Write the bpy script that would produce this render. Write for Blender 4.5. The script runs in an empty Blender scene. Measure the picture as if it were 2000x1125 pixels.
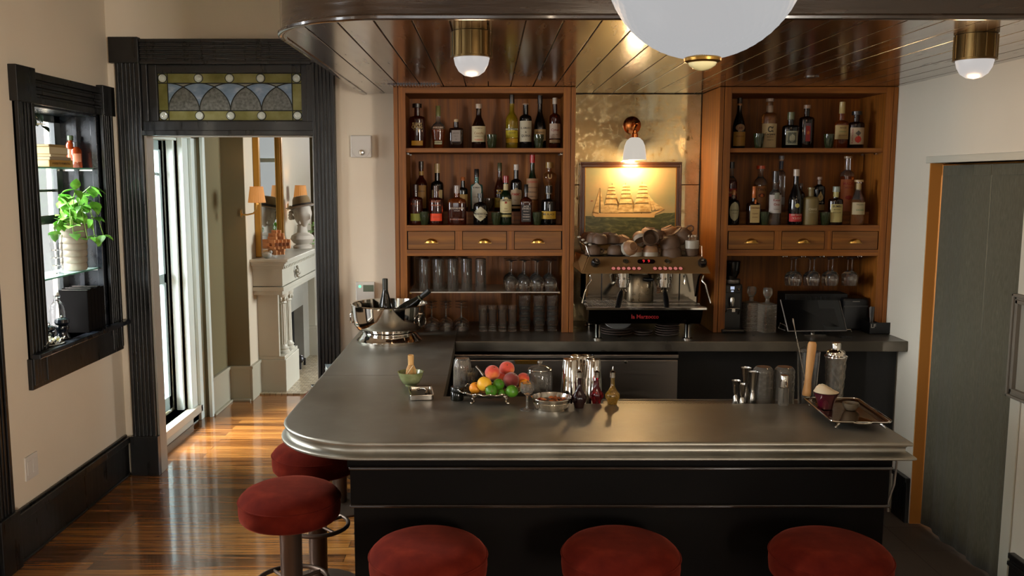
import bpy, math, random
from mathutils import Vector, Matrix, Quaternion
R = math.radians
PI = math.pi
random.seed(7)
SC = bpy.context.scene
COL = SC.collection

# ------------------------------------------------------------------ camera, exposure
F, CX, CY, CAMZ, PITCH = 1731.0, 955.0, 562.5, 1.83, R(6.98)
cam_d = bpy.data.cameras.new('camera')
cam = bpy.data.objects.new('camera', cam_d)
COL.objects.link(cam)
cam.location = (0, 0, CAMZ)
cam.rotation_euler = (PI / 2 - PITCH, 0, 0)
cam_d.sensor_width = 36
cam_d.lens = F / 2000 * 36
cam_d.shift_x = (1000 - CX) / 2000
cam_d.clip_start = 0.05
SC.camera = cam
SC.view_settings.view_transform = 'Standard'
SC.view_settings.look = 'None'
SC.view_settings.gamma = 1
SC.view_settings.use_curve_mapping = False
SC.view_settings.exposure = 0.0
cy = SC.cycles
cy.use_denoising = True
cy.max_bounces = 10
cy.diffuse_bounces = 4
cy.glossy_bounces = 5
cy.transmission_bounces = 8
cy.transparent_max_bounces = 16
cy.sample_clamp_indirect = 6
cy.caustics_refractive = False
cy.caustics_reflective = False

# ------------------------------------------------------------------ sky
world = bpy.data.worlds.new('sky')
SC.world = world
world.use_nodes = True
wn = world.node_tree
bg = wn.nodes['Background']
bg.inputs[0].default_value = (0.96, 0.98, 1.0, 1)
bg.inputs[1].default_value = 0.6


def _light(name, kind, loc, energy, color, rot=(0, 0, 0), **kw):
    d = bpy.data.lights.new(name, kind)
    o = bpy.data.objects.new(name, d)
    COL.objects.link(o)
    o.location = loc
    o.rotation_euler = rot
    d.energy = energy
    d.color = color
    for k, v in kw.items():
        setattr(d, k, v)
    return o


def portal(name, loc, rot, sx, sy):
    o = _light(name, 'AREA', loc, 1, (1, 1, 1), rot, shape='RECTANGLE', size=sx, size_y=sy)
    o.data.cycles.is_portal = True
    return o


# daylight portals, one per opening; the world is weak, so area lamps are added below
XL, XR, YB = -2.262, 2.245, 5.375
portal('daylight_niche_window', (XL - .27, 4.82, 1.6), (0, R(-90), 0), 1.3, .9)
portal('daylight_side_window', (XL - .2, 3.35, 1.5), (0, R(-90), 0), 2.2, 0.9)
portal('daylight_near_window', (XL - .2, 0.9, 1.6), (0, R(-90), 0), 2.2, 1.3)
portal('portal_added_rear_window', (-1.1, -3.75, 1.65), (R(90), 0, 0), 1.9, 2.2)  # serves the unseen rear window, added for its light
portal('portal_added_right_window', (2.4, -2.4, 1.5), (0, R(90), 0), 1.7, 1.8)  # serves the unseen right wall window, added for its light
portal('daylight_right_window', (1.32, 7.9, 1.6), (0, R(90), 0), 2.2, 1.6)
portal('daylight_next_window', (XL - .25, 6.05, 1.2), (0, R(-90), 0), 2.1, 1.0)
portal('daylight_far_window', (-1.35, 11.2, 1.5), (R(-90), 0, 0), 1.2, 2.2)



def sky_fill(name, loc, aim, energy, sx=2.4, sy=2.0, col=(1.0, .97, .93)):
    """area lamp added outside a window, out of sight, standing in for brighter sky"""
    o = _light(name, 'AREA', loc, energy, col, shape='RECTANGLE', size=sx, size_y=sy)
    o.rotation_euler = (Vector(aim) - Vector(loc)).to_track_quat('-Z', 'Y').to_euler()
    return o


sky_fill('fill_side', (-6.0, 2.2, 2.1), (XL, 3.4, 1.8), 700, 2.4, 2.0, (.93, .97, 1.0))  # added fill lamps from here on; the sky alone leaves the rooms dark
sky_fill('fill_near', (-6.0, -.8, 2.0), (XL, .9, 1.9), 200, 2.4, 2.0, (.93, .97, 1.0))
sky_fill('fill_right', (4.6, -6.6, 1.5), (2.3, -2.4, 1.8), 1500, 2.6, 2.2, (1.0, .91, .80))  # added lamp behind the added window, aimed at the left walls
sky_fill('fill_rear', (-1.6, -8.2, 2.6), (-1.0, -3.6, 1.8), 110, 3.5, 2.5)  # added lamp outside the added rear window
sky_fill('fill_next_opposite', (4.6, 7.9, 3.0), (1.2, 7.9, 1.5), 1250, 3, 2.5, (.93, .98, 1.0))
sky_fill('fill_niche', (-4.4, 3.6, 3.3), (XL, 4.8, 1.6), 30)
sky_fill('fill_next', (-4.8, 5.4, 3.4), (XL, 6.05, 1.1), 2200, 2.4, 2.0, (.92, .98, 1.0))
sky_fill('fill_far', (-1.35, 14.0, 3.4), (-1.35, 11, 1.6), 300)

# ------------------------------------------------------------------ pixel helpers (2000x1125 frame) used to measure the place
SP, CP = math.sin(PITCH), math.cos(PITCH)


def ray(px, py):
    v = (CY - py) / F
    return (px - CX) / F, CP + v * SP, -SP + v * CP


def XatY(px, py, Y):
    a, b, c = ray(px, py)
    return a / b * Y


def ZatY(py, Y):
    a, b, c = ray(0, py)
    return CAMZ + c / b * Y


def onZ(px, py, Z):
    a, b, c = ray(px, py)
    t = (Z - CAMZ) / c
    return a * t, b * t


# ------------------------------------------------------------------ materials
def lin(c):
    if isinstance(c, str):
        c = [int(c[i:i + 2], 16) / 255 for i in (0, 2, 4)]
        c = [x / 12.92 if x <= .04045 else ((x + .055) / 1.055) ** 2.4 for x in c]
    return (c[0], c[1], c[2], 1)


MATS = {}


def pbr(name, col, rough=.5, metal=0, trans=0, ior=1.45, coat=0, emit=None, es=0, sheen=0, spec=.5, alpha=1, sss=0):
    if name in MATS:
        return MATS[name]
    m = bpy.data.materials.new(name)
    m.use_nodes = True
    b = m.node_tree.nodes['Principled BSDF']
    b.inputs['Base Color'].default_value = lin(col)
    b.inputs['Roughness'].default_value = rough
    b.inputs['Metallic'].default_value = metal
    b.inputs['Transmission Weight'].default_value = trans
    b.inputs['IOR'].default_value = ior
    b.inputs['Coat Weight'].default_value = coat
    b.inputs['Coat Roughness'].default_value = .08
    b.inputs['Sheen Weight'].default_value = sheen
    b.inputs['Specular IOR Level'].default_value = spec
    b.inputs['Alpha'].default_value = alpha
    b.inputs['Subsurface Weight'].default_value = sss
    if emit:
        b.inputs['Emission Color'].default_value = lin(emit)
        b.inputs['Emission Strength'].default_value = es
    MATS[name] = m
    return m


def nodes(m):
    return m.node_tree.nodes, m.node_tree.links, m.node_tree.nodes['Principled BSDF']


def ramp(N, stops):
    r = N.new('ShaderNodeValToRGB')
    e = r.color_ramp.elements
    while len(e) < len(stops):
        e.new(.5)
    for i, (p, c) in enumerate(stops):
        e[i].position = p
        e[i].color = lin(c)
    return r


def noisy(m, scale=(5, 5, 5), stops=None, detail=5, rough_rng=None, bump=0, bdist=.002, nscale=1.0, distort=0):
    """noise driven colour, roughness and bump in object space"""
    N, L, b = nodes(m)
    tc = N.new('ShaderNodeTexCoord')
    mp = N.new('ShaderNodeMapping')
    mp.inputs['Scale'].default_value = scale
    L.new(tc.outputs['Object'], mp.inputs[0])
    nz = N.new('ShaderNodeTexNoise')
    nz.inputs['Scale'].default_value = nscale
    nz.inputs['Detail'].default_value = detail
    nz.inputs['Distortion'].default_value = distort
    L.new(mp.outputs[0], nz.inputs[0])
    if stops:
        r = ramp(N, stops)
        L.new(nz.outputs[0], r.inputs[0])
        L.new(r.outputs[0], b.inputs['Base Color'])
    if rough_rng:
        mr = N.new('ShaderNodeMapRange')
        mr.inputs[1].default_value = .3
        mr.inputs[2].default_value = .7
        mr.inputs[3].default_value = rough_rng[0]
        mr.inputs[4].default_value = rough_rng[1]
        L.new(nz.outputs[0], mr.inputs[0])
        L.new(mr.outputs[0], b.inputs['Roughness'])
    if bump:
        bp = N.new('ShaderNodeBump')
        bp.inputs['Strength'].default_value = bump
        bp.inputs['Distance'].default_value = bdist
        L.new(nz.outputs[0], bp.inputs['Height'])
        L.new(bp.outputs[0], b.inputs['Normal'])
    return m


M_WALL = noisy(pbr('cream_plaster', 'dccfba', .8), (1, 1, 1), [(.3, 'd9ccb7'), (.7, 'dfd3bf')], nscale=1.3)
M_WALLR = noisy(pbr('grey_cream_plaster', 'd2cab8', .75), (1, 1, 1), [(.3, 'cfc7b5'), (.7, 'd5cdbb')], nscale=1.3)
M_JAMB = pbr('ochre_jamb_paint', 'b87830', .6)
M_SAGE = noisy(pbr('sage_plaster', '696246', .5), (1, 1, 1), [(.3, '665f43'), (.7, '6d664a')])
M_MINT = pbr('pale_mint_gloss_paint', 'd4e2de', .32)
M_CREAMTRIM = pbr('cream_gloss_paint', 'c2beae', .3)
M_CEIL = pbr('ceiling_white', 'dcd6c8', .8)
M_BLACKTRIM = noisy(pbr('black_gloss_trim', '15130f', .3, coat=.25, spec=.5), (30, 30, 3), [(.35, '0c0b0a'), (.7, '141210')], rough_rng=(.24, .45), bump=.12, bdist=.002)
M_REVEAL = noisy(pbr('black_lacquer_reveal', '0c0e12', .25), (12, 12, 12), [(.3, '0d0f14'), (.7, '171b22')], rough_rng=(.18, .4), bump=.25, bdist=.002)
M_SOFFIT = noisy(pbr('brown_gloss_soffit', '2a1c15', .2, coat=1, spec=.5), (9, 1.2, 9), [(.3, '2c1b10'), (.7, '382315')], rough_rng=(.18, .3), bump=.05, bdist=.002, nscale=2)
M_BARBASE = noisy(pbr('bar_black_brown', '070504', .5, spec=.08), (4, 4, 4), [(.3, '060403'), (.7, '090604')], rough_rng=(.45, .6))
M_MOULD = pbr('bar_moulding_gloss', '1a120c', .22, coat=.5)
M_BLACKBOX = pbr('black_void_paint', '0a0908', .6)
M_GLASSW = pbr('window_glass', 'ffffff', .02)


def pane_glass(name, tint='ffffff', mixf=.92):
    if name in MATS:
        return MATS[name]
    m = bpy.data.materials.new(name)
    m.use_nodes = True
    N, L, b = nodes(m)
    b.inputs['Base Color'].default_value = lin(tint)
    b.inputs['Roughness'].default_value = .03
    t = N.new('ShaderNodeBsdfTransparent')
    t.inputs[0].default_value = lin(tint)
    mx = N.new('ShaderNodeMixShader')
    mx.inputs[0].default_value = mixf
    L.new(b.outputs[0], mx.inputs[1])
    L.new(t.outputs[0], mx.inputs[2])
    L.new(mx.outputs[0], N['Material Output'].inputs[0])
    MATS[name] = m
    return m


M_PANE = pane_glass('window_pane_glass')


def wood(name, stops, axis='Z', rough=(.45, .62), seed=0, fine=60, coat=0):
    if name in MATS:
        return MATS[name]
    m = pbr(name, stops[1][1], .4, coat=coat)
    N, L, b = nodes(m)
    tc = N.new('ShaderNodeTexCoord')
    mp = N.new('ShaderNodeMapping')
    s = [fine, fine, fine]
    s['XYZ'.index(axis)] = fine * .035
    mp.inputs['Scale'].default_value = s
    mp.inputs['Location'].default_value = (seed, seed * 2, seed * 3)
    L.new(tc.outputs['Object'], mp.inputs[0])
    nz = N.new('ShaderNodeTexNoise')
    nz.inputs['Scale'].default_value = 1
    nz.inputs['Detail'].default_value = 6
    nz.inputs['Distortion'].default_value = .6
    L.new(mp.outputs[0], nz.inputs[0])
    r = ramp(N, stops)
    L.new(nz.outputs[0], r.inputs[0])
    mp2 = N.new('ShaderNodeMapping')
    s2 = [5, 5, 5]
    s2['XYZ'.index(axis)] = .7
    mp2.inputs['Scale'].default_value = s2
    L.new(tc.outputs['Object'], mp2.inputs[0])
    n2 = N.new('ShaderNodeTexNoise')
    n2.inputs['Scale'].default_value = 1.6
    n2.inputs['Distortion'].default_value = 1.5
    L.new(mp2.outputs[0], n2.inputs[0])
    mr2 = N.new('ShaderNodeMapRange')
    mr2.inputs[1].default_value = .3
    mr2.inputs[2].default_value = .7
    mr2.inputs[3].default_value = .72
    mr2.inputs[4].default_value = 1.15
    L.new(n2.outputs[0], mr2.inputs[0])
    hs = N.new('ShaderNodeHueSaturation')
    L.new(mr2.outputs[0], hs.inputs['Value'])
    L.new(r.outputs[0], hs.inputs['Color'])
    L.new(hs.outputs[0], b.inputs['Base Color'])
    mr = N.new('ShaderNodeMapRange')
    mr.inputs[3].default_value = rough[0]
    mr.inputs[4].default_value = rough[1]
    L.new(nz.outputs[0], mr.inputs[0])
    L.new(mr.outputs[0], b.inputs['Roughness'])
    bp = N.new('ShaderNodeBump')
    bp.inputs['Strength'].default_value = .12
    bp.inputs['Distance'].default_value = .001
    L.new(nz.outputs[0], bp.inputs['Height'])
    L.new(bp.outputs[0], b.inputs['Normal'])
    return m


OAK = [(.3, '6b3b0c'), (.5, '824a11'), (.72, '975c19')]
M_OAKV = wood('stained_oak_upright', OAK, 'Z')
M_OAKH = wood('stained_oak_rail', OAK, 'X', seed=3)
M_WALNUT = wood('drawer_front_wood', [(.3, '5c360e'), (.5, '784814'), (.72, '925f20')], 'X', seed=9, fine=35)


def plank_floor():
    m = pbr('plank_floor', '6b4423', .2, coat=.8)
    N, L, b = nodes(m)
    tc = N.new('ShaderNodeTexCoord')
    br = N.new('ShaderNodeTexBrick')
    br.offset = .37
    br.inputs['Scale'].default_value = 1
    br.inputs['Brick Width'].default_value = 1.9
    br.inputs['Row Height'].default_value = .085
    br.inputs['Mortar Size'].default_value = .0016
    br.inputs['Mortar Smooth'].default_value = .1
    br.inputs['Bias'].default_value = 0
    br.inputs['Color1'].default_value = (0, 0, 0, 1)
    br.inputs['Color2'].default_value = (1, 1, 1, 1)
    br.inputs['Mortar'].default_value = (.5, .5, .5, 1)
    L.new(tc.outputs['Object'], br.inputs[0])
    mp = N.new('ShaderNodeMapping')
    mp.inputs['Scale'].default_value = (1.6, 34, 1)
    L.new(tc.outputs['Object'], mp.inputs[0])
    ad = N.new('ShaderNodeVectorMath')
    ad.operation = 'ADD'
    L.new(mp.outputs[0], ad.inputs[0])
    sc = N.new('ShaderNodeVectorMath')
    sc.operation = 'SCALE'
    sc.inputs['Scale'].default_value = 17
    L.new(br.outputs['Color'], sc.inputs[0])
    L.new(sc.outputs[0], ad.inputs[1])
    nz = N.new('ShaderNodeTexNoise')
    nz.inputs['Scale'].default_value = 1
    nz.inputs['Detail'].default_value = 7
    nz.inputs['Roughness'].default_value = .62
    nz.inputs['Distortion'].default_value = 1.2
    L.new(ad.outputs[0], nz.inputs[0])
    mx = N.new('ShaderNodeMath')
    mx.operation = 'MULTIPLY_ADD'
    mx.inputs[1].default_value = .26
    L.new(br.outputs['Color'], mx.inputs[0])
    sb = N.new('ShaderNodeMath')
    sb.operation = 'SUBTRACT'
    sb.inputs[1].default_value = .13
    L.new(nz.outputs[0], sb.inputs[0])
    L.new(sb.outputs[0], mx.inputs[2])
    r = ramp(N, [(.22, '341b0a'), (.40, '6b3f1a'), (.55, '8f5a28'), (.78, 'ad7636')])
    L.new(mx.outputs[0], r.inputs[0])
    mm = N.new('ShaderNodeMix')
    mm.data_type = 'RGBA'
    mm.inputs[7].default_value = lin('1a0e06')
    L.new(br.outputs['Fac'], mm.inputs[0])
    L.new(r.outputs[0], mm.inputs[6])
    L.new(mm.outputs[2], b.inputs['Base Color'])
    mr = N.new('ShaderNodeMapRange')
    mr.inputs[3].default_value = .14
    mr.inputs[4].default_value = .34
    L.new(nz.outputs[0], mr.inputs[0])
    L.new(mr.outputs[0], b.inputs['Roughness'])
    bp = N.new('ShaderNodeBump')
    bp.inputs['Strength'].default_value = .25
    bp.inputs['Distance'].default_value = .002
    L.new(nz.outputs[0], bp.inputs['Height'])
    L.new(bp.outputs[0], b.inputs['Normal'])
    return m


def tile_mat(name, c1, c2, mort, w, h, rough=.5, bumpy=False):
    m = pbr(name, c1, rough)
    N, L, b = nodes(m)
    tc = N.new('ShaderNodeTexCoord')
    br = N.new('ShaderNodeTexBrick')
    br.offset = .5 if bumpy else 0
    br.inputs['Scale'].default_value = 1
    br.inputs['Brick Width'].default_value = w
    br.inputs['Row Height'].default_value = h
    br.inputs['Mortar Size'].default_value = .003
    br.inputs['Color1'].default_value = lin(c1)
    br.inputs['Color2'].default_value = lin(c2)
    br.inputs['Mortar'].default_value = lin(mort)
    L.new(tc.outputs['Object'], br.inputs[0])
    L.new(br.outputs[0], b.inputs['Base Color'])
    return m


M_FLOOR = plank_floor()
M_TILE = tile_mat('stone_tile_floor', '58504a', '635a53', '453e39', .3, .3, .5)
M_HEARTH = tile_mat('hearth_tile', 'b5a88c', '8d7c5e', '6b604c', .05, .05, .3, True)


def zinc():
    m = pbr('zinc_worktop', '7d7a6e', .36, metal=.9)
    N, L, b = nodes(m)
    tc = N.new('ShaderNodeTexCoord')
    n1 = N.new('ShaderNodeTexNoise')
    n1.inputs['Scale'].default_value = 4.5
    n1.inputs['Detail'].default_value = 8
    n1.inputs['Roughness'].default_value = .65
    L.new(tc.outputs['Object'], n1.inputs[0])
    r = ramp(N, [(.3, '837f73'), (.5, '918d82'), (.72, 'a19e92')])
    L.new(n1.outputs[0], r.inputs[0])
    # fine pale scuffs
    mp = N.new('ShaderNodeMapping')
    mp.inputs['Scale'].default_value = (16, 55, 16)
    mp.inputs['Rotation'].default_value = (0, 0, .6)
    L.new(tc.outputs['Object'], mp.inputs[0])
    n2 = N.new('ShaderNodeTexNoise')
    n2.inputs['Scale'].default_value = 1
    n2.inputs['Detail'].default_value = 3
    n2.inputs['Distortion'].default_value = 2.5
    L.new(mp.outputs[0], n2.inputs[0])
    r2 = ramp(N, [(.68, (0, 0, 0)), (.76, (.35, .35, .35))])
    L.new(n2.outputs[0], r2.inputs[0])
    mx = N.new('ShaderNodeMix')
    mx.data_type = 'RGBA'
    mx.inputs[7].default_value = lin('a09d92')
    L.new(r2.outputs[0], mx.inputs[0])
    L.new(r.outputs[0], mx.inputs[6])
    L.new(mx.outputs[2], b.inputs['Base Color'])
    mr = N.new('ShaderNodeMapRange')
    mr.inputs[1].default_value = .3
    mr.inputs[2].default_value = .7
    mr.inputs[3].default_value = .34
    mr.inputs[4].default_value = .50
    L.new(n1.outputs[0], mr.inputs[0])
    L.new(mr.outputs[0], b.inputs['Roughness'])
    return m


M_ZINC = zinc()
M_STEEL = noisy(pbr('brushed_steel', '8d8680', .33, metal=1), (2, 60, 60), None, rough_rng=(.28, .4), nscale=2)
M_CHROME = pbr('polished_silver', 'd5d0c8', .07, metal=1)
M_CHROME2 = pbr('satin_chrome', 'b9b4ac', .2, metal=1)
M_BRASS = pbr('aged_brass', 'b58a45', .28, metal=1)
M_GILT = pbr('gilt_frame', 'a5762f', .35, metal=.8)
M_IRON = pbr('bronze_iron', '5a4a3f', .42, metal=.8)
M_BLKPL = pbr('black_plastic', '0b0b0c', .3)
M_BLKMAT = pbr('black_matte', '0d0c0c', .6)
M_WHITEPL = pbr('white_plastic', 'cfcac2', .4)
M_GLASS = pbr('clear_glass', 'ffffff', .02, trans=1, ior=1.45)
M_GLASSG = pbr('green_tint_glass', '93a08a', .04, trans=1, ior=1.45)
M_CUTGLASS = noisy(pbr('cut_glass', 'dcd2c0', .06, trans=.85, ior=1.45), (1, 1, 1), None, bump=.6, bdist=.004, nscale=110)
M_VELVET = noisy(pbr('rust_velvet', '5c1f18', .9, sheen=.4, spec=.05), (1, 1, 1), [(.3, '3e0d07'), (.55, '4d140b'), (.75, '5c1c10')], nscale=14, bump=.15, bdist=.004, detail=8)
_b = M_VELVET.node_tree.nodes['Principled BSDF']
_b.inputs['Sheen Tint'].default_value = lin('c4614c')
_b.inputs['Sheen Roughness'].default_value = .35
M_SOFFIT.node_tree.nodes['Principled BSDF'].inputs['Coat Roughness'].default_value = .15


# ------------------------------------------------------------------ mesh builder
class MB:
    def __init__(s):
        s.v = []
        s.f = []
        s.m = []
        s.s = []

    def add(s, verts, faces, m=0, smooth=False, M=None):
        o = len(s.v)
        if M is not None:
            verts = [M @ Vector(p) for p in verts]
        s.v += [tuple(p) for p in verts]
        for f in faces:
            s.f.append([i + o for i in f])
            s.m.append(m)
            s.s.append(smooth)
        return s

    def box(s, x0, x1, y0, y1, z0, z1, m=0, M=None):
        v = [(x, y, z) for z in (z0, z1) for y in (y0, y1) for x in (x0, x1)]
        return s.add(v, [(0, 2, 3, 1), (4, 5, 7, 6), (0, 1, 5, 4), (2, 6, 7, 3), (0, 4, 6, 2), (1, 3, 7, 5)], m, M=M)

    def lathe(s, prof, n=24, c=(0, 0), m=0, sx=1, sy=1, p=2, M=None, z0=0, fill=None, a0=0, a1=2 * PI):
        """prof: (radius, z). p>2 squares the section. fill=(z, mat): faces whose middle is above z use mat"""
        full = abs(a1 - a0 - 2 * PI) < 1e-6
        cnt = n if full else n + 1
        vs, rings = [], []
        for r, z in prof:
            if r < 1e-6:
                rings.append([len(vs)])
                vs.append((c[0], c[1], z + z0))
            else:
                k = []
                for i in range(cnt):
                    a = a0 + (a1 - a0) * i / n
                    ca, sa = math.cos(a), math.sin(a)
                    q = 1.0
                    if p != 2:
                        q = (abs(ca) ** p + abs(sa) ** p) ** (-1.0 / p)
                    k.append(len(vs))
                    vs.append((c[0] + r * q * ca * sx, c[1] + r * q * sa * sy, z + z0))
                rings.append(k)
        for j in range(len(rings) - 1):
            A, B = rings[j], rings[j + 1]
            mm = m
            if fill and (prof[j][1] + prof[j + 1][1]) / 2 > fill[0]:
                mm = fill[1]
            fs = []
            for i in range(cnt if full else n):
                k = (i + 1) % cnt
                if len(A) == 1 and len(B) > 1:
                    fs.append((A[0], B[i], B[k])[::-1])
                elif len(B) == 1 and len(A) > 1:
                    fs.append((A[i], A[k], B[0]))
                elif len(A) > 1:
                    fs.append((A[i], A[k], B[k], B[i]))
            o = len(s.v)
            for f in fs:
                s.f.append([i2 + o for i2 in f])
                s.m.append(mm)
                s.s.append(True)
        if M is not None:
            vs = [tuple(M @ Vector(q)) for q in vs]
        s.v += vs
        return s

    def cyl(s, r, z0, z1, n=20, c=(0, 0), m=0, M=None, r2=None):
        r2 = r if r2 is None else r2
        return s.lathe([(0, z0), (r, z0), (r2, z1), (0, z1)], n, c, m, M=M)

    def rod(s, a, b, r, n=10, m=0, r2=None):
        a, b = Vector(a), Vector(b)
        d = b - a
        q = Vector((0, 0, 1)).rotation_difference(d.normalized()).to_matrix().to_4x4()
        return s.cyl(r, 0, d.length, n, m=m, M=Matrix.Translation(a) @ q, r2=r2)

    def tube(s, pts, r, n=8, m=0, closed=False, radii=None):
        pts = [Vector(p) for p in pts]
        k = len(pts)
        vs = []
        t0 = (pts[1] - pts[0]).normalized()
        up = Vector((0, 0, 1)) if abs(t0.z) < .9 else Vector((1, 0, 0))
        nrm = t0.cross(up).normalized()
        pt = t0
        for i in range(k):
            if closed:
                t = (pts[(i + 1) % k] - pts[i - 1]).normalized()
            else:
                t = (pts[min(i + 1, k - 1)] - pts[max(i - 1, 0)]).normalized()
            q = pt.rotation_difference(t)
            nrm = (q @ nrm)
            nrm = (nrm - t * nrm.dot(t)).normalized()
            pt = t
            bn = t.cross(nrm)
            rr = radii[i] if radii else r
            for j in range(n):
                a = 2 * PI * j / n
                vs.append(pts[i] + (nrm * math.cos(a) + bn * math.sin(a)) * rr)
        fs = []
        for i in range(k if closed else k - 1):
            for j in range(n):
                a, b = i * n + j, i * n + (j + 1) % n
                c, d = ((i + 1) % k) * n + (j + 1) % n, ((i + 1) % k) * n + j
                fs.append((a, b, c, d))
        if not closed:
            fs.append(tuple(range(n))[::-1])
            fs.append(tuple((k - 1) * n + j for j in range(n)))
        return s.add(vs, fs, m, True)

    def torus(s, c, R_, r, n=32, k=8, m=0, M=None, axis='Z'):
        pts = []
        for i in range(n):
            a = 2 * PI * i / n
            if axis == 'Z':
                p = (c[0] + R_ * math.cos(a), c[1] + R_ * math.sin(a), c[2])
            elif axis == 'Y':
                p = (c[0] + R_ * math.cos(a), c[1], c[2] + R_ * math.sin(a))
            else:
                p = (c[0], c[1] + R_ * math.cos(a), c[2] + R_ * math.sin(a))
            pts.append(M @ Vector(p) if M is not None else p)
        return s.tube(pts, r, k, m, True)

    def sph(s, c, r, n=20, m=0, sc=(1, 1, 1), M=None):
        k = max(6, n // 2)
        prof = [(math.sin(PI * i / k) * r, -math.cos(PI * i / k) * r * sc[2]) for i in range(k + 1)]
        prof[0] = (0, prof[0][1])
        prof[-1] = (0, prof[-1][1])
        T = Matrix.Translation(c)
        if M is not None:
            T = T @ M
        return s.lathe(prof, n, (0, 0), m, sc[0], sc[1], M=T)

    def prism(s, poly, a0, a1, axis='Z', m=0, M=None):
        """poly (2d) extruded along axis; X: poly=(y,z); Y: poly=(x,z); Z: poly=(x,y)"""
        n = len(poly)

        def mk(p, a):
            return {'Z': (p[0], p[1], a), 'Y': (p[0], a, p[1]), 'X': (a, p[0], p[1])}[axis]
        v = [mk(p, a0) for p in poly] + [mk(p, a1) for p in poly]
        fs = [tuple(range(n))[::-1], tuple(range(n, 2 * n))]
        for i in range(n):
            j = (i + 1) % n
            fs.append((i, j, n + j, n + i))
        return s.add(v, fs, m, M=M)

    def build(s, name, mat, parent=None, bevel=0, loc=None, bseg=2, fixn=True, **tags):
        me = bpy.data.meshes.new(name)
        me.from_pydata(s.v, [], s.f)
        mats = mat if isinstance(mat, (list, tuple)) else [mat]
        for mm in mats:
            me.materials.append(mm)
        me.polygons.foreach_set('material_index', s.m)
        me.polygons.foreach_set('use_smooth', s.s)
        me.update()
        if fixn:
            import bmesh
            bm = bmesh.new()
            bm.from_mesh(me)
            bmesh.ops.recalc_face_normals(bm, faces=bm.faces)
            bm.to_mesh(me)
            bm.free()
        if any(s.s):
            me.set_sharp_from_angle(angle=R(42))
        o = bpy.data.objects.new(name, me)
        COL.objects.link(o)
        if parent is not None:
            o.parent = parent
        if loc is not None:
            o.location = loc
        if bevel:
            b = o.modifiers.new('edge', 'BEVEL')
            b.width = bevel
            b.segments = bseg
            b.limit_method = 'ANGLE'
            b.angle_limit = R(35)
        for k_, v_ in tags.items():
            o[k_] = v_
        return o


def thing(name, label, cat, loc=(0, 0, 0), rz=0, group=None):
    o = bpy.data.objects.new(name, None)
    COL.objects.link(o)
    o.location = loc
    o.rotation_euler = (0, 0, rz)
    o.empty_display_size = .05
    o['label'] = label
    o['category'] = cat
    if group:
        o['group'] = group
    return o


def tag(o, label, cat, group=None, kind=None):
    o['label'] = label
    o['category'] = cat
    if group:
        o['group'] = group
    if kind:
        o['kind'] = kind
    return o


def struct_root(name):
    o = bpy.data.objects.new(name, None)
    COL.objects.link(o)
    o['kind'] = 'structure'
    return o


def struct(mb, name, mat, bevel=0, **k):
    o = mb.build(name, mat, None, bevel, **k)
    o['kind'] = 'structure'
    return o


def dup(root, loc, label=None, rot=None, scale=None, group=None):
    r = root.copy()
    COL.objects.link(r)
    r.location = loc
    if rot is not None:
        r.rotation_euler = rot
    if scale is not None:
        r.scale = scale
    if label:
        r['label'] = label
    if group:
        r['group'] = group
    for ch in list(root.children):
        c = ch.copy()
        COL.objects.link(c)
        c.parent = r
        for g in list(ch.children):
            d = g.copy()
            COL.objects.link(d)
            d.parent = c
    return r


FONTS = {}
_TXT = {}


def text_mesh(body, size, bold=False):
    """flat lettering centred on the origin in the XZ plane, facing -Y: (verts, faces)"""
    key = (body, bold)
    if key not in _TXT:
        cu = bpy.data.curves.new('lettering', 'FONT')
        cu.body = body
        cu.align_x = 'CENTER'
        cu.align_y = 'CENTER'
        cu.size = 1
        cu.resolution_u = 2
        if bold:
            cu.offset = .02
        ob = bpy.data.objects.new('lettering', cu)
        COL.objects.link(ob)
        dg = bpy.context.evaluated_depsgraph_get()
        me = bpy.data.meshes.new_from_object(ob.evaluated_get(dg))
        _TXT[key] = ([(v.co.x, v.co.y) for v in me.vertices], [tuple(p.vertices) for p in me.polygons])
        bpy.data.objects.remove(ob)
        bpy.data.curves.remove(cu)
        bpy.data.meshes.remove(me)
    vs, fs = _TXT[key]
    return [(x * size, z * size) for x, z in vs], fs

# ================================================================== SETTING
H = .97          # worktop height
ZS = 2.335       # underside of the dropped ceiling over the bar
YC = 4.945       # front of the wooden cabinets
YM = 5.355       # face of the wall behind the bar


def wall_with_holes(name, axis, a, b, u0, u1, z0, z1, holes, mat):
    """slab between a..b on axis ('X' or 'Y'), spanning u0..u1 along the other axis, with rectangular holes (ua,ub,za,zb)"""
    mb = MB()
    us = sorted(set([u0, u1] + [h[0] for h in holes] + [h[1] for h in holes]))
    zs = sorted(set([z0, z1] + [h[2] for h in holes] + [h[3] for h in holes]))
    for i in range(len(us) - 1):
        for j in range(len(zs) - 1):
            uc, zc = (us[i] + us[i + 1]) / 2, (zs[j] + zs[j + 1]) / 2
            if any(h[0] < uc < h[1] and h[2] < zc < h[3] for h in holes):
                continue
            if axis == 'X':
                mb.box(a, b, us[i], us[i + 1], zs[j], zs[j + 1])
            else:
                mb.box(us[i], us[i + 1], a, b, zs[j], zs[j + 1])
    return struct(mb, name, mat)


ZT = 3.15
struct(MB().box(-3.2, 4.3, -3.9, 11.4, -.1, 0), 'floor', M_FLOOR)
struct(MB().box(-.15, XR + .35, 3.1, YB, 0, .004), 'floor.001', M_TILE)
struct(MB().box(-3.2, 4.3, -3.9, 11.4, ZT, ZT + .1), 'ceiling', M_CEIL)
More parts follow.
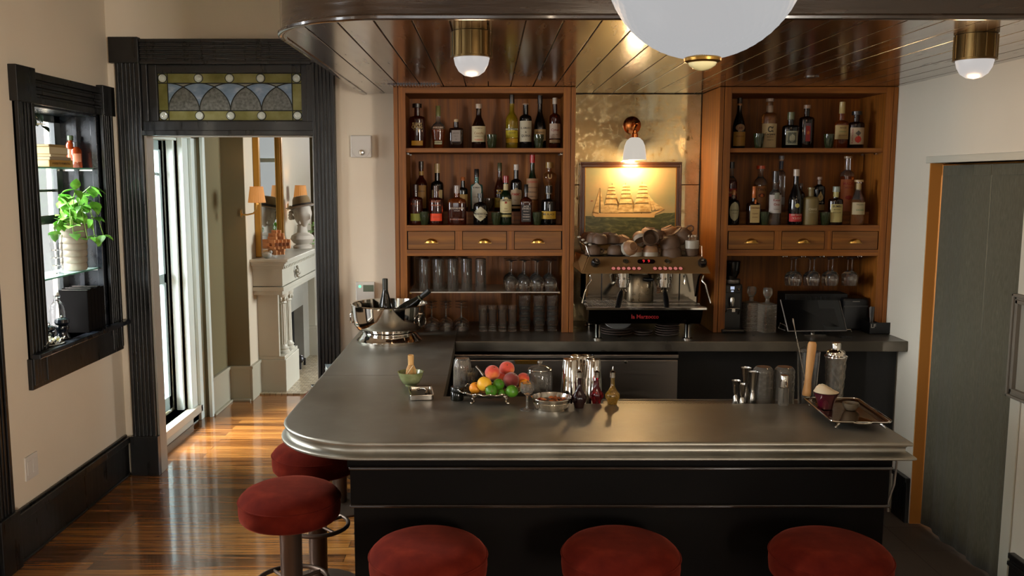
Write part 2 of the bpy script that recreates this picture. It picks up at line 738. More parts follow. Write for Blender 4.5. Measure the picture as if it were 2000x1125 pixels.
# left wall of the bar room: niche window, tall side window, near window
WY0, WY1, WZ0, WZ1 = 4.42, 5.21, .975, 2.205
wall_with_holes('wall_left', 'X', XL - .26, XL, -3.6, YB + .06, 0, ZT,
                [(WY0, WY1, WZ0, WZ1), (2.95, 3.86, .35, 2.45), (.25, 1.55, .5, 2.7)], M_WALL)
DX0, DX1, DZ, DZT = -2.063, -1.047, 2.09, 2.66
wall_with_holes('wall_back', 'Y', YB, YB + .11, XL - .4, 4.2, 0, ZT, [(DX0, DX1, -.01, 2.62)], M_WALL)
OY0, OY1, OZ = 3.72, 4.555, 1.912
wall_with_holes('wall_right', 'X', XR, XR + .12, -3.6, YB, 0, ZT, [(OY0, OY1, -.01, OZ), (-3.3, -1.5, .65, 2.4)], M_WALLR)
wall_with_holes('wall_rear', 'Y', -3.72, -3.6, XL - .4, XR + .12, 0, ZT, [(-2.05, -.15, .55, 2.75)], M_WALL)
struct(MB().box(XR + .45, XR + .5, 3.0, YB, 0, ZT), 'wall_passage', M_WALLR)
# ochre painted reveal of the curtained opening
jb = MB()
jb.box(XR + .002, XR + .14, OY1 - .006, OY1 + .0, 0, OZ)
jb.box(XR + .002, XR + .14, OY0, OY1, OZ - .0, OZ + .003)
struct(jb, 'trim_1', M_JAMB)

# far room
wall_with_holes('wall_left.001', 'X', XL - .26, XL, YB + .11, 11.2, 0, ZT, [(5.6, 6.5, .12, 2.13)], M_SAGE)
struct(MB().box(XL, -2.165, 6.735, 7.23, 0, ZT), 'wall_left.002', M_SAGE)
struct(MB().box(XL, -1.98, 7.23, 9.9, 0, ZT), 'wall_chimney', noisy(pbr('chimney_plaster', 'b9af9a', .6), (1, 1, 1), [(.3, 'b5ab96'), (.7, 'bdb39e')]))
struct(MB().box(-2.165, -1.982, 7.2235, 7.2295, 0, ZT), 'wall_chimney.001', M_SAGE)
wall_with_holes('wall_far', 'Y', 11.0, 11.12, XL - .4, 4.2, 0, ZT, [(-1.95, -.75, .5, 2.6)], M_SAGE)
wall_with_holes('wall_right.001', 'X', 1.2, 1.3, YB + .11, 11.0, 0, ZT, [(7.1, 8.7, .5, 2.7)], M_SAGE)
w5 = struct_root('window_5')
mb = MB()
for y in (7.1, 7.875, 8.65):
    mb.box(1.23, 1.27, y, y + .05, .5, 2.7)
for z in (.5, 1.55, 2.65):
    mb.box(1.23, 1.27, 7.1, 8.7, z, z + .05)
mb.build('sash', M_MINT, w5, .003)
w7 = struct_root('added_window_7')  # unseen window, added to let lamp light reach the left walls
mb = MB()
for y in (-3.3, -2.425, -1.55):
    mb.box(XR + .03, XR + .07, y, y + .05, .65, 2.4)
for z in (.65, 1.5, 2.35):
    mb.box(XR + .03, XR + .07, -3.3, -1.5, z, z + .05)
mb.build('sash', M_BLACKTRIM, w7, .003)
w6 = struct_root('added_window_6')  # unseen window behind the camera, added to brighten the walls
mb = MB()
for x in (-2.05, -1.13, -.2):
    mb.box(x, x + .05, -3.68, -3.64, .55, 2.75)
for z in (.55, 1.6, 2.7):
    mb.box(-2.05, -.15, -3.68, -3.64, z, z + .05)
mb.build('sash', M_BLACKTRIM, w6, .003)

# far room baseboards
bb = MB()


def board(mb, x0, x1, y0, y1, h=.3, t=.018):
    mb.box(x0, x1, y0, y1, 0, h * .86)


bb.box(-2.165, -2.147, 6.735, 7.23, 0, .27)
bb.box(-2.165, -1.98, 7.212, 7.23, 0, .27)
bb.box(-1.98, -1.962, 7.212, 7.5, 0, .27)
bb.box(-2.165, -2.14, 6.735, 7.23, .27, .295)
bb.box(-2.165, -1.98, 7.205, 7.23, .27, .295)
bb.box(-1.98, -1.955, 7.205, 7.5, .27, .295)
bb.box(-2.165, -2.125, 6.735, 7.23, 0, .018)
bb.box(-2.165, -1.98, 7.19, 7.23, 0, .018)
struct(bb, 'baseboard_far', pbr('sage_gloss_paint', 'a19d8a', .35), .003)

# far room tall window (window_2)
w2 = struct_root('window_2')
mb = MB()
mb.box(-2.262, -2.225, 6.5, 6.735, 0, 2.3)
mb.box(-2.225, -2.20, 6.62, 6.70, 0, 2.3)
mb.box(-2.165, -2.14, 6.70, 6.75, .0, 2.6)
mb.box(-2.262, -2.20, 6.70, 6.745, 0, 2.6)
mb.box(-2.262, -2.2, YB + .115, 6.745, 2.13, 2.32)
mb.box(-2.262, -2.19, YB + .115, 6.745, 2.32, 2.36)
mb.build('casing', M_MINT, w2, .004)
mb = MB()
mb.box(-2.5, -2.262, 6.5, 6.52, .12, 2.13)
mb.box(-2.5, -2.262, 5.58, 5.6, .12, 2.13)
mb.box(-2.5, -2.262, 5.6, 6.5, 2.11, 2.13)
mb.box(-2.33, -2.28, 6.46, 6.5, .12, 2.13)
mb.box(-2.40, -2.36, 6.43, 6.5, .12, 2.13)
mb.build('reveal', M_MINT, w2, .003)
mb = MB()
for (z0, z1) in ((.14, .24), (1.08, 1.15), (2.04, 2.11)):
    mb.box(-2.40, -2.36, 5.6, 6.47, z0, z1)
for (y0, y1) in ((5.6, 5.66), (6.40, 6.47)):
    mb.box(-2.40, -2.36, y0, y1, .14, 2.11)
mb.box(-2.39, -2.37, 5.6, 6.47, 1.86, 1.88)
mb.box(-2.385, -2.373, 6.02, 6.04, 1.15, 2.04)
mb.build('sash', pbr('sash_mint_paint', '93a8a8', .4), w2, .003)
MB().box(-2.382, -2.378, 5.66, 6.40, .2, 2.06).build('pane', M_PANE, w2)
mb = MB()
mb.box(-2.36, -2.20, 5.5, 6.66, .06, .12)
mb.box(-2.262, -2.225, 5.5, 6.66, 0, .06)
mb.build('sill', M_CREAMTRIM, w2, .006)
# far wall window seen through the doorway
w3 = struct_root('window_3')
mb = MB()
mb.box(-2.1, -1.95, 10.94, 11.0, .3, 2.8)
mb.box(-.75, -.6, 10.94, 11.0, .3, 2.8)
mb.box(-2.1, -.6, 10.94, 11.0, 2.6, 2.8)
mb.box(-2.1, -.6, 10.92, 11.0, .4, .5)
mb.build('casing', M_MINT, w3, .004)
mb = MB()
for x in (-1.95, -1.38, -.81):
    mb.box(x, x + .05, 11.0, 11.03, .5, 2.6)
for z in (.5, 1.5, 2.04, 2.55):
    mb.box(-1.95, -.75, 11.0, 11.03, z, z + .05)
mb.build('sash', M_MINT, w3, .003)
MB().box(-1.95, -.75, 11.035, 11.04, .5, 2.6).build('pane', M_PANE, w3)

# ---- door_1 : black casing, transom with leaded glass
d1 = struct_root('door_1')


def fluted(mb, x0, x1, z0, z1, y, t=.03, n=4, axis='V'):
    """fluted casing board on the back wall (front face at y - t)"""
    mb.box(x0, x1, y - t * .55, y, z0, z1)
    w = (x1 - x0) if axis == 'V' else (z1 - z0)
    e = w * .13
    rib = (w - 2 * e) / (n * 2 + 1)
    if axis == 'V':
        mb.box(x0, x0 + e, y - t, y, z0, z1)
        mb.box(x1 - e, x1, y - t, y, z0, z1)
        for i in range(n):
            a = x0 + e + rib * (2 * i + 1)
            mb.box(a, a + rib, y - t * .85, y, z0, z1)
    else:
        mb.box(x0, x1, y - t, y, z0, z0 + e)
        mb.box(x0, x1, y - t, y, z1 - e, z1)
        for i in range(n):
            a = z0 + e + rib * (2 * i + 1)
            mb.box(x0, x1, y - t * .85, y, a, a + rib)


CZ = ZatY(74, YB)      # casing top
mb = MB()
fluted(mb, -2.205, DX0, .0, CZ - .14, YB, .035)
fluted(mb, DX1, -.914, .0, CZ - .14, YB, .035)
fluted(mb, -2.06, -1.05, CZ - .155, CZ - .01, YB, .035, 4, 'H')
mb.box(-2.235, -2.06, YB - .045, YB, CZ - .15, CZ)
mb.box(-1.05, -.9, YB - .045, YB, CZ - .15, CZ)
mb.box(-2.222, -2.05, YB - .045, YB, 0, .25)
mb.box(-1.06, -.9, YB - .045, YB, 0, .25)
mb.build('casing', M_BLACKTRIM, d1, .003)
mb = MB()
TZ0, TZ1 = 2.09, 2.615
mb.box(DX0, DX1, YB - .02, YB + .06, TZ0, TZ0 + .085)
mb.box(DX0, DX1, YB - .035, YB - .02, TZ0 + .0, TZ0 + .03)
mb.box(DX0, DX0 + .035, YB - .01, YB + .07, TZ0, TZ1)
mb.box(DX1 - .035, DX1, YB - .01, YB + .07, TZ0, TZ1)
mb.box(DX0, DX1, YB - .01, YB + .07, TZ1 - .03, TZ1)
GX0, GX1 = XatY(306, 190, YB), XatY(588, 190, YB)
GZ0, GZ1 = ZatY(235, YB), ZatY(142, YB)
for (x0, x1, z0, z1) in ((DX0 + .035, GX0, TZ0 + .08, TZ1 - .03), (GX1, DX1 - .035, TZ0 + .08, TZ1 - .03),
                         (GX0, GX1, TZ0 + .08, GZ0), (GX0, GX1, GZ1, TZ1 - .03)):
    mb.box(x0, x1, YB + .01, YB + .05, z0, z1)
mb.build('transom_frame', M_BLACKTRIM, d1, .003)
mb = MB()
mb.box(DX0, DX0 + .012, YB + .0, YB + .11, 0, TZ0)
mb.box(DX1 - .012, DX1, YB + .0, YB + .11, 0, TZ0)
mb.box(DX0, DX1, YB + .06, YB + .11, TZ0 - .005, TZ0 + .01)
mb.build('jamb', pbr('grey_white_jamb', 'a7a297', .4), d1, .002)

# leaded glass: olive border, blue-white fans, clear textured arches, roundels
YG = YB + .03


def leaded(parent):
    Wd, Hd = GX1 - GX0, GZ1 - GZ0
    bx, bz = Wd * .068, Hd * .21
    ax0, ax1 = GX0 + bx, GX1 - bx
    az0, az1 = GZ0 + bz, GZ1 - bz
    T = lambda n, c, mx: pane_glass(n, c, mx)
    ol = noisy(pbr('olive_art_glass', '8f8a4e', .25, trans=.0), (8, 8, 8), [(.3, '7f7a42'), (.5, '9a9558'), (.7, 'b3ae78')], bump=.3, bdist=.004)
    bl = noisy(pbr('opal_blue_art_glass', '9fb4cc', .2), (10, 10, 22), [(.3, '8ba2bf'), (.55, 'a9bdd2'), (.7, 'd4dde6')], nscale=1.5)
    gr = noisy(pbr('rippled_clear_art_glass', '8c8c86', .12), (60, 60, 60), [(.3, '6f6f69'), (.7, 'a0a098')], bump=.7, bdist=.004)
    pale = pbr('pale_art_glass', 'a9a89d', .2)
    for m_ in (ol, bl, gr, pale):
        N, L, b = nodes(m_)
        tl = N.new('ShaderNodeBsdfTranslucent')
        mx = N.new('ShaderNodeMixShader')
        mx.inputs[0].default_value = .55
        src = b.inputs['Base Color'].links
        if src:
            L.new(src[0].from_socket, tl.inputs[0])
        else:
            tl.inputs[0].default_value = b.inputs['Base Color'].default_value
        L.new(b.outputs[0], mx.inputs[1])
        L.new(tl.outputs[0], mx.inputs[2])
        L.new(mx.outputs[0], N['Material Output'].inputs[0])
    t = .003
    mb = MB()
    for (x0, x1, z0, z1) in ((GX0, GX1, GZ0, az0), (GX0, GX1, az1, GZ1), (GX0, ax0, az0, az1), (ax1, GX1, az0, az1)):
        mb.box(x0, x1, YG - t, YG + t, z0, z1)
    mb.build('border_glass', ol, parent)
    MB().box(ax0, ax1, YG + .0005, YG + .003, az0, az1).build('backing_glass', pale, parent)
    n = 4
    aw = (ax1 - ax0) / n
    ah = az1 - az0
    # arcs: quarter ellipse from foot k rising to the top midway over the next foot
    def arc(k, dr, N_=14):
        # starts at foot k, goes to the crown at foot k+dr
        x0 = ax0 + aw * k
        return [(x0 + dr * aw * (1 - math.cos(PI / 2 * i / N_)), az0 + ah * math.sin(PI / 2 * i / N_)) for i in range(N_ + 1)]
    fan, arch, lead = MB(), MB(), MB()
    for k in range(n):
        xa, xb = ax0 + aw * k, ax0 + aw * (k + 1)
        mid = (xa + xb) / 2
        pr = [p for p in arc(k, 1) if p[0] < mid]
        # crossing point
        sa = math.sqrt(1 - .25)
        top = (mid, az0 + ah * sa)
        left = pr + [top]
        right = [(2 * mid - x, z) for x, z in reversed(pr)]
        arch.prism(left + right, YG - .002, YG + .0, 'Y')
    for k in range(n + 1):
        xf = ax0 + aw * k
        rt = [p for p in arc(k, 1)]
        R_half = [p for p in rt if p[0] <= xf + aw / 2] + [(xf + aw / 2, az0 + ah * math.sqrt(.75))]
        crown = [(xf + aw / 2 * (1 - i / 8), az0 + ah * math.sqrt(1 - ((aw / 2 * (1 - i / 8)) / aw) ** 2)) for i in range(1, 9)]
        rh = R_half + crown
        lh = [(2 * xf - x, z) for x, z in rh]
        if k < n:
            fan.prism(rh + [(xf, az0)], YG - .0025, YG - .0002, 'Y')
        if k > 0:
            fan.prism(lh + [(xf, az0)], YG - .0025, YG - .0002, 'Y')
        if k < n:
            lead.tube([(x, YG - .003, z) for x, z in rt], .0032, 6)
        if k > 0:
            lead.tube([(2 * xf - x, YG - .003, z) for x, z in rt], .0032, 6)
    arch.build('arch_glass', gr, parent)
    fan.build('fan_glass', bl, parent)
    for (a, b) in (((GX0, az0), (GX1, az0)), ((GX0, az1), (GX1, az1)), ((ax0, GZ0), (ax0, GZ1)), ((ax1, GZ0), (ax1, GZ1)),
                   ((GX0, GZ0), (GX1, GZ0)), ((GX0, GZ1), (GX1, GZ1)), ((GX0, GZ0), (GX0, GZ1)), ((GX1, GZ0), (GX1, GZ1))):
        lead.rod((a[0], YG - .003, a[1]), (b[0], YG - .003, b[1]), .003, 6)
    rj = Hd * .085
    jew = pbr('glass_roundel', 'bcc0b4', .08, coat=1)
    for zz in (GZ0 + bz * .5, GZ1 - bz * .5):
        for k in range(n + 1):
            xx = ax0 + aw * k
            if k == 0:
                xx = GX0 + bx * .5
            if k == n:
                xx = GX1 - bx * .5
            Mx = Matrix.Translation((xx, YG - .003, zz)) @ Matrix.Rotation(PI / 2, 4, 'X')
            MB().lathe([(0, .008), (rj * .45, .0095), (rj * .62, .007), (rj * .8, .008), (rj, .004), (rj, 0)], 20, M=Mx).build('roundel', jew, parent)
            lead.torus((xx, YG - .004, zz), rj * 1.06, .003, 20, 6, axis='Y')
    lead.build('lead_came', pbr('lead_came_metal', '2a2a24', .5, metal=.6), parent)


leaded(d1)

# ---- window_1 : deep black niche window in the left wall
w1 = struct_root('window_1')
mb = MB()
XW = XL
# fluted uprights (on plane X = XL, projecting +X)


def fl_side(mb, y0, y1, z0, z1, t=.03, n=3):
    mb.box(XW, XW + t * .5, y0, y1, z0, z1)
    w = y1 - y0
    e = w * .16
    rib = (w - 2 * e) / (2 * n + 1)
    mb.box(XW, XW + t, y0, y0 + e, z0, z1)
    mb.box(XW, XW + t, y1 - e, y1, z0, z1)
    for i in range(n):
        a = y0 + e + rib * (2 * i + 1)
        mb.box(XW, XW + t * .85, a, a + rib, z0, z1)


fl_side(mb, 4.275, 4.43, .82, 2.22)
fl_side(mb, 5.205, 5.345, .82, 2.22)
for i, (z0, z1, t) in enumerate(((2.20, 2.235, .03), (2.235, 2.25, .018), (2.25, 2.27, .027), (2.27, 2.285, .018), (2.285, 2.305, .027), (2.305, 2.32, .018), (2.32, 2.355, .03))):
    mb.box(XW, XW + t, 4.4, 5.24, z0, z1)
mb.box(XW, XW + .042, 4.255, 4.435, 2.2, 2.37)
mb.box(XW, XW + .042, 5.2, 5.36, 2.2, 2.37)
mb.box(XW, XW + .024, 4.262, 5.35, .8, .955)
mb.build('casing', M_BLACKTRIM, w1, .003)
mb = MB()
mb.box(XW - .24, XW + .05, 4.35, 5.23, .955, .975)
mb.box(XW + .03, XW + .075, 4.25, 5.36, .957, .983)
mb.build('sill', M_REVEAL, w1, .006)
mb = MB()
mb.box(XW - .26, XW, 5.195, 5.215, .975, 2.205)
mb.box(XW - .26, XW, 4.415, 4.43, .975, 2.205)
mb.box(XW - .26, XW, 4.42, 5.21, 2.19, 2.21)
mb.box(XW - .14, XW - .11, 5.17, 5.2, .975, 2.19)
mb.box(XW - .035, XW, 5.175, 5.2, .975, 2.19)
mb.build('reveal', M_REVEAL, w1, .003)
mb = MB()
for z0, z1 in ((.975, 1.03), (1.58, 1.63), (2.15, 2.19)):
    mb.box(XW - .25, XW - .215, 4.43, 5.195, z0, z1)
for y0, y1 in ((4.43, 4.48), (5.125, 5.195)):
    mb.box(XW - .25, XW - .215, y0, y1, .975, 2.19)
for y in (4.66, 4.9):
    mb.box(XW - .245, XW - .225, y, y + .018, 1.63, 2.15)
mb.box(XW - .245, XW - .225, 4.48, 5.15, 1.76, 1.775)
mb.build('sash', pbr('dark_sash_paint', '1d2424', .3, coat=.5), w1, .002)
MB().box(XW - .237, XW - .234, 4.48, 5.15, 1.03, 2.15).build('pane', M_PANE, w1)
# side window nearer the camera: black casing, down to the floor
w4 = struct_root('window_4')
mb = MB()
fl_side(mb, 3.88, 4.02, 0, 2.62)
fl_side(mb, 2.8, 2.94, 0, 2.62)
mb.box(XW, XW + .045, 3.87, 4.035, 0, .28)
mb.box(XW, XW + .045, 2.8, 2.95, 0, .28)
mb.box(XW, XW + .03, 2.8, 4.02, 2.47, 2.62)
mb.box(XW, XW + .03, 2.94, 3.88, .0, .34)
mb.build('casing', M_BLACKTRIM, w4, .003)
mb = MB()
for z in (.35, 1.4, 2.4):
    mb.box(XW - .1, XW - .06, 2.95, 3.86, z, z + .05)
for y in (2.95, 3.39, 3.81):
    mb.box(XW - .1, XW - .06, y, y + .05, .35, 2.45)
mb.build('sash', M_BLACKTRIM, w4, .002)
MB().box(XW - .082, XW - .078, 3.0, 3.81, .4, 2.4).build('pane', M_PANE, w4)

# baseboards of the bar room
mb = MB()
mb.box(XL, XL + .022, 4.03, YB - .02, .0, .205)
mb.box(XL, XL + .032, 4.03, YB - .02, .205, .245)
mb.box(XL, XL + .015, 4.03, YB - .02, .245, .258)
mb.box(XL, XL + .03, 4.03, YB - .02, 0, .014)
struct(mb, 'baseboard_left', M_BLACKTRIM, .004)
mb = MB()
mb.box(XR - .022, XR, OY1 + .003, 4.72, 0, .235)
mb.box(XR - .03, XR, OY1 + .003, 4.72, .225, .25)
mb.box(XR - .022, XR, 2.2, OY0 - .1, 0, .235)
mb.box(XR - .032, XR, 2.2, OY0 - .1, .195, .215)
mb.box(XR - .03, XR, 2.2, OY0 - .1, .225, .25)
struct(mb, 'baseboard_right', M_BLACKTRIM, .004)
mb = MB()
mb.box(-.9, -.74, YB - .022, YB, 0, .25)
struct(mb, 'baseboard_back', M_BLACKTRIM, .004)
# thin painted bead around the curtained opening
mb = MB()
mb.box(XR - .008, XR, OY0 - .06, OY1 + .03, OZ + .0, OZ + .035)
mb.box(XR - .008, XR, OY0 - .07, OY0, 0, OZ + .035)
struct(mb, 'trim_2', M_CREAMTRIM, .003)

# ---- dropped ceiling over the bar: tongue-and-groove boards, rounded corner fascia
SX0, SY0, RC = -.745, 2.875, .42


def sy_front(x):
    if x >= SX0 + RC:
        return SY0
    d = SX0 + RC - x
    return SY0 + RC - math.sqrt(max(RC * RC - d * d, 0))


mb = MB()
bw = .122
x = SX0 + .012
k = 0
while x < XR:
    x1 = min(x + bw - .005, XR)
    seg = 6 if x < SX0 + RC else 1
    xs = [x + (x1 - x) * i / seg for i in range(seg + 1)]
    poly = [(q, sy_front(max(q, SX0 + .0005)) + .004) for q in xs] + [(x1, YM), (x, YM)]
    mb.prism(poly, ZS, ZS + .012)
    x += bw
    k += 1
struct(mb, 'ceiling.001', M_SOFFIT, .0015)
mb = MB()
arcp = [(SX0 + RC - RC * math.cos(PI / 2 * i / 24), SY0 + RC - RC * math.sin(PI / 2 * i / 24)) for i in range(25)]
path = [(SX0, YB)] + arcp + [(XR, SY0)]


def sweep(mb, path, prof, m=0, smooth=True):
    """prof: (outward offset, z) swept along a path whose outside lies to its right-hand side"""
    n = len(path)
    nr = []
    for i in range(n):
        a = Vector(path[max(i - 1, 0)]) if i else Vector(path[0])
        b = Vector(path[min(i + 1, n - 1)])
        if i == 0:
            d = Vector(path[1]) - Vector(path[0])
        elif i == n - 1:
            d = Vector(path[-1]) - Vector(path[-2])
        else:
            d1_ = (Vector(path[i]) - Vector(path[i - 1])).normalized()
            d2_ = (Vector(path[i + 1]) - Vector(path[i])).normalized()
            d = d1_ + d2_
        d.normalize()
        o = Vector((d.y, -d.x))
        if 0 < i < n - 1:
            o = o / max(o.dot(Vector((d1_.y, -d1_.x))), .3)
        nr.append(o)
    vs = []
    for i in range(n):
        for off, z in prof:
            vs.append((path[i][0] + nr[i].x * off, path[i][1] + nr[i].y * off, z))
    k = len(prof)
    fs = []
    for i in range(n - 1):
        for j in range(k - 1):
            fs.append((i * k + j, (i + 1) * k + j, (i + 1) * k + j + 1, i * k + j + 1))
    mb.add(vs, fs, m, smooth)
    return nr


sweep(mb, path, [(-.02, ZS + .02), (-.02, ZS - .004), (.002, ZS - .006), (.008, ZS - .002), (.009, ZS + .006), (.004, ZS + .012), (0, ZS + .014), (0, ZT), (-.02, ZT)])
# backing deck above the boards
mb.prism([(SX0 + .005, YB - .01)] + [(a + .004, b + .004) for a, b in arcp] + [(XR, SY0 + .005), (XR, YB - .01)], ZS + .013, ZS + .02)
mb.build('trim_3', noisy(pbr('brown_gloss_fascia', '32241a', .24, coat=.8), (1.5, 1.5, 14), [(.3, '2a1e15'), (.7, '3a2a1e')], rough_rng=(.17, .3), bump=.35, bdist=.003, nscale=4), None, fixn=False)['kind'] = 'structure'
# small louvred vent in the boards
t = thing('ceiling_vent', 'small dark slotted vent in the boarded ceiling above the bottle cabinet', 'vent', (-.40, 5.08, ZS))
t.location.y = 4.86
mb = MB()
mb.box(-.14, .14, -.05, .05, -.004, 0)
mb.build('frame', M_SOFFIT, t, .001)
mb = MB()
for i in range(16):
    mb.box(-.12 + i * .0155, -.12 + i * .0155 + .008, -.038, .038, -.009, -.003)
mb.build('louvre', M_SOFFIT, t)
# recessed spotlight
t = thing('recessed_spotlight', 'tiny unlit brass spotlight set flush in the boarded ceiling', 'light', (*onZ(1585, 150, ZS), ZS))
MB().lathe([(.036, 0), (.036, -.004), (.026, -.005), (.022, .0)], 24).build('trim_ring', M_SOFFIT, t)
MB().lathe([(0, -.002), (.022, -.002), (.022, 0)], 20).build('lamp', M_BRASS, t)

# ---- mirror panels behind the bar
am = bpy.data.materials.new('antique_mirror')
am.use_nodes = True
N, L, b = nodes(am)
b.inputs['Metallic'].default_value = .65
tc = N.new('ShaderNodeTexCoord')
nz = N.new('ShaderNodeTexNoise')
nz.inputs['Scale'].default_value = 26
nz.inputs['Detail'].default_value = 6
nz.inputs['Roughness'].default_value = .7
L.new(tc.outputs['Object'], nz.inputs[0])
r = ramp(N, [(.30, '6a5632'), (.37, '9a865a'), (.44, 'dcc795'), (.7, 'e6d3a6')])
L.new(nz.outputs[0], r.inputs[0])
L.new(r.outputs[0], b.inputs['Base Color'])
mr = N.new('ShaderNodeMapRange')
mr.inputs[1].default_value = .3
mr.inputs[2].default_value = .5
mr.inputs[3].default_value = .5
mr.inputs[4].default_value = .04
L.new(nz.outputs[0], mr.inputs[0])
L.new(mr.outputs[0], b.inputs['Roughness'])
CXL0, CXL1, CXR0, CXR1 = -.524, .476, 1.266, 2.243
mt = thing('antique_mirror_panels', 'mottled antique mirror panels on the wall between the two bottle cabinets', 'mirror', (.87, YB, H))
mz = ZatY(385, YM)
for (x0, x1, z0, z1) in ((CXL1 + .003, CXR0 - .005, 1.80, ZS - .003), (CXL1 + .003, CXR0 - .005, H + .002, 1.797)):
    MB().box(x0 - .87, x1 - .87, YM - YB - .003, YM - YB + .003, z0 - H, z1 - H).build('mirror_pane', am, mt, .002)
MB().box(CXL1 - .87, CXR0 - .87, YM - YB + .004, -.001, .0, ZS - H).build('backing', M_BLACKBOX, mt)

# ================================================================== BAR
TX0, TY0, TR = -.742, 2.835, .33
TX1, TY1, TYI = 1.398, 3.345, 3.46
WX = -.182
SBY = 4.672       # front of the back counter
bt = thing('zinc_worktop', 'grey zinc worktop with a rounded corner and moulded edge on the black bar', 'worktop', (0.3, 3.1, H))
off = Vector((.3, 3.1, H))


def loc2(p):
    return (p[0] - .3, p[1] - 3.1)


arc_t = [(TX0 + TR - TR * math.cos(PI / 2 * i / 28), TY0 + TR - TR * math.sin(PI / 2 * i / 28)) for i in range(29)]
outer = [(TX0, YB - .003)] + arc_t + [(TX1, TY0)]
ins = .008


def inset_path(path, d):
    mb_ = MB()
    nr = sweep(mb_, path, [(0, 0)])
    return [(p[0] - n.x * d, p[1] - n.y * d) for p, n in zip(path, nr)]


mb = MB()
inn = inset_path(outer, ins)
poly = [loc2(p) for p in [(inn[0][0], YB - .003)] + inn[1:-1] + [(TX1 - ins, TY0 + ins), (TX1 - ins, TY1), (.25, TY1), (.25, TYI), (WX, TYI), (WX, YB - .003)]]
mb.add([(x, y, 0) for x, y in poly], [tuple(range(len(poly)))], 0)
mb.add([(x, y, -.058) for x, y in poly], [tuple(range(len(poly)))], 0)
path = [loc2(p) for p in outer] + [loc2((TX1, TY1))]
prof = [(-.008, 0), (-.003, -.001), (.0, -.004), (.001, -.008), (-.001, -.013), (-.006, -.015), (-.012, -.016), (-.016, -.022), (-.017, -.032), (-.012, -.041), (-.004, -.045),
        (.006, -.047), (.010, -.051), (.010, -.056), (.005, -.060), (-.01, -.060), (-.03, -.058)]
sweep(mb, path, prof)
a = [loc2(q) for q in ((TX1, TY1), (.25, TY1), (.25, TYI), (WX, TYI), (WX, YB - .003))]
mb.add([(q[0], q[1], 0) for q in a] + [(q[0], q[1], -.058) for q in a], [(i, i + 1, i + 6, i + 5) for i in range(4)], 0)
mb.build('zinc_sheet', M_ZINC, bt, fixn=False)
mb = MB()
sy = onZ(700, 733, H)[1]
mb.box(TX0 + .01 - .3, WX - .3, sy - 3.1, sy - 3.1 + .0015, -.001, .0004)
mb.build('seam', pbr('dark_zinc_seam', '4c4a43', .5, metal=.6), bt)

# bar body
BX0, BX1, BYF = -.47, 1.375, 2.965
bb_ = thing('bar_counter', 'black-brown panelled bar front with two thin mouldings, below the zinc top', 'bar counter', (.4, 3.1, 0))
cx_, cy_ = .4, 3.1
mb = MB()
mb.box(BX0 - cx_, BX1 - cx_, BYF - cy_, TY1 - .03 - cy_, 0.006, H - .058)
mb.box(BX0 - cx_, WX - .02 - cx_, TY1 - .03 - cy_, YB - .005 - cy_, 0.006, H - .058)
mb.build('panel', M_BARBASE, bb_, .003)
for zz, pr in ((H - .130, .026), (H - .268, .018)):
    mb = MB()
    mb.box(BX0 - .012 - cx_, BX1 + .012 - cx_, BYF - pr - cy_, BYF - cy_ + .001, zz, zz + .012)
    mb.box(BX0 - .012 - cx_, BX0 - cx_, BYF - cy_, YB - .006 - cy_, zz, zz + .012)
    mb.box(BX1 - cx_, BX1 + .012 - cx_, BYF - cy_, TY1 - .03 - cy_, zz, zz + .012)
    mb.build('moulding', M_MOULD, bb_, .004)
for k, (d, z0, z1) in enumerate(((.018, H - .125, H - .058), (.010, H - .265, H - .125))):
    mb = MB()
    mb.box(BX0 - d - cx_, BX1 + d * .8 - cx_, BYF - d * .6 - cy_, BYF - cy_ + .001, z0, z1)
    mb.build('frieze_board', M_BARBASE, bb_, .002)
# cable at the end of the bar
tag(MB().tube([(BX1 + .035, 3.0, H - .06), (BX1 + .05, 3.0, H - .12), (BX1 + .045, 3.0, H - .2), (BX1 + .025, 3.0, H - .27), (BX1 + .03, 3.0, H - .3)], .004, 8).build('power_cable', pbr('grey_cable', '7c7770', .5)),
    'grey cable hanging at the end of the black bar', 'cable')
# back counter
bc = thing('back_counter', 'dark zinc back counter under the wooden bottle cabinets', 'worktop', (1, 4.9, H))
MB().box(WX + .002 - 1, XR - .002 - 1, SBY - 4.9, YB - .004 - 4.9, -.056, 0).build('slab', noisy(pbr('dark_zinc', '6a6459', .34, metal=.7), (1, 1, 1), [(.3, '4f4a42'), (.7, '6d675c')], nscale=5, rough_rng=(.25, .42), detail=8), bc, .003)
# carcass under it
cc = thing('under_counter_cabinet', 'black recessed cabinet under the back counter beside the steel refrigerator', 'cabinet', (1.3, 5.0, 0))
fx0, fx1 = XatY(886, 720, 4.70), XatY(1325, 720, 4.70)
MB().box(fx1 + .01 - 1.3, XR - .01 - 1.3, -.22, .36, .0065, H - .058).build('carcass', M_BLACKBOX, cc, .002)
MB().box(WX + .01 - 1.3, fx1 + .009 - 1.3, .02, .36, .0065, H - .058).build('rear_panel', M_BLACKBOX, cc)
fr = thing('under_counter_refrigerator', 'stainless steel two-door refrigerator under the back counter', 'refrigerator', ((fx0 + fx1) / 2, 4.85, 0))
fw = (fx1 - fx0) / 2
zt = ZatY(693, 4.70)
zr = ZatY(700, 4.70)
MB().box(-fw, fw, -.13, .16, .0065, zt - .002).build('body', M_BLKPL, fr)
MB().box(-fw, fw, -.15, -.13, zr, zt).build('top_rail', M_STEEL, fr, .003)
xs = XatY(1125, 720, 4.70) - (fx0 + fx1) / 2
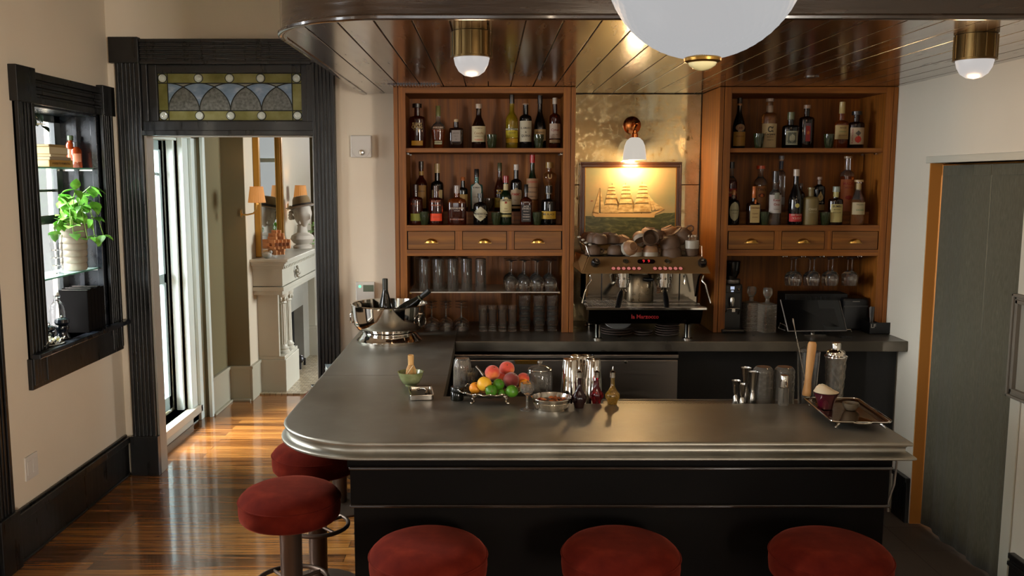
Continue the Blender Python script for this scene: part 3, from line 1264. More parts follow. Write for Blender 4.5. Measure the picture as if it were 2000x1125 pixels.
for (x0, x1) in ((-fw + .002, xs - .012), (xs + .012, fw - .004)):
    d = MB().box(x0, x1, -.155, -.13, .12, ZatY(703, 4.70)).build('door', M_STEEL, fr, .003)
    if x0 < -.1:
        hx = XatY(1028, 705, 4.7) - (fx0 + fx1) / 2
        mb = MB()
        mb.box(hx - .06, hx + .06, -.158, -.156, zr - .03, zr - .01)
        mb.box(hx - .065, hx + .065, -.172, -.156, zr - .012, zr - .006)
        mb.build('handle', M_BRASS, d, .002)
    else:
        hx = XatY(1222, 706, 4.7) - (fx0 + fx1) / 2
        MB().lathe([(0, -.005), (.009, -.005), (.009, .002), (0, .004)], 16, M=Matrix.Translation((hx, -.157, zr - .018)) @ Matrix.Rotation(PI / 2, 4, 'X')).build('lock', M_CHROME2, d)
hg = MB()
hg.box(xs - .01, xs + .01, -.16, -.14, zr - .05, zr - .004)
hg.build('hinge', M_CHROME, fr, .002)

# drip rail: perforated steel shelf along the server's edge
perf = pbr('perforated_steel', '857d70', .35, metal=.9)
N, L, b = nodes(perf)
tc = N.new('ShaderNodeTexCoord')
mp = N.new('ShaderNodeMapping')
mp.inputs['Rotation'].default_value = (0, 0, PI / 4)
mp.inputs['Scale'].default_value = (90, 90, 0)
L.new(tc.outputs['Object'], mp.inputs[0])
vo = N.new('ShaderNodeTexVoronoi')
vo.inputs['Scale'].default_value = 1
vo.inputs['Randomness'].default_value = 0
L.new(mp.outputs[0], vo.inputs[0])
r = ramp(N, [(.30, '0c0a08'), (.36, '857d70')])
L.new(vo.outputs[0], r.inputs[0])
L.new(r.outputs[0], b.inputs['Base Color'])
r = ramp(N, [(.30, (0, 0, 0)), (.36, (.9, .9, .9))])
L.new(vo.outputs[0], r.inputs[0])
L.new(r.outputs[0], b.inputs['Metallic'])
dr = thing('drip_rail', 'perforated steel drip rail along the inner edge of the zinc bar', 'drip rail', (.6, TY1 + .09, H - .03))
MB().box(-.348, .77, -.087, .08, -.004, 0).build('perforated_tray', perf, dr, .001)
mb = MB()
mb.box(-.348, .77, .08, .088, -.08, .004)
mb.box(-.348, .77, -.087, -.083, -.08, -.0045)
mb.build('lip', M_STEEL, dr, .002)

# ---------------------------------------------------------------- wooden cabinets
Zc = lambda y: ZatY(y, YC)
ZSH1, ZRL1 = Zc(289), Zc(440)
ZDR0, ZDR1 = Zc(487), Zc(452)
ZLO = Zc(500)


def make_handle(d, x, z, y):
    mb = MB()
    vs, fs = [], []
    nu, nv = 12, 6
    for j in range(nv + 1):
        f = j / nv * PI / 2
        for i in range(nu + 1):
            a = PI * i / nu
            vs.append((x + .034 * math.cos(a) * math.cos(f * .98), y - .022 * math.sin(f) - .001, z + .024 * math.sin(a) * (.35 + .65 * math.cos(f * .9))))
    for j in range(nv):
        for i in range(nu):
            a = j * (nu + 1) + i
            fs.append((a, a + 1, a + nu + 2, a + nu + 1))
    mb.add(vs, fs, 0, True)
    mb.box(x - .038, x + .038, y - .003, y, z - .003, z + .001)
    mb.build('handle', M_BRASS, d)


def cabinet(x0, x1, label, low_shelf):
    t = thing('bottle_cabinet', label, 'cabinet', ((x0 + x1) / 2, YC, H))
    ox, oy, oz = (x0 + x1) / 2, YC, H
    hw = (x1 - x0) / 2
    D = YM - YC - .004
    top = ZS - H - .002
    st = .066       # stile overall
    # outer casing, slightly behind the face frame
    for s_ in (-1, 1):
        mb = MB()
        for (a, b_, y_) in ((0, .024, 0), (.027, .055, .006), (.023, .028, .012)):
            xa, xb = s_ * (hw - a), s_ * (hw - b_)
            mb.box(min(xa, xb), max(xa, xb), y_, D, .001, top)
        mb.build('side_panel', M_OAKV, t, .0015)
        xa, xb = s_ * (hw - .027), s_ * (hw - st)
        MB().box(min(xa, xb), max(xa, xb), 0, .022, .001, top).build('stile', M_OAKV, t, .0015)
    for za, zb in ((Zc(182) - oz, top), (ZDR1 - oz + .002, ZRL1 - oz), (ZLO - oz, ZDR0 - oz - .002)):
        MB().box(-hw + st, hw - st, 0.0, .022, za, zb).build('rail', M_OAKH, t, .0015)
    wd = (2 * (hw - st)) / 3
    g = .02
    for i in (1, 2):
        xc = -hw + st + wd * i
        MB().box(xc - g, xc + g, 0.0, .022, ZDR0 - oz - .002, ZDR1 - oz + .002).build('divider', M_OAKV, t, .0015)
    MB().box(-hw + .05, hw - .05, D - .014, D - .001, .001, top).build('back_panel', M_OAKV, t)
    for y_, za, zb in ((.023, ZRL1 - oz - .02, ZRL1 - oz - .0005), (.023, ZLO - oz, ZLO - oz + .016), (.023, top - .03, top - .005)):
        MB().box(-hw + .055, hw - .055, y_, D - .015, za, zb).build('deck', M_OAKH, t)
    MB().box(-hw + .062, hw - .062, .012, D - .015, ZSH1 - oz - .024, ZSH1 - oz).build('shelf', M_OAKH, t, .0015)
    # low riser step for the rear row
    MB().box(-hw + .062, hw - .062, .155, D - .016, ZRL1 - oz, ZatY(413.5, 5.10) - oz).build('riser_step', M_OAKH, t, .001)
    for s_ in (-1, 1):
        for yy in (.09, .27):
            MB().box(s_ * (hw - .068) - .006, s_ * (hw - .068) + .006, yy, yy + .014, ZSH1 - oz - .034, ZSH1 - oz - .025).build('shelf_peg', M_CHROME2, t)
    for i in range(3):
        xa = -hw + st + wd * i + (g if i else .004) + .003
        xb = -hw + st + wd * (i + 1) - (g if i < 2 else .004) - .003
        d = MB().box(xa, xb, -.0015, .018, ZDR0 - oz + .001, ZDR1 - oz - .001).build('drawer', M_WALNUT, t, .0015)
        make_handle(d, (xa + xb) / 2, (Zc(474) - oz), -.0015)
    mb = MB()
    mb.box(-hw + st, hw - st, .018, .021, ZDR0 - oz - .002, ZDR1 - oz + .002)
    mb.build('drawer_gap', M_BLACKBOX, t)
    return t


cabinet(CXL0, CXL1, 'stained oak cabinet of bottles over a shelf of tall tumblers and upturned wine glasses', True)
cabinet(CXR0, CXR1, 'stained oak cabinet of bottles over hanging wine glasses and a coffee grinder', False)
RISE = ZatY(413.5, 5.10)

# frosted glass shelf in the first cabinet
gsz = Zc(571)
gs = thing('glass_shelf', 'ribbed white glass shelf holding tall tumblers in the oak cabinet', 'shelf', (-.024, 5.12, gsz))
mb = MB().box(-.425, .425, -.15, .21, -.006, 0)
rg = pbr('ribbed_shelf_glass', 'b9b0a2', .25)
mb.build('shelf_pane', rg, gs, .001)
mb = MB()
for xx in (-.43, .418):
    for yy in (-.1, .15):
        mb.box(xx, xx + .012, yy, yy + .012, -.018, -.0065)
mb.build('shelf_peg', M_BRASS, gs)

# ---------------------------------------------------------------- stools
ZSEAT = .68


def make_stool(label, x, y):
    t = thing('bar_stool', label, 'bar stool', (x, y, 0), 0, 'velvet bar stools')
    r = .190
    mb = MB()
    z = ZSEAT
    mb.lathe([(0, z), (.06, z - .0005), (.11, z - .003), (.145, z - .010), (.170, z - .022), (.184, z - .036), (r, z - .050)], 56)
    mb.lathe([(r, z - .050), (r + .001, z - .085), (r - .002, z - .112), (r - .012, z - .124), (r - .035, z - .130), (0, z - .130)], 56)
    s = mb.build('seat', M_VELVET, t)
    MB().torus((0, 0, z - .050), r + .0005, .0032, 56, 8).build('piping', M_VELVET, s)
    MB().lathe([(0, z - .131), (.09, z - .131), (.09, z - .140), (.05, z - .145), (.042, z - .155), (.040, .03), (.06, .022)], 32).build('pedestal', M_IRON, t)
    MB().lathe([(.19, .0), (.19, .010), (.17, .016), (.06, .022), (0, .024)], 48).build('base_plate', M_IRON, t)
    mb = MB()
    zr_ = .30
    mb.torus((0, 0, zr_), .135, .0095, 48, 10)
    for k in range(4):
        a = PI / 4 + k * PI / 2
        mb.rod((.035 * math.cos(a), .035 * math.sin(a), zr_), (.135 * math.cos(a), .135 * math.sin(a), zr_), .007, 8)
    mb.build('foot_ring', M_CHROME2 if False else M_IRON, t)
    return t


s0 = make_stool('rust velvet stool with its back to the doorway, clear of the rounded bar corner', -.756, 3.24)
dup(s0, (-.765, 3.80, 0), 'rust velvet stool half tucked under the rounded corner of the bar', group='velvet bar stools')
dup(s0, (-.84, 4.82, 0), 'velvet stool beside the fireplace view with books piled on its seat', group='velvet bar stools')
dup(s0, (-.196, 2.735, 0), 'rust velvet stool at the bar front, the one under the fruit bowl', group='velvet bar stools')
dup(s0, (.425, 2.735, 0), 'bright rust velvet stool at the middle of the bar front', group='velvet bar stools')
dup(s0, (1.10, 2.73, 0), 'deep red velvet stool at the bar front below the silver tray', group='velvet bar stools')

# ---------------------------------------------------------------- lamps
M_OPAL = pbr('lit_opal_glass', '101010', .4, emit='beb9b6', es=1)


def flush_lamp(x, y, label):
    t = thing('ceiling_lamp', label, 'ceiling lamp', (x, y, ZS), 0, 'flush lamps on the boarded ceiling')
    mb = MB()
    n = 12
    pr = [(0, -.001), (.068, -.001), (.068, -.082), (.072, -.083), (.072, -.089), (.060, -.089)]
    mb.lathe(pr, 40)
    for k in range(n):
        a = 2 * PI * k / n
        mb.rod((.0685 * math.cos(a), .0685 * math.sin(a), -.003), (.0685 * math.cos(a), .0685 * math.sin(a), -.081), .003, 6)
    mb.build('brass_collar', pbr('dim_brass', '5f4c2e', .34, metal=1), t)
    MB().lathe([(.062, -.085), (.062, -.09), (.057, -.112), (.045, -.134), (.025, -.148), (0, -.153)], 40).build('glass_dome', M_OPAL, t)
    l = _light('flush_lamp_light', 'POINT', (x, y, ZS - .2), 5, (1, .62, .32), shadow_soft_size=.05)
    return t


x1, y1 = onZ(921, 62, ZS)
flush_lamp(x1, y1, 'lit brass flush lamp on the boards before the tall tumbler cabinet')
x1, y1 = onZ(1907, 68, ZS)
flush_lamp(x1, y1, 'lit brass flush lamp on the boards nearest the linen curtain')

# big beaded globe
GY = 1.9
gr_ = 190 / F * GY * .985
gx, gz = .447, ZatY(-85, GY) - .0
t = thing('pendant_globe', 'large glowing beaded glass globe pendant with a brass finial', 'pendant lamp', (gx, GY, gz))
mb = MB()
nu, nv = 140, 70
vs, fs = [], []
for j in range(nv + 1):
    f = PI * j / nv
    for i in range(nu):
        a = 2 * PI * i / nu
        bump = .0022 * (math.sin(a * nu / 4) * math.sin(f * nv / 2.2))
        rr = gr_ + bump * .4 + (.0022 if (i + j) % 2 else -.0012)
        vs.append((rr * math.sin(f) * math.cos(a), rr * math.sin(f) * math.sin(a), rr * math.cos(f)))
for j in range(nv):
    for i in range(nu):
        k = (i + 1) % nu
        fs.append((j * nu + i, j * nu + k, (j + 1) * nu + k, (j + 1) * nu + i))
mb.add(vs, fs, 0, True)
mb.build('globe_shade', pbr('beaded_lit_glass', '101010', .4, emit='b0b0b1', es=1), t)
zb = -gr_
MB().lathe([(.0, zb + .004), (.036, zb + .004), (.039, zb - .001), (.038, zb - .006), (.033, zb - .009), (.030, zb - .0095)], 40).build('finial_ring', M_BRASS, t)
MB().lathe([(.030, zb - .0095), (.027, zb - .015), (.018, zb - .021), (.008, zb - .0245), (0, zb - .0255)], 32).build('finial_jewel', pbr('finial_glass', 'e8dcae', .1, coat=1, emit='b5a86a', es=.5), t)
MB().rod((0, 0, gr_ - .002), (0, 0, ZT - gz), .008, 10).build('drop_rod', M_BRASS, t)
_light('globe_lamp_light', 'POINT', (gx, GY, gz), 84, (1, .80, .58), shadow_soft_size=gr_ + .02)

# wall lamp over the ship painting
lx, ly, lz = XatY(1234, 240, YM), YM - .004, ZatY(245, YM)
t = thing('wall_lamp', 'copper swan-neck wall lamp with a lit white glass shade above the ship painting', 'wall lamp', (lx, ly, lz))
Mx = Matrix.Rotation(PI / 2, 4, 'X')
M_COPPER = pbr('copper_lamp_metal', 'b87440', .22, metal=1)
MB().lathe([(0, 0), (.053, 0), (.053, .006), (.045, .014), (.02, .02), (0, .02)], 40, M=Mx).build('back_plate', M_COPPER, t)
mb = MB()
mb.tube([(0, -.018, -.002), (.004, -.05, .012), (0.012, -.085, .012), (.012, -.11, .0), (.004, -.118, -.02), (.0, -.118, -.045)], .008, 10)
mb.sph((.012, -.106, .004), .014, 14)
mb.lathe([(.009, -.032), (.013, -.036), (.013, -.05), (.019, -.054), (.019, -.080), (.013, -.084)], 20, (.0, -.118))
mb.build('arm', M_COPPER, t)
MB().lathe([(.012, -.074), (.030, -.080), (.048, -.097), (.059, -.125), (.065, -.16), (.069, -.205), (.066, -.205), (.06, -.16), (.054, -.125), (.044, -.10), (.02, -.084)], 36, (.0, -.118)).build('glass_shade', pbr('lit_milk_glass', '101010', .35, emit='c8c0b4', es=1), t)
_light('wall_lamp_light', 'POINT', (lx, ly - .125, lz - .235), 12, (1, .66, .32), shadow_soft_size=.045)

# ---------------------------------------------------------------- ship painting leaning on the mirror
px0, px1 = XatY(1133, 400, 5.27), XatY(1332, 400, 5.27)
pz0, pz1 = ZatY(478, 5.27), ZatY(316.5, 5.30)
t = thing('ship_painting', 'framed painting of a four-masted sailing ship, leaning on the mirror above the espresso machine', 'painting', ((px0 + px1) / 2, 5.30, pz0))
hw, hh = (px1 - px0) / 2, pz1 - pz0
mb = MB()
b1 = .016
for (a0, a1, c0, c1, d) in ((0, .012, 0, 0, .024), (.012, .030, 0, 0, .018)):
    mb.box(-hw + a0, hw - a0, -d, 0, hh - a1, hh - a0)
    mb.box(-hw + a0, hw - a0, -d, 0, a0, a1)
    mb.box(-hw + a0, -hw + a1, -d, 0, a1, hh - a1)
    mb.box(hw - a1, hw - a0, -d, 0, a1, hh - a1)
mb.build('frame', pbr('dark_walnut_frame', '3a2010', .3, coat=.5), t, .003)
mb = MB()
for (a0, a1) in ((0.030, .034),):
    mb.box(-hw + a0, hw - a0, -.016, 0, hh - a1, hh - a0)
    mb.box(-hw + a0, hw - a0, -.016, 0, a0, a1)
    mb.box(-hw + a0, -hw + a1, -.016, 0, a1, hh - a1)
    mb.box(hw - a1, hw - a0, -.016, 0, a1, hh - a1)
mb.build('gilt_slip', M_GILT, t, .001)
# canvas, built as painted patches
cw, ch = hw - .034, hh - .068
ax0_, ax1_ = 1144.6, 1322.0
ay0, ay1 = 326.7, 466.0


def cv(px, py):
    return (-cw + (px - ax0_) / (ax1_ - ax0_) * 2 * cw, .034 + (ay1 - py) / (ay1 - ay0) * ch)


sky_m = noisy(pbr('painted_sky', '9a9566', .5), (3, 3, 5), [(.3, '8f9470'), (.5, 'a89b6a'), (.72, 'c09a68')], nscale=1.2, bump=.1, coat=None) if False else noisy(pbr('painted_sky', '9a9566', .5), (3, 3, 5), [(.3, '868d6c'), (.5, 'a0966a'), (.72, 'b89a6c')], nscale=1.2, bump=.1)
sea_m = noisy(pbr('painted_sea', '4e5337', .45), (14, 1, 40), [(.3, '33391f'), (.55, '4f5534'), (.75, '7d7a4c')], nscale=1, bump=.2, distort=1.5)
sail_m = noisy(pbr('painted_sail', 'd3b275', .5), (30, 30, 60), [(.35, 'a98850'), (.65, 'dcbf86')])
shade_m = pbr('painted_sail_shade', '7a6034', .5)
hull_m = pbr('painted_hull', 'd0ab72', .5)
mast_m = pbr('painted_mast', '5b4526', .5)
flag_m = pbr('painted_flag', '8c3a22', .5)
cm = MB()
cm.prism([cv(ax0_, ay1), cv(ax1_, ay1), cv(ax1_, ay0), cv(ax0_, ay0)], -.008, -.004, 'Y', 0)
hz = 422.5
seapoly = [cv(ax0_, ay1), cv(ax1_, ay1), cv(ax1_, 414)] + [cv(x, 415 + (ax1_ - x) * .06 + 1.2 * math.sin(x * .4)) for x in (1312, 1300, 1290)] + [cv(1280, 421), cv(1240, hz), cv(1180, hz), cv(ax0_, 421)]
cm.prism(seapoly, -.0086, -.008, 'Y', 1)


def patch(pts, m, d=.0092):
    cm.prism([cv(x, y) for x, y in pts], -d, -.008, 'Y', m)


# hull
patch([(1158, 417), (1164, 423), (1281, 424), (1283, 417), (1272, 418), (1166, 419)], 4)
patch([(1160, 415.5), (1272, 416.5), (1300, 407), (1301, 407.6), (1280, 418.5), (1163, 419.5)], 4, .0094)
# masts
for mx_, ty in ((1173.5, 366), (1197, 356.5), (1223.5, 356), (1256, 354)):
    patch([(mx_ - .5, ty), (mx_ + .5, ty), (mx_ + .7, 417), (mx_ - .7, 417)], 5, .0089)
# square sails on three masts
for mx_, ty, wtop, wbot in ((1196, 357, 11, 30), (1225, 356, 13, 30), (1258, 355, 13, 36)):
    rows = [0, .11, .21, .34, .49, .68, 1.0]
    for i in range(6):
        ya, yb = ty + 3 + rows[i] * 57, ty + 3 + rows[i + 1] * 57
        wa = wtop + (wbot - wtop) * rows[i]
        wb = wtop + (wbot - wtop) * rows[i + 1]
        sh = rows[i] * -2
        patch([(mx_ - wa / 2 + sh, ya + 1.2), (mx_ + sh, ya + .4), (mx_ + wa / 2 + sh, ya + 1.2), (mx_ + wb / 2 + sh + .6, yb - 1.5), (mx_ + wb * .2 + sh, yb - 2.3), (mx_ - wb * .3 + sh, yb - 2.0), (mx_ - wb / 2 + sh, yb - 1.2)], 2, .0095 + i * .00012)
        patch([(mx_ - wb / 2 + sh, yb - 1.8), (mx_ + wb / 2 + sh, yb - 1.8), (mx_ + wb / 2 + sh, yb - .4), (mx_ - wb / 2 + sh, yb - .2)], 3, .0093)
    for q in range(3):
        patch([(mx_ + wtop / 2 + 1 + q, ty + 14 + q * 9), (mx_ + wbot / 2 + 2 + q, ty + 44), (mx_ + wbot / 2 - 1 + q, ty + 54)], 3 if q == 1 else 2, .0091)
# spanker and jibs
patch([(1173, 368), (1160, 412), (1158.5, 415), (1171, 416)], 2, .0096)
patch([(1174, 372), (1175, 415), (1185, 413), (1180, 392)], 2, .0096)
patch([(1160, 412), (1158, 415), (1171, 417), (1171, 415)], 3, .0097)
for q, (tx, ty, bx) in enumerate(((1267, 376, 1278), (1270, 380, 1284), (1273, 385, 1291), (1276, 391, 1299))):
    patch([(tx, ty), (bx + 2, 405 + q * .6), (bx - 7, 412 - q), (tx + 1, ty + 8)], 2, .0095 + q * .0002)
    patch([(tx, ty + 3), (bx - 7, 412 - q), (bx - 8, 412 - q)], 3, .0099)
patch([(1156, 390.5), (1161, 391.5), (1156.5, 392.6)], 6, .0094)
cm.build('canvas', [sky_m, sea_m, sail_m, shade_m, hull_m, mast_m, flag_m], t)
MB().box(-hw + .02, hw - .02, -.004, 0, .02, hh - .02).build('backing_board', M_BLACKBOX, t)
t.rotation_euler = (R(-2.0), 0, 0)

# ---------------------------------------------------------------- wall devices
x0, x1, z0, z1 = XatY(687, 290, YB), XatY(727, 290, YB), ZatY(308, YB), ZatY(265, YB)
t = thing('emergency_light', 'small white emergency light on the cream wall above the thermostat', 'light', ((x0 + x1) / 2, YB, z0))
MB().box(-(x1 - x0) / 2, (x1 - x0) / 2, -.045, 0, 0, z1 - z0).build('housing', M_WHITEPL, t, .006)
MB().lathe([(0, .0), (.016, 0), (.018, .006), (.014, .012), (0, .014)], 20, M=Matrix.Translation((.005, -.045, .03)) @ Matrix.Rotation(PI / 2, 4, 'X')).build('lamp', M_CHROME, t)
MB().lathe([(.055, 0), (.0555, 0), (.0555, .003), (.055, .003)], 20, a0=PI, a1=2 * PI, M=Matrix.Translation((0, -.046, .052)) @ Matrix.Rotation(PI / 2, 4, 'X')).build('lens_edge', pbr('grey_plastic', '8d8a86', .4), t)
x0, x1, z0, z1 = XatY(696, 565, YB), XatY(732.5, 565, YB), ZatY(586, YB), ZatY(550, YB)
t = thing('thermostat', 'white wall thermostat with a grey screen and a small green light', 'thermostat', ((x0 + x1) / 2, YB, z0))
hw = (x1 - x0) / 2
hh = z1 - z0
MB().box(-hw, hw, -.022, 0, 0, hh).build('housing', M_WHITEPL, t, .003)
MB().box(-.012, .052, -.0235, -.021, hh * .48, hh * .84).build('screen', pbr('lcd_screen', '5f6a58', .25), t)
MB().lathe([(0, 0), (.009, 0), (.008, .003), (0, .004)], 20, M=Matrix.Translation((-.032, -.022, hh * .76)) @ Matrix.Rotation(PI / 2, 4, 'X')).build('status_light', pbr('green_led', '6fe0b0', .4, emit='6fe0b0', es=1.2), t)
# switch plate on the left wall, near the floor
ya = -XL / ((CX - 35) / F) * 1.0
t = thing('outlet_cover', 'white double outlet plate on the cream wall above the black baseboard', 'outlet', (XL, 4.235, .425))
MB().box(0, .007, -.06, .06, -.06, .06).build('plate', M_WHITEPL, t, .003)
for s_ in (-1, 1):
    MB().box(.007, .009, s_ * .026 - .017, s_ * .026 + .017, -.034, .034).build('socket_face', M_WHITEPL, t, .002)

# ---------------------------------------------------------------- curtain in the passage opening
M_LINEN = noisy(pbr('grey_green_linen', '565a4c', .9, sheen=.1), (160, 160, 30), [(.3, '4a4838'), (.6, '565344'), (.8, '615e4d')], bump=.3, bdist=.001)


def curtain(y0, y1, zb, zt, label, ph):
    t = thing('linen_curtain', label, 'curtain', (XR + .062, (y0 + y1) / 2, zb))
    vs, fs = [], []
    n, k = 60, 24
    for j in range(k + 1):
        for i in range(n + 1):
            u = i / n
            z = (zt - zb) * j / k
            sp = (1 - j / k)
            yy = (y0 - y1) / 2 * (-1) * (2 * u - 1)
            yy = (u - .5) * (y1 - y0) * (1 + .0 * sp)
            xx = .010 * math.sin(u * 9 + ph) * (.4 + .6 * sp) + .006 * math.sin(u * 23 + ph * 2) * sp
            vs.append((xx, yy, z))
    for j in range(k):
        for i in range(n):
            a = j * (n + 1) + i
            fs.append((a, a + 1, a + n + 2, a + n + 1))
    o = MB().add(vs, fs, 0, True).build('drape', M_LINEN, t)
    sm = o.modifiers.new('cloth', 'SOLIDIFY')
    sm.thickness = .003
    MB().box(-.004, .004, -(y1 - y0) / 2, (y1 - y0) / 2, zt - zb - .05, zt - zb).build('header_tape', M_LINEN, t, .002)
    return t


# the two drapes part along a narrow gap
curtain(4.10, 4.535, .012, OZ - .012, 'grey-green linen drape hanging next to the ochre jamb', .4)
curtain(3.60, 4.088, .012, OZ - .012, 'grey-green linen drape hanging next to the framed picture', 2.1)
tag(MB().rod((XR + .066, 3.6, OZ - .006), (XR + .066, OY1 - .008, OZ - .006), .005).build('curtain_rod', M_BRASS), 'thin brass rod carrying the linen drapes', 'curtain rod')
struct(MB().box(XR + .1, XR + .11, 3.5, OY1, .0, OZ), 'wall_passage_dark', M_BLACKBOX) if False else None
# frame at the picture's edge, on the right wall
fy1 = XR * F * .985 / (1983 - CX)
t = thing('wall_frame', 'grey wooden picture frame on the wall past the linen curtain', 'picture frame', (XR, fy1 - .3, 0.9))
zf0, zf1 = ZatY(773, fy1), ZatY(573, fy1)
mb = MB()
for (a0, a1, d) in ((0, .012, .03), (.012, .024, .022), (.024, .04, .028)):
    mb.box(-d, 0, .3 - a1, .3 - a0, zf0 - .9 + a0, zf1 - .9 - a0)
    mb.box(-d, 0, -.3 + a0, -.3 + a1, zf0 - .9 + a0, zf1 - .9 - a0)
    mb.box(-d, 0, -.3 + a0, .3 - a0, zf0 - .9 + a0, zf0 - .9 + a1)
    mb.box(-d, 0, -.3 + a0, .3 - a0, zf1 - .9 - a1, zf1 - .9 - a0)
mb.build('frame', pbr('grey_frame_wood', '6d675c', .5), t, .002)
MB().box(-.01, -.002, -.27, .27, zf0 - .9 + .03, zf1 - .9 - .03).build('picture', pbr('pale_print', '8a8578', .5), t)

# ================================================================== FAR ROOM FURNITURE
M_MANTEL = noisy(pbr('mantel_paint', 'aeaa9b', .35), (2, 2, 2), [(.3, 'a9a595'), (.7, 'b4b0a1')])
fp = thing('fireplace', 'pale grey-green painted fireplace mantel with fluted columns, through the doorway', 'fireplace', (-1.95, 8.55, 0))


def FB(mb, x0, x1, y0, y1, z0, z1):
    mb.box(x0 + 1.95, x1 + 1.95, y0 - 8.55, y1 - 8.55, z0, z1)


FY0, FY1 = 7.5, 9.6
mb = MB()
FB(mb, -1.98, -1.665, 7.30, 9.8, 1.150, 1.172)
FB(mb, -1.98, -1.685, 7.32, 9.78, 1.135, 1.150)
FB(mb, -1.98, -1.70, 7.34, 9.76, 1.115, 1.135)
mb.build('mantel_shelf', M_MANTEL, fp, .004)
mb = MB()
FB(mb, -1.98, -1.73, 7.38, 9.72, .94, 1.115)
FB(mb, -1.98, -1.715, 7.37, 9.73, 1.085, 1.115)
FB(mb, -1.98, -1.72, 7.37, 9.73, .90, .935)
FB(mb, -1.98, -1.735, 7.39, 9.71, .865, .90)
for i in range(40):
    FB(mb, -1.712, -1.704, 7.385 + i * .059, 7.415 + i * .059, 1.087, 1.108)
mb.build('frieze', M_MANTEL, fp, .003)
mb = MB()
for yy in (7.86, 9.24):
    mb = MB()
    for k in range(7):
        a = k * .9
        rr = .05 if k % 2 else .03
        mb.sph((.245 - .0, yy - 8.55 + rr * math.cos(a * 2) * .9, 1.01 + rr * math.sin(a * 2)), .014, 10)
    mb.sph((.248, yy - 8.55, 1.01), .025, 12)
    mb.build('carved_ornament', pbr('ornament_grey', '8e897b', .4), fp)
for (a, b) in ((7.5, 8.0), (9.1, 9.6)):
    mb = MB()
    FB(mb, -1.98, -1.89, a, b, 0, .865)
    FB(mb, -1.979, -1.745, a - .012, b + .012, 0, .29)
    FB(mb, -1.979, -1.755, a - .004, b + .004, .29, .32)
    FB(mb, -1.979, -1.80, a - .006, a + .03, .32, .865)
    mb.build('pilaster', M_MANTEL, fp, .004)
for yy in (7.66, 7.86, 9.24, 9.44):
    mb = MB()
    c = (.145, yy - 8.55)
    pr = [(.055, .32), (.055, .34), (.045, .35), (.052, .365), (.04, .38), (.036, .40)]
    mb.lathe(pr, 24, c)
    # fluted shaft
    vs, fs = [], []
    n = 48
    for j, zz in enumerate((.40, .60, .76)):
        r0 = .037 - .003 * j
        for i in range(n):
            a = 2 * PI * i / n
            rr = r0 - .004 * (.5 - .5 * math.cos(a * 12))
            vs.append((c[0] + rr * math.cos(a), c[1] + rr * math.sin(a), zz))
    for j in range(2):
        for i in range(n):
            k = (i + 1) % n
            fs.append((j * n + i, j * n + k, (j + 1) * n + k, (j + 1) * n + i))
    mb.add(vs, fs, 0, True)
    mb.lathe([(.036, .76), (.042, .765), (.036, .775), (.040, .80), (.055, .83), (.058, .84), (.058, .864)], 24, c)
    for i in range(8):
        a = 2 * PI * i / 8
        mb.sph((c[0] + .044 * math.cos(a), c[1] + .044 * math.sin(a), .80), .012, 8, sc=(1, 1, 1.8))
    mb.build('column', M_MANTEL, fp)
sur = noisy(pbr('grey_slate_surround', '97958c', .3), (3, 3, 3), [(.3, '8b897f'), (.7, 'a3a198')])
mb = MB()
FB(mb, -1.975, -1.87, 8.0, 8.27, 0.012, .865)
FB(mb, -1.975, -1.87, 8.83, 9.1, 0.012, .865)
FB(mb, -1.975, -1.87, 8.27, 8.83, .58, .865)
mb.build('surround', sur, fp, .002)
mb = MB()
FB(mb, -1.979, -1.965, 8.26, 8.84, .012, .585)
mb.build('firebox', M_BLACKBOX, fp)
tag(MB().box(-1.98, -.85, 7.42, 9.75, .0, .012).build('hearth', M_HEARTH), 'worn cream mosaic tile hearth on the floor before the fireplace', 'hearth')
t = thing('andiron', 'dark iron andiron with a ball end in the fireplace opening', 'andiron', (-1.82, 8.40, .012))
MB().sph((0, 0, .10), .04, 16).rod((0, 0, 0), (0, 0, .08), .012).box(-.10, -.04, -.01, .22, .04, .07).box(-.01, .01, .19, .21, 0, .07).build('post', pbr('iron_grey', '4a4a4c', .35, metal=.9), t)

# tall gilt mirror over the mantel
my0, my1 = 7.50, 8.38
t = thing('gilt_mirror', 'tall gilt-framed mirror on the chimney breast behind the plaster bust', 'mirror', (-1.98, (my0 + my1) / 2, 1.175))
w = (my1 - my0) / 2
mb = MB()
for (a0, a1, d) in ((0, .05, .05), (.05, .07, .035), (.07, .085, .042)):
    mb.box(0, d, -w + a0, -w + a1, 0, 1.85)
    mb.box(0, d, w - a1, w - a0, 0, 1.85)
    mb.box(0, d, -w + a1, w - a1, 1.85 - a1, 1.85 - a0)
    mb.box(0, d, -w + a1, w - a1, a0 * .6, a1 * .6)
mb.build('frame', M_GILT, t, .006)
MB().box(.012, .018, -w + .085, w - .085, .04, 1.77).build('mirror_pane', pbr('clear_mirror', 'c9cfca', .02, metal=1), t)
MB().box(.001, .011, -w + .08, w - .08, .01, 1.8).build('backing', M_BLACKBOX, t)


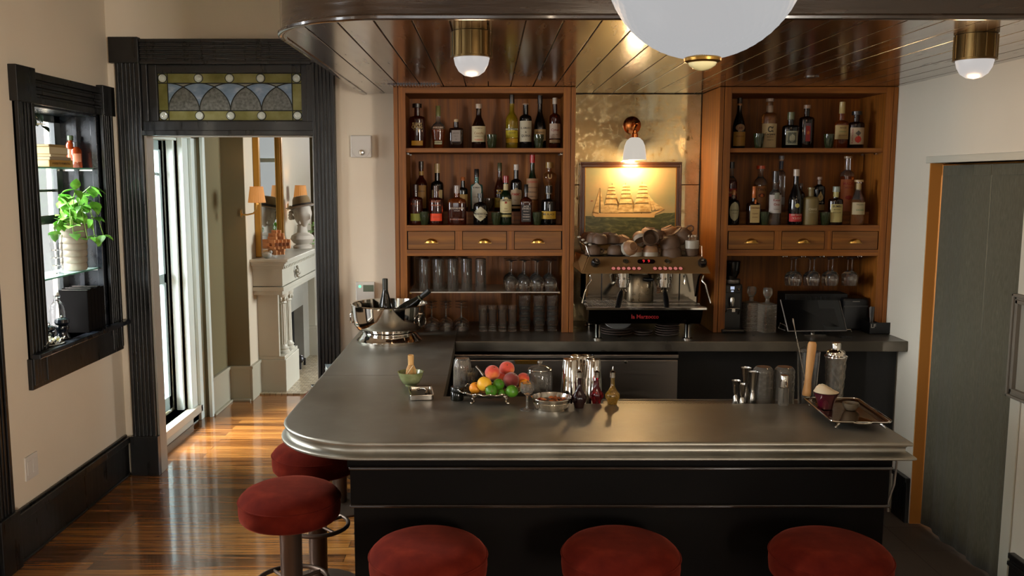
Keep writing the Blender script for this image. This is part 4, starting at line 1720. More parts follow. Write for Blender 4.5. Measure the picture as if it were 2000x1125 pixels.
def sconce(y, label):
    z = ZatY(414, 7.4)
    t = thing('wall_sconce', label, 'wall sconce', (-1.98, y, z), 0, 'pleated shade sconces beside the gilt mirror')
    mb = MB()
    mb.lathe([(0, 0), (.02, 0), (.02, .008), (0, .012)], 20, sx=1, sy=1, M=Matrix.Translation((0, 0, 0)) @ Matrix.Rotation(PI / 2, 4, 'Y') @ Matrix.Diagonal((1.7, 1, 1, 1)))
    mb.tube([(.008, 0, -.01), (.05, 0, -.012), (.10, 0, .0), (.125, 0, .03), (.13, 0, .075)], .007, 10)
    mb.cyl(.013, .07, .1, 14, (.13, 0))
    mb.build('arm', M_BRASS, t)
    n = 48
    vs, fs = [], []
    for j in range(7):
        f = j / 6
        for i in range(n):
            a = 2 * PI * i / n
            rr = (.068 - .017 * f) * (1 + .022 * math.cos(a * 24))
            vs.append((.13 + rr * math.cos(a), rr * math.sin(a), .085 + .125 * f))
    for j in range(6):
        for i in range(n):
            k = (i + 1) % n
            fs.append((j * n + i, j * n + k, (j + 1) * n + k, (j + 1) * n + i))
    sh = MB().add(vs, fs, 0, True).build('lamp_shade', pbr('pleated_lit_fabric', 'b07a48', .8, emit='c8853c', es=.42), t)
    MB().torus((.13, 0, .21), .052, .0025, 40, 6).build('shade_rim', pbr('rim_fabric', 'c98b52', .8), sh)
    _light('sconce_light', 'POINT', (-1.85, y, z + .16), 2.0, (1, .6, .28), shadow_soft_size=.02)
    return t


ysc = 1.85 * F * .99 / (CX - 512)
sconce(ysc - .06, 'lit pleated orange sconce between the chimney corner and the gilt mirror')
sconce(8.75, 'lit pleated orange sconce on the far side of the gilt mirror')

# wooden burr puzzle sculpture
puz = pbr('puzzle_wood', 'b97f4f', .5)
puz2 = pbr('puzzle_wood_dark', '7a4a2a', .5)
t = thing('puzzle_sculpture', 'interlocking wooden block puzzle sculpture on the mantel shelf', 'sculpture', (-1.80, 7.50, 1.172))
mb = MB()
random.seed(3)
s_ = .026
cells = {}
for i in range(-4, 5):
    for j in range(-4, 5):
        for k in range(0, 9):
            if abs(i) + abs(j) + abs(k - 4) * .9 < 5.6:
                cells[(i, j, k)] = 1
pieces = []
for k in range(0, 9):
    for i in range(-4, 5):
        for j in range(-4, 5):
            if (i, j, k) not in cells:
                continue
            # alternate bar directions, leave dark gaps
            if k == 0 and (i + j) % 2:
                continue
            if (i + 2 * j + 3 * k) % 3 == 0 and abs(i) + abs(j) + abs(k - 4) > 2.5:
                continue
            if (i % 2 == 0) or (j % 2 == 0) or (k % 2 == 1):
                e = .0125
                mb.box(i * s_ - e, i * s_ + e, j * s_ - e, j * s_ + e, k * s_, k * s_ + 2 * e, 1 if (i * 7 + j * 3 + k * 5) % 5 == 0 else 0)
mb.build('block_bars', [puz, puz2], t)
# plaster bust with a brown hat
t = thing('plaster_bust', 'white plaster head bust on the mantel shelf wearing the brown hat', 'bust', (-1.80, 8.55, 1.172))
PL = noisy(pbr('plaster', 'b9b0a2', .7), (20, 20, 20), None, bump=.2)
mb = MB()
mb.lathe([(0, 0), (.085, 0), (.088, .02), (.06, .035), (.085, .05), (.11, .08), (.10, .11), (.05, .135), (.043, .19), (.05, .2)], 24, (0, 0), sx=.8, sy=1)
hc = (.01, .0, .29)
vs, fs = [], []
n, k = 28, 20
for j in range(k + 1):
    f = PI * j / k
    for i in range(n):
        a = 2 * PI * i / n
        rr = math.sin(f)
        x_, y_, z_ = .082 * rr * math.cos(a), .075 * rr * math.sin(a), -.115 * math.cos(f)
        # the face looks towards +X, slightly towards the room
        if z_ < 0:
            x_ *= 1 + .15 * z_ / .115
            y_ *= 1 + .35 * z_ / .115
        fa = math.exp(-(a if a < PI else 2 * PI - a) ** 2 / .03)
        if -.045 < z_ < .015:
            x_ += fa * .022 * (1 - (z_ + .03) / .05 * .5)
        if -.075 < z_ < -.055:
            x_ += fa * .006
        b_ = min(abs(a - .42), abs(a - 2 * PI + .42))
        if .0 < z_ < .03:
            x_ -= math.exp(-b_ ** 2 / .03) * .010
        vs.append((hc[0] + x_, hc[1] + y_, hc[2] + z_))
for j in range(k):
    for i in range(n):
        q = (i + 1) % n
        fs.append((j * n + i, j * n + q, (j + 1) * n + q, (j + 1) * n + i))
mb.add(vs, fs, 0, True)
for s2 in (-1, 1):
    mb.sph((0, s2 * .073, .285), .02, 10, sc=(.8, .35, 1.4))
    mb.sph((.02, s2 * .045, .225), .03, 10, sc=(.6, .6, .6))
for q in range(26):
    a = q * .7
    mb.sph((-.02 + .07 * math.cos(2.2 + (q % 9) * .28 - 1.1 + PI * .35), .075 * math.sin(a), .26 + (q % 5) * .022), .018, 8)
mb.build('head', PL, t)
t.rotation_euler = (0, 0, R(-38))
t.scale = (1.12,) * 3
t = thing('felt_hat', 'brown trilby hat with a dark band, resting on the plaster bust', 'hat', (-1.795, 8.55, 1.572))
FE = pbr('brown_felt', '7c6440', .9, sheen=.3)
MB().lathe([(.098, -.008), (.155, .002), (.162, .008), (.15, .006), (.098, .0)], 40, sx=1.05, sy=.92).build('brim', FE, t)
MB().lathe([(.10, .0), (.097, .035), (.088, .075), (.075, .098), (.05, .102), (.02, .092), (0, .088)], 36, sx=1.0, sy=.85).build('crown', FE, t)
MB().lathe([(.1025, .002), (.1005, .028)], 36, sx=1, sy=.86).build('hat_band', pbr('dark_ribbon', '2c2118', .7), t)
t.rotation_euler = (R(4), R(-9), R(-38))
# small things by the puzzle
t = thing('stone_bird', 'small grey-white stone figurine at the near end of the mantel', 'figurine', (-1.86, 7.41, 1.172))
MB().sph((0, 0, .03), .03, 14, sc=(1.4, 1, 1)).sph((.03, 0, .055), .016, 10).build('body', pbr('grey_stone', '97968e', .5), t)
# trailing plant at the far end of the mantel
M_LEAF = noisy(pbr('leaf_green', '5f9c34', .4), (30, 30, 30), [(.3, '4c8a28'), (.55, '6dac3c'), (.8, '9cc862')])
M_LEAFD = pbr('leaf_dark', '1e2c1c', .35)


def leaf_mb(mb, p, d, L_, w, m=0, cup=.15, up=Vector((0, 0, 1))):
    d = Vector(d).normalized()
    s1 = d.cross(up)
    if s1.length < .1:
        s1 = Vector((1, 0, 0))
    s1.normalize()
    nn = s1.cross(d).normalized()
    p = Vector(p)
    st = [(0, .0), (.12, .62), (.3, 1.0), (.52, .92), (.75, .58), (.92, .2), (1, 0)]
    vs = []
    for u, ww in st:
        dr_ = -cup * L_ * u * u
        c = p + d * (L_ * u) + nn * dr_
        for q in (-1, 0, 1):
            vs.append(c + s1 * (q * w / 2 * ww) + nn * (abs(q) * w * .14 * ww))
    fs = []
    for i in range(len(st) - 1):
        for q in (0, 1):
            a = i * 3 + q
            fs.append((a, a + 1, a + 4, a + 3))
    mb.add(vs, fs, m, True)


random.seed(11)
t = thing('mantel_plant', 'green trailing plant at the far end of the mantel, just past the door casing', 'plant', (-1.72, 9.05, 1.173))
MB().lathe([(0, 0), (.04, 0), (.05, .09), (.045, .09), (.04, .03)], 20).build('pot', pbr('white_pot', 'b8b6ae', .4), t)
mb = MB()
st = MB()
for q in range(14):
    a = random.random() * 2 * PI
    pts = [(0, 0, .08), (.05 * math.cos(a), .05 * math.sin(a), .14 + random.random() * .1), (.1 * math.cos(a), .1 * math.sin(a), .12 + random.random() * .08), (.13 * math.cos(a), .13 * math.sin(a), -.05 + random.random() * .2)]
    st.tube(pts, .002, 5)
    for p in pts[1:]:
        leaf_mb(mb, p, (math.cos(a + random.uniform(-1, 1)), math.sin(a + random.uniform(-1, 1)), random.uniform(-.4, .5)), .055, .04)
mb.build('leaves', M_LEAF, t)
st.build('stem', M_LEAF, t)

# ================================================================== BOTTLES ON THE SHELVES
SH1 = ZSH1            # upper shelf top
SH2 = ZRL1            # lower shelf top (front row)
YF, YBK = 5.00, 5.175  # front row and rear row centres
YS1 = 5.08

# outlines: (radius fraction, height fraction) of the glass; the neck ends at 1
SHAPES = {
    'bordeaux': [(0, 0), (.96, .0), (1, .02), (1, .60), (.97, .65), (.80, .71), (.52, .76), (.38, .80), (.35, .98), (.36, 1), (0, 1)],
    'burgundy': [(0, 0), (.96, 0), (1, .02), (1, .42), (.96, .5), (.82, .60), (.58, .70), (.42, .78), (.36, .86), (.35, .985), (.35, 1), (0, 1)],
    'spirit': [(0, 0), (.95, 0), (1, .02), (1, .62), (.96, .68), (.80, .74), (.55, .78), (.42, .81), (.40, .98), (.40, 1), (0, 1)],
    'shoulder': [(0, 0), (.95, 0), (1, .015), (1, .66), (.98, .70), (.88, .735), (.6, .76), (.42, .78), (.40, .99), (.40, 1), (0, 1)],
    'round': [(0, 0), (.84, 0), (.9, .02), (.98, .40), (1, .52), (.96, .62), (.82, .70), (.55, .75), (.36, .78), (.32, .98), (.32, 1), (0, 1)],
    'taper': [(0, 0), (.66, 0), (.72, .02), (.85, .30), (.98, .50), (1, .58), (.92, .66), (.7, .73), (.42, .78), (.32, .82), (.30, .98), (.30, 1), (0, 1)],
    'squat': [(0, 0), (.94, 0), (1, .03), (1, .66), (.97, .73), (.84, .79), (.5, .83), (.30, .85), (.28, .98), (.28, 1), (0, 1)],
    'jug': [(0, 0), (.96, 0), (1, .02), (1, .70), (.97, .74), (.86, .77), (.5, .79), (.36, .80), (.34, .98), (.34, 1), (0, 1)],
    'flare': [(0, 0), (.72, 0), (.76, .02), (.70, .30), (.72, .5), (.86, .64), (1, .76), (.98, .82), (.82, .86), (.45, .89), (.36, .90), (.34, .99), (.34, 1), (0, 1)],
    'slope': [(0, 0), (.94, 0), (1, .02), (1, .50), (.9, .58), (.62, .70), (.42, .78), (.38, .84), (.36, .98), (.36, 1), (0, 1)],
}


def glassmat(name, col, trans=.55, rough=.04):
    return pbr('bottle_' + name, col, rough, trans=trans, ior=1.45, spec=.6)


G_AMBER = glassmat('amber_spirit', 'a04a12', .8)
G_WHISKEY = glassmat('dark_whiskey', '3f1206', .5)
G_RED = glassmat('red_spirit', '7a0c0a', .75)
G_BLACK = glassmat('black_glass', '080606', 0)
G_BROWN = glassmat('brown_glass', '1e0c05', .3)
G_GREEN = glassmat('green_glass', '10200f', .4)
G_TEAL = glassmat('teal_glass', '4b8f86', .75)
G_CLEAR = glassmat('clear_glass', 'dcd6cc', .95)
G_YELLOW = glassmat('yellow_spirit', 'a3871a', .6)
G_OLIVE = pbr('frosted_olive_glass', '6b5a32', .5)
G_TAN = glassmat('tan_liquid', 'b0713a', .8)


def label_patch(t, r, z0, z1, half, col, p=2, sx=1, name='label', m=None, n=14, off=.0006, shape='rect', squash=1):
    """paper patch hugging the bottle's front (-Y) between angles -half..half (radians)"""
    vs, fs = [], []
    k = 8
    for j in range(k + 1):
        v = j / k
        zz = z0 + (z1 - z0) * v
        h = half
        if shape == 'diamond':
            h = half * (1 - abs(2 * v - 1)) + .02
        elif shape == 'oval':
            h = half * math.sqrt(max(1 - (2 * v - 1) ** 2, .02))
        elif shape == 'arch':
            h = half * (1 if v < .75 else math.sqrt(max(1 - ((v - .75) / .25) ** 2, .03)))
        elif shape == 'drop':
            h = half * (math.sqrt(max(1 - (2.5 * v - 1) ** 2, .02)) if v < .4 else (1 - (v - .4) / .6) + .02)
        for i in range(n + 1):
            a = -PI / 2 + h * (2 * i / n - 1)
            q = 1
            ca, sa = math.cos(a), math.sin(a)
            if p != 2:
                q = (abs(ca) ** p + abs(sa) ** p) ** (-1 / p)
            vs.append(((r * q * ca) * sx, (r * q * sa) * squash - off, zz))
    for j in range(k):
        for i in range(n):
            a = j * (n + 1) + i
            fs.append((a, a + 1, a + n + 2, a + n + 1))
    mat = m or pbr('paper_' + (col if isinstance(col, str) else 'x'), col, .6)
    return MB().add(vs, fs, 0, True).build(name, mat, t, fixn=False)


def label_text(lab, r, body, size, z, col, p=2, bold=True, off=.0014, dx=0, squash=1, maxw=None, rot=0):
    vs, fs = text_mesh(body, size, bold)
    w = max(v[0] for v in vs) - min(v[0] for v in vs)
    if maxw and w > maxw:
        vs = [(x * maxw / w, y) for x, y in vs]
    if rot:
        vs = [(-y, x) for x, y in vs] if rot > 0 else [(y, -x) for x, y in vs]
    out = []
    for x, y in vs:
        a = -PI / 2 + (x + dx) / r
        ca, sa = math.cos(a), math.sin(a)
        q = 1
        if p != 2:
            a = -PI / 2 + math.atan2(x + dx, r) if abs(x + dx) < r else a
            ca, sa = math.cos(a), math.sin(a)
            q = (abs(ca) ** p + abs(sa) ** p) ** (-1 / p)
        out.append((r * q * ca, r * q * sa * squash - off, z + y))
    mb = MB()
    mb.add(out, fs, 0, False)
    return mb.build('lettering', pbr('ink_' + col, col, .5), lab, fixn=False)


def bottle(px, top, hwp, row, shape, glass, label, cap=('1a1410', .10, 1.0), fill=None, empty=None, labels=(), p=2, squash=1.0,
           zb=None, Y=None, cabx=None, group='bottles in the oak cabinets', lip=True, extra=None):
    """px/top/hwp measured in the photograph; row 's' upper shelf, 'f' front row, 'b' rear row on the riser"""
    if row == 's':
        z0, Y = SH1, Y or YS1
    elif row == 'f':
        z0, Y = SH2, Y or YF
    else:
        z0, Y = RISE, Y or YBK
    z0 += .0005
    x = XatY(px, (top + 400) / 2 if row != 's' else 240, Y)
    r = hwp / F * Y * .99
    Ht = ZatY(top, Y) - z0
    caph = cap[1] * Ht
    Hb = Ht - caph * .92
    t = thing('liquor_bottle', label, 'bottle', (x, Y, z0), 0, group)
    pr = [(a * r, b * Hb) for a, b in SHAPES[shape]]
    if p != 2:
        # keep the neck round-ish: squared section is only used for the body
        body = [q for q in pr if q[0] >= .55 * r or q[1] < .3 * Hb]
        neck = [q for q in pr if not (q[0] >= .55 * r or q[1] < .3 * Hb)]
        mb = MB()
        mb.lathe(body + [(0, body[-1][1] + .0004)], 40, (0, 0), 0, 1, squash, p, fill=(fill * Hb, 1) if fill else None)
        mb.lathe([(body[-1][0] * .9, body[-1][1] - .0005)] + neck, 24, (0, 0), 1 if fill else 0)
    else:
        mb = MB()
        mb.lathe(pr, 32, (0, 0), 0, 1, squash, fill=(fill * Hb, 1) if fill else None)
    mb.build('glass_body', [glass, empty or G_CLEAR] if fill else [glass], t)
    if cap:
        nr = [q for q in SHAPES[shape]][-2][0] * r
        cr = nr * cap[2] * 1.12
        z1 = Hb - caph * .12
        mb = MB()
        mb.lathe([(nr * .98, z1), (cr, z1 + .0005), (cr, Ht - .0015), (cr * .9, Ht), (0, Ht)], 24)
        mb.build('cap', pbr('cap_' + cap[0], cap[0], .35, coat=.3), t)
    for L in labels:
        kind = L[0]
        if kind == 'p':      # ('p', z0, z1, half, colour, shape, [ (text, size, z, colour, dx) ... ])
            z_0, z_1 = L[1] * Ht, L[2] * Ht
            rr = r * (1.0 if shape not in ('taper', 'round', 'flare') else .97 if shape == 'round' else .80 if shape == 'flare' else .93)
            lab = label_patch(t, rr, z_0, z_1, L[3], L[4], p, shape=L[5], squash=squash)
            for tx in L[6]:
                label_text(lab, rr, tx[0], tx[1] * r, tx[2] * Ht, tx[3], p, squash=squash, dx=(tx[4] if len(tx) > 4 else 0) * r, maxw=1.75 * r if p != 2 else 2.0 * r, rot=tx[5] if len(tx) > 5 else 0)
        elif kind == 't':    # lettering straight on the glass
            label_text(t, r, L[1], L[2] * r, L[3] * Ht, L[4], p, squash=squash, off=.002, maxw=1.7 * r)
        elif kind == 'n':    # neck band
            nr = SHAPES[shape][-3][0] * r * 1.08
            MB().lathe([(nr * .9, L[1] * Ht), (nr, L[1] * Ht), (nr, L[2] * Ht), (nr * .9, L[2] * Ht)], 24).build('neck_band', pbr('band_' + L[3], L[3], .4), t)
    return t


C1 = 'in the cabinet beside the doorway'
# ---- first cabinet, upper shelf
bottle(815, 202.5, 16, 's', 'jug', G_WHISKEY, 'dark amber whiskey bottle with gold lettering and a yellow strip, at the cabinet stile', ('120a06', .09, 1.5), squash=.62,
       labels=[('t', 'ELIJAH', .42, .545, 'b49a62'), ('t', 'CRAIG', .48, .475, 'b49a62'), ('t', 'Small Batch', .2, .42, 'a08850'), ('p', .07, .175, .75, 'a87718', 'rect', [])])
bottle(856, 206.7, 13.8, 's', 'taper', G_AMBER, 'tapering amber bottle with pale foil neck and a small cream strip label', ('6b6a3c', .24, 1.0), squash=.6,
       labels=[('t', "ANGEL'S ENVY", .30, .49, 'c9a98c'), ('p', .10, .18, .6, '9c9570', 'rect', [('BOURBON', .26, .14, '1c1a14')])], fill=.60)
bottle(891, 233, 14, 's', 'jug', G_BROWN, 'short brown flask bottle with a square lilac-grey label', ('b39a78', .10, .8), p=4, squash=.7,
       labels=[('p', .24, .62, .55, '7d7168', 'rect', [('MICHTER', .2, .52, '4a4038'), ('No. 1', .2, .42, '4a4038'), ('rye', .2, .32, '4a4038')])])
bottle(935, 203, 13.8, 's', 'slope', G_BROWN, 'dark aperitif bottle with a large cream label carrying a red seal', ('a08a76', .10, 1.1),
       labels=[('p', .15, .50, 1.35, 'b3a480', 'rect', [('FORMULA', .25, .45, '5a4a30'), ('Cocchi', .5, .34, '7a5a30'), ('VERMOUTH', .24, .27, '6a5a40'), ('TORINO', .34, .19, 'a83418')])])
bottle(999.7, 185, 11.8, 's', 'bordeaux', G_YELLOW, 'tall yellow liqueur bottle with green and gold bands', ('1c1208', .16, 1.0),
       labels=[('p', .345, .375, 1.45, 'b0aa8e', 'rect', [('CHARTREUSE', .34, .36, '3a3418')]), ('p', .205, .335, 1.45, 'a3920e', 'rect', [('LIQUEUR', .3, .29, '5c5208')]), ('p', .11, .19, 1.45, 'a87f0a', 'rect', [])])
bottle(1026.5, 202, 12, 's', 'shoulder', G_BLACK, 'black square-shouldered bottle with a tall cream label in ornate lettering', ('8a6a50', .03, 1.1),
       labels=[('p', .15, .61, 1.3, 'a89e86', 'rect', [('EL AMARO', .4, .45, '2a241c'), ('&', .4, .36, '2a241c'), ('QUINA', .5, .28, '2a241c'), ('1', .3, .19, '2a241c')])])
bottle(1054.5, 185, 12.4, 's', 'burgundy', G_BLACK, 'black sloping wine bottle with a low tan label behind a green tumbler', ('15100c', .17, 1.0), Y=5.12,
       labels=[('p', .15, .36, 1.2, '9a7a4e', 'rect', [('AMARO', .4, .3, '4a3418')])])
bottle(1083.7, 191, 11, 's', 'shoulder', G_WHISKEY, 'dark bottle with a white cap and a cream two-part label', ('a89a8a', .12, 1.0),
       labels=[('p', .20, .49, 1.25, 'a58f7c', 'rect', [('Cynar', .62, .365, '6e2418'), ('DAL 1952', .26, .27, '5a3a28')]), ('p', .115, .175, 1.25, '8f7350', 'rect', [])])
# ---- first cabinet, lower shelf, rear row
bottle(823, 315, 12, 'b', 'bordeaux', G_WHISKEY, 'tall dark bottle with a gold neck seal and a slanting tan label, rear row', ('2a1c12', .15, 1.0),
       labels=[('n', .72, .80, '9c7a3c'), ('p', .06, .52, 1.0, '8c6632', 'rect', [('RESERVA', .34, .4, '4a2c10')])])
bottle(854, 319.5, 12.3, 'b', 'shoulder', G_BLACK, 'black sherry bottle with cream capsule and cream label, rear row', ('a88e62', .19, 1.0),
       labels=[('p', .20, .45, 1.0, 'a89468', 'rect', [('y', .5, .38, '8a3418'), ('SHERRY', .3, .28, '3a2c18')])])
bottle(904, 346, 9.5, 'b', 'shoulder', G_BLACK, 'small black bottle with an orange stopper and tan label, rear row', ('9c5220', .10, 1.0),
       labels=[('p', .12, .50, 1.3, '94753e', 'rect', [('BITTER', .4, .35, '3a2410')])])
bottle(931, 330, 12, 'b', 'jug', G_TEAL, 'teal-blue gin bottle with a tall arched white label, rear row', ('141010', .19, 1.0), p=4, squash=.8,
       labels=[('p', .06, .67, .70, 'a39c8e', 'arch', [('BOMBAY', .34, .56, '2a2620'), ('SAPPHIRE', .24, .34, '6a5a50'), ('DRY GIN', .26, .2, '4a443c')]), ('n', .84, .96, '9c9488')])
bottle(976, 318, 10.7, 'b', 'slope', G_WHISKEY, 'tall dark liqueur bottle with yellow and orange diagonal lettering, rear row', ('3c3a22', .16, 1.0),
       labels=[('t', 'ZZ', 1.0, .40, 'b08a2a'), ('p', .08, .28, 1.2, '8c7416', 'rect', [('ZUCCA', .5, .2, '3a2408')])])
bottle(1008, 321, 11.2, 'b', 'shoulder', G_BLACK, 'dark bottle with a white cap and an arched cream label in red, rear row', ('a59a90', .12, 1.0),
       labels=[('p', .14, .50, 1.25, 'a08a6c', 'arch', [("PIMM'S", .62, .36, '8f2a1c'), ('No. 1', .3, .24, '6a3a28')]), ('p', .06, .11, 1.25, '8c6c3c', 'rect', [])])
bottle(1039.7, 302, 11.6, 'b', 'burgundy', G_GREEN, 'tall red-capped liqueur bottle in a straw-coloured wrapper, rear row', ('a81418', .14, 1.1),
       labels=[('p', .0, .20, 1.55, '7a4a1c', 'rect', []), ('p', .21, .58, 1.5, '8f6c4c', 'rect', [('LUXARDO', .42, .52, '9c2818'), ('MARASCHINO', .3, .42, '3c2c18'), ('ORIGINALE', .3, .34, '3c2c18'), ('TORREGLIA', .28, .26, '3c2c18')])])
bottle(1073, 316.4, 14, 'b', 'flare', G_TAN, 'fluted flaring glass bottle with a brass stopper, rear row against the stile', ('8c6d38', .12, 1.4), Y=5.19,
       labels=[('t', 'U', .9, .70, 'c2a472'), ('p', .46, .62, .3, 'b09a6a', 'arch', [('A', .3, .52, '2c2010')])])
# ---- first cabinet, lower shelf, front row
bottle(811.7, 360, 13.8, 'f', 'jug', G_WHISKEY, 'round-shouldered dark whiskey flask with an olive green strip, front row by the stile', ('2c160c', .14, 1.1), squash=.7,
       labels=[('t', 'BULLEIT', .40, .52, '7a3a1c'), ('p', .10, .28, .75, '6c6c1a', 'rect', [])])
bottle(851.8, 362.5, 13.8, 'f', 'jug', G_WHISKEY, 'round-shouldered whiskey flask with a bright orange strip, front row', ('4c3224', .14, 1.1), squash=.7,
       labels=[('t', 'BULLEIT', .42, .60, 'a0583c'), ('t', 'BOURBON', .32, .50, 'a0583c'), ('p', .10, .29, .95, 'd03c08', 'rect', [('FRONTIER', .26, .2, 'a82c04')])])
bottle(892.6, 362, 18.5, 'f', 'squat', G_WHISKEY, 'wide flat bourbon bottle with silver lettering and a steel cap, front row', ('8a7c74', .19, 1.0), p=3.2, squash=.55,
       labels=[('t', 'WOODFORD RESERVE', .26, .42, 'b3a08e'), ('t', 'DISTILLER', .14, .36, '9a8674'), ('t', 'BOURBON WHISKEY', .22, .14, '96604c')], fill=.62, empty=G_AMBER)
bottle(938.6, 377.6, 14.3, 'f', 'squat', G_BLACK, 'squat black apothecary bottle with a cream diamond label, front row', ('100c0a', .15, 1.3),
       labels=[('p', .12, .58, 1.45, 'a39a7e', 'diamond', [("HENDRICK'S", .40, .35, '1c1812'), ('GIN', .3, .26, '4c4436')])])
bottle(988, 343, 11.5, 'f', 'spirit', G_GREEN, 'green whiskey bottle with a red cap and cream label, front row', ('7c1414', .14, 1.1),
       labels=[('n', .70, .83, 'a2906a'), ('p', .24, .56, 1.35, 'b3a476', 'arch', [('JAMESON', .52, .50, '1c1a10'), ('IRISH', .24, .33, '5c4c30'), ('WHISKEY', .24, .28, '5c4c30')]), ('p', .435, .475, .2, '8c3214', 'rect', []), ('p', .16, .21, 1.3, '8c8048', 'rect', [])])
bottle(1027.6, 360, 11.6, 'f', 'squat', G_WHISKEY, 'square black-labelled whiskey bottle with white lettering, front row', ('0c0a0a', .20, 1.1), p=5, squash=.95,
       labels=[('p', .08, .50, .72, '140e0c', 'rect', [('JACK', .42, .455, 'a89a8e'), ("DANIEL'S", .36, .40, 'a89a8e'), ('Old No.7', .26, .335, 'a89a8e'), ('Tennessee', .26, .26, 'a89a8e'), ('WHISKEY', .30, .20, 'a89a8e'), ('SOUR MASH', .2, .13, 'a89a8e')])])
bottle(1071.5, 362.5, 14.8, 'f', 'jug', G_BLACK, 'broad black coffee liqueur bottle with a yellow hexagonal label, front row by the stile', ('0f0c0a', .18, 1.3),
       labels=[('n', .78, .81, '8c8474'), ('p', .155, .35, 1.2, 'a88420', 'rect', [('MR BLACK', .36, .27, '2a1c08'), ('COFFEE', .2, .2, '5a3c10')])])

# ---- second cabinet, upper shelf
bottle(1417, 196, 7.2, 's', 'bordeaux', G_BLACK, 'slim black bottle with white neck and red-and-white label at the far cabinet edge', ('4c4440', .05, 1.1), Y=5.10,
       labels=[('n', .78, .94, 'a3887c'), ('p', .27, .52, 1.2, '9c8474', 'rect', [('AMARO', .4, .43, '7c2018'), ('LUCANO', .4, .34, '7c2018')]), ('t', 'U', 1.0, .17, '9c8a7c')])
bottle(1443.6, 191, 12.2, 's', 'burgundy', G_BLACK, 'tall black sloping bottle with a tan lower label and pale neck ring', ('150e0a', .11, 1.0),
       labels=[('n', .85, .90, 'a07448'), ('p', .05, .33, 1.25, '96702c', 'rect', [('BRAULIO', .36, .24, '5c3c10')]), ('p', .34, .48, .8, '8a6c4c', 'oval', [('AB', .5, .40, '5c2010')])])
bottle(1502.5, 192.5, 14.5, 's', 'shoulder', G_TAN, 'wide clear bottle with a pale rope-wrapped stopper and a big cream label', ('a08c80', .06, 1.2), squash=.7,
       labels=[('n', .72, .86, '9a8674'), ('p', .02, .50, 1.4, 'b39e74', 'rect', [('\u03b1', 1.3, .39, '3c382a'), ('Carpano', .44, .29, '2c2418'), ('BIANCO', .24, .23, '5c5038'), ('VERMUTH', .2, .17, '5c5038')])])
bottle(1544.7, 219, 16, 's', 'jug', G_BLACK, 'broad round black rum bottle with a framed portrait label', ('5c6040', .20, 1.1), squash=.75,
       labels=[('p', .10, .48, .80, '96947c', 'rect', []), ('p', .14, .44, .52, '3c4238', 'rect', []), ('p', .17, .40, .35, 'a8a488', 'oval', [('DIPLOMATICO', .2, .2, '2a2a20')])])
bottle(1575.6, 205, 14.7, 's', 'jug', G_BROWN, 'dark whiskey bottle with a grey and vivid red split label', ('8c6e58', .08, 1.2), squash=.7, Y=5.12,
       labels=[('p', .17, .58, .35, '5c484c', 'rect', []), ('p', .17, .52, .30, 'a81c14', 'rect', []), ('p', .32, .41, .16, 'd07c28', 'oval', [])])
bottle(1643.8, 199, 13.6, 's', 'shoulder', G_AMBER, 'clear bourbon bottle with a tan wax top and pale wheat label', ('a8905c', .24, .9), squash=.75,
       labels=[('p', .20, .50, 1.3, '9c8250', 'rect', [('MAKER', .3, .44, '5c4420'), ('STRAIGHT', .24, .36, '4c6838'), ('BOURBON', .24, .28, '6c5028')])])
bottle(1673, 217.4, 15.2, 's', 'jug', G_BROWN, 'dark rum bottle with a cream label showing a red pineapple, by the far stile', ('1c1612', .10, 1.7), squash=.75,
       labels=[('p', .11, .56, 1.1, 'ac987c', 'rect', [('PLANTATION', .30, .33, '8c1c14', -.72, 1)]), ('p', .15, .34, .42, 'b02c1c', 'oval', []), ('p', .34, .48, .38, '4a443e', 'diamond', [])])
# ---- second cabinet, lower shelf, rear row
bottle(1427.7, 316, 12, 'b', 'spirit', G_RED, 'red aperitif bottle with a black cap, rear row', ('100c0a', .13, 1.1), fill=.70,
       labels=[('p', .30, .46, 1.0, '7a1a10', 'rect', [('CAMPARI', .5, .38, 'b08a4c')])])
bottle(1485, 323.4, 12.5, 'b', 'spirit', G_TAN, 'vodka bottle with an orange stopper and copper label bearing a dark disc, rear row', ('c04818', .07, 1.5), fill=.62,
       labels=[('p', .05, .55, 1.2, '8f5c2a', 'rect', [("Tito's", .62, .48, '3c1c0c')]), ('p', .30, .40, .55, '5a1c0c', 'oval', []), ('p', .31, .39, .25, 'd06a2c', 'drop', [])])
bottle(1525, 304, 9, 'b', 'shoulder', G_CLEAR, 'tall frosted clear vodka bottle with a silver cap, rear row', ('7c7c84', .06, 1.2),
       labels=[('n', .76, .90, '2c3244'), ('p', .12, .26, 1.0, '8f8880', 'rect', [])])
bottle(1564, 358, 8, 'b', 'spirit', G_BROWN, 'small dark bottle half hidden behind the black cognac bottle', ('4c3c34', .12, 1.0),
       labels=[('p', .14, .42, 1.2, '8a7a64', 'rect', [])])
bottle(1599.8, 345.5, 10.7, 'b', 'squat', G_BLACK, 'black square-shouldered bottle with a cream drop-shaped emblem, rear row', ('a08674', .08, 1.5), p=4, squash=.8,
       labels=[('n', .78, .9, '8a7c74'), ('p', .30, .58, .5, 'a8905c', 'drop', [('1', .5, .42, '1c140c')]), ('t', 'MEZCAL', .34, .26, 'a89a84'), ('p', .02, .20, .8, '8c6c3c', 'rect', [])])
bottle(1654.5, 305, 13, 'b', 'shoulder', G_AMBER, 'tall mezcal bottle with an orange label carrying a small red bull, rear row', ('9c8468', .04, 1.3), fill=.6,
       labels=[('p', .0, .58, 1.4, 'a0562a', 'rect', [('MADRE', .58, .50, '8c1c0c'), ('MEZCAL', .34, .43, '7c2410')]), ('p', .21, .29, .55, '8c1c0c', 'oval', [])])
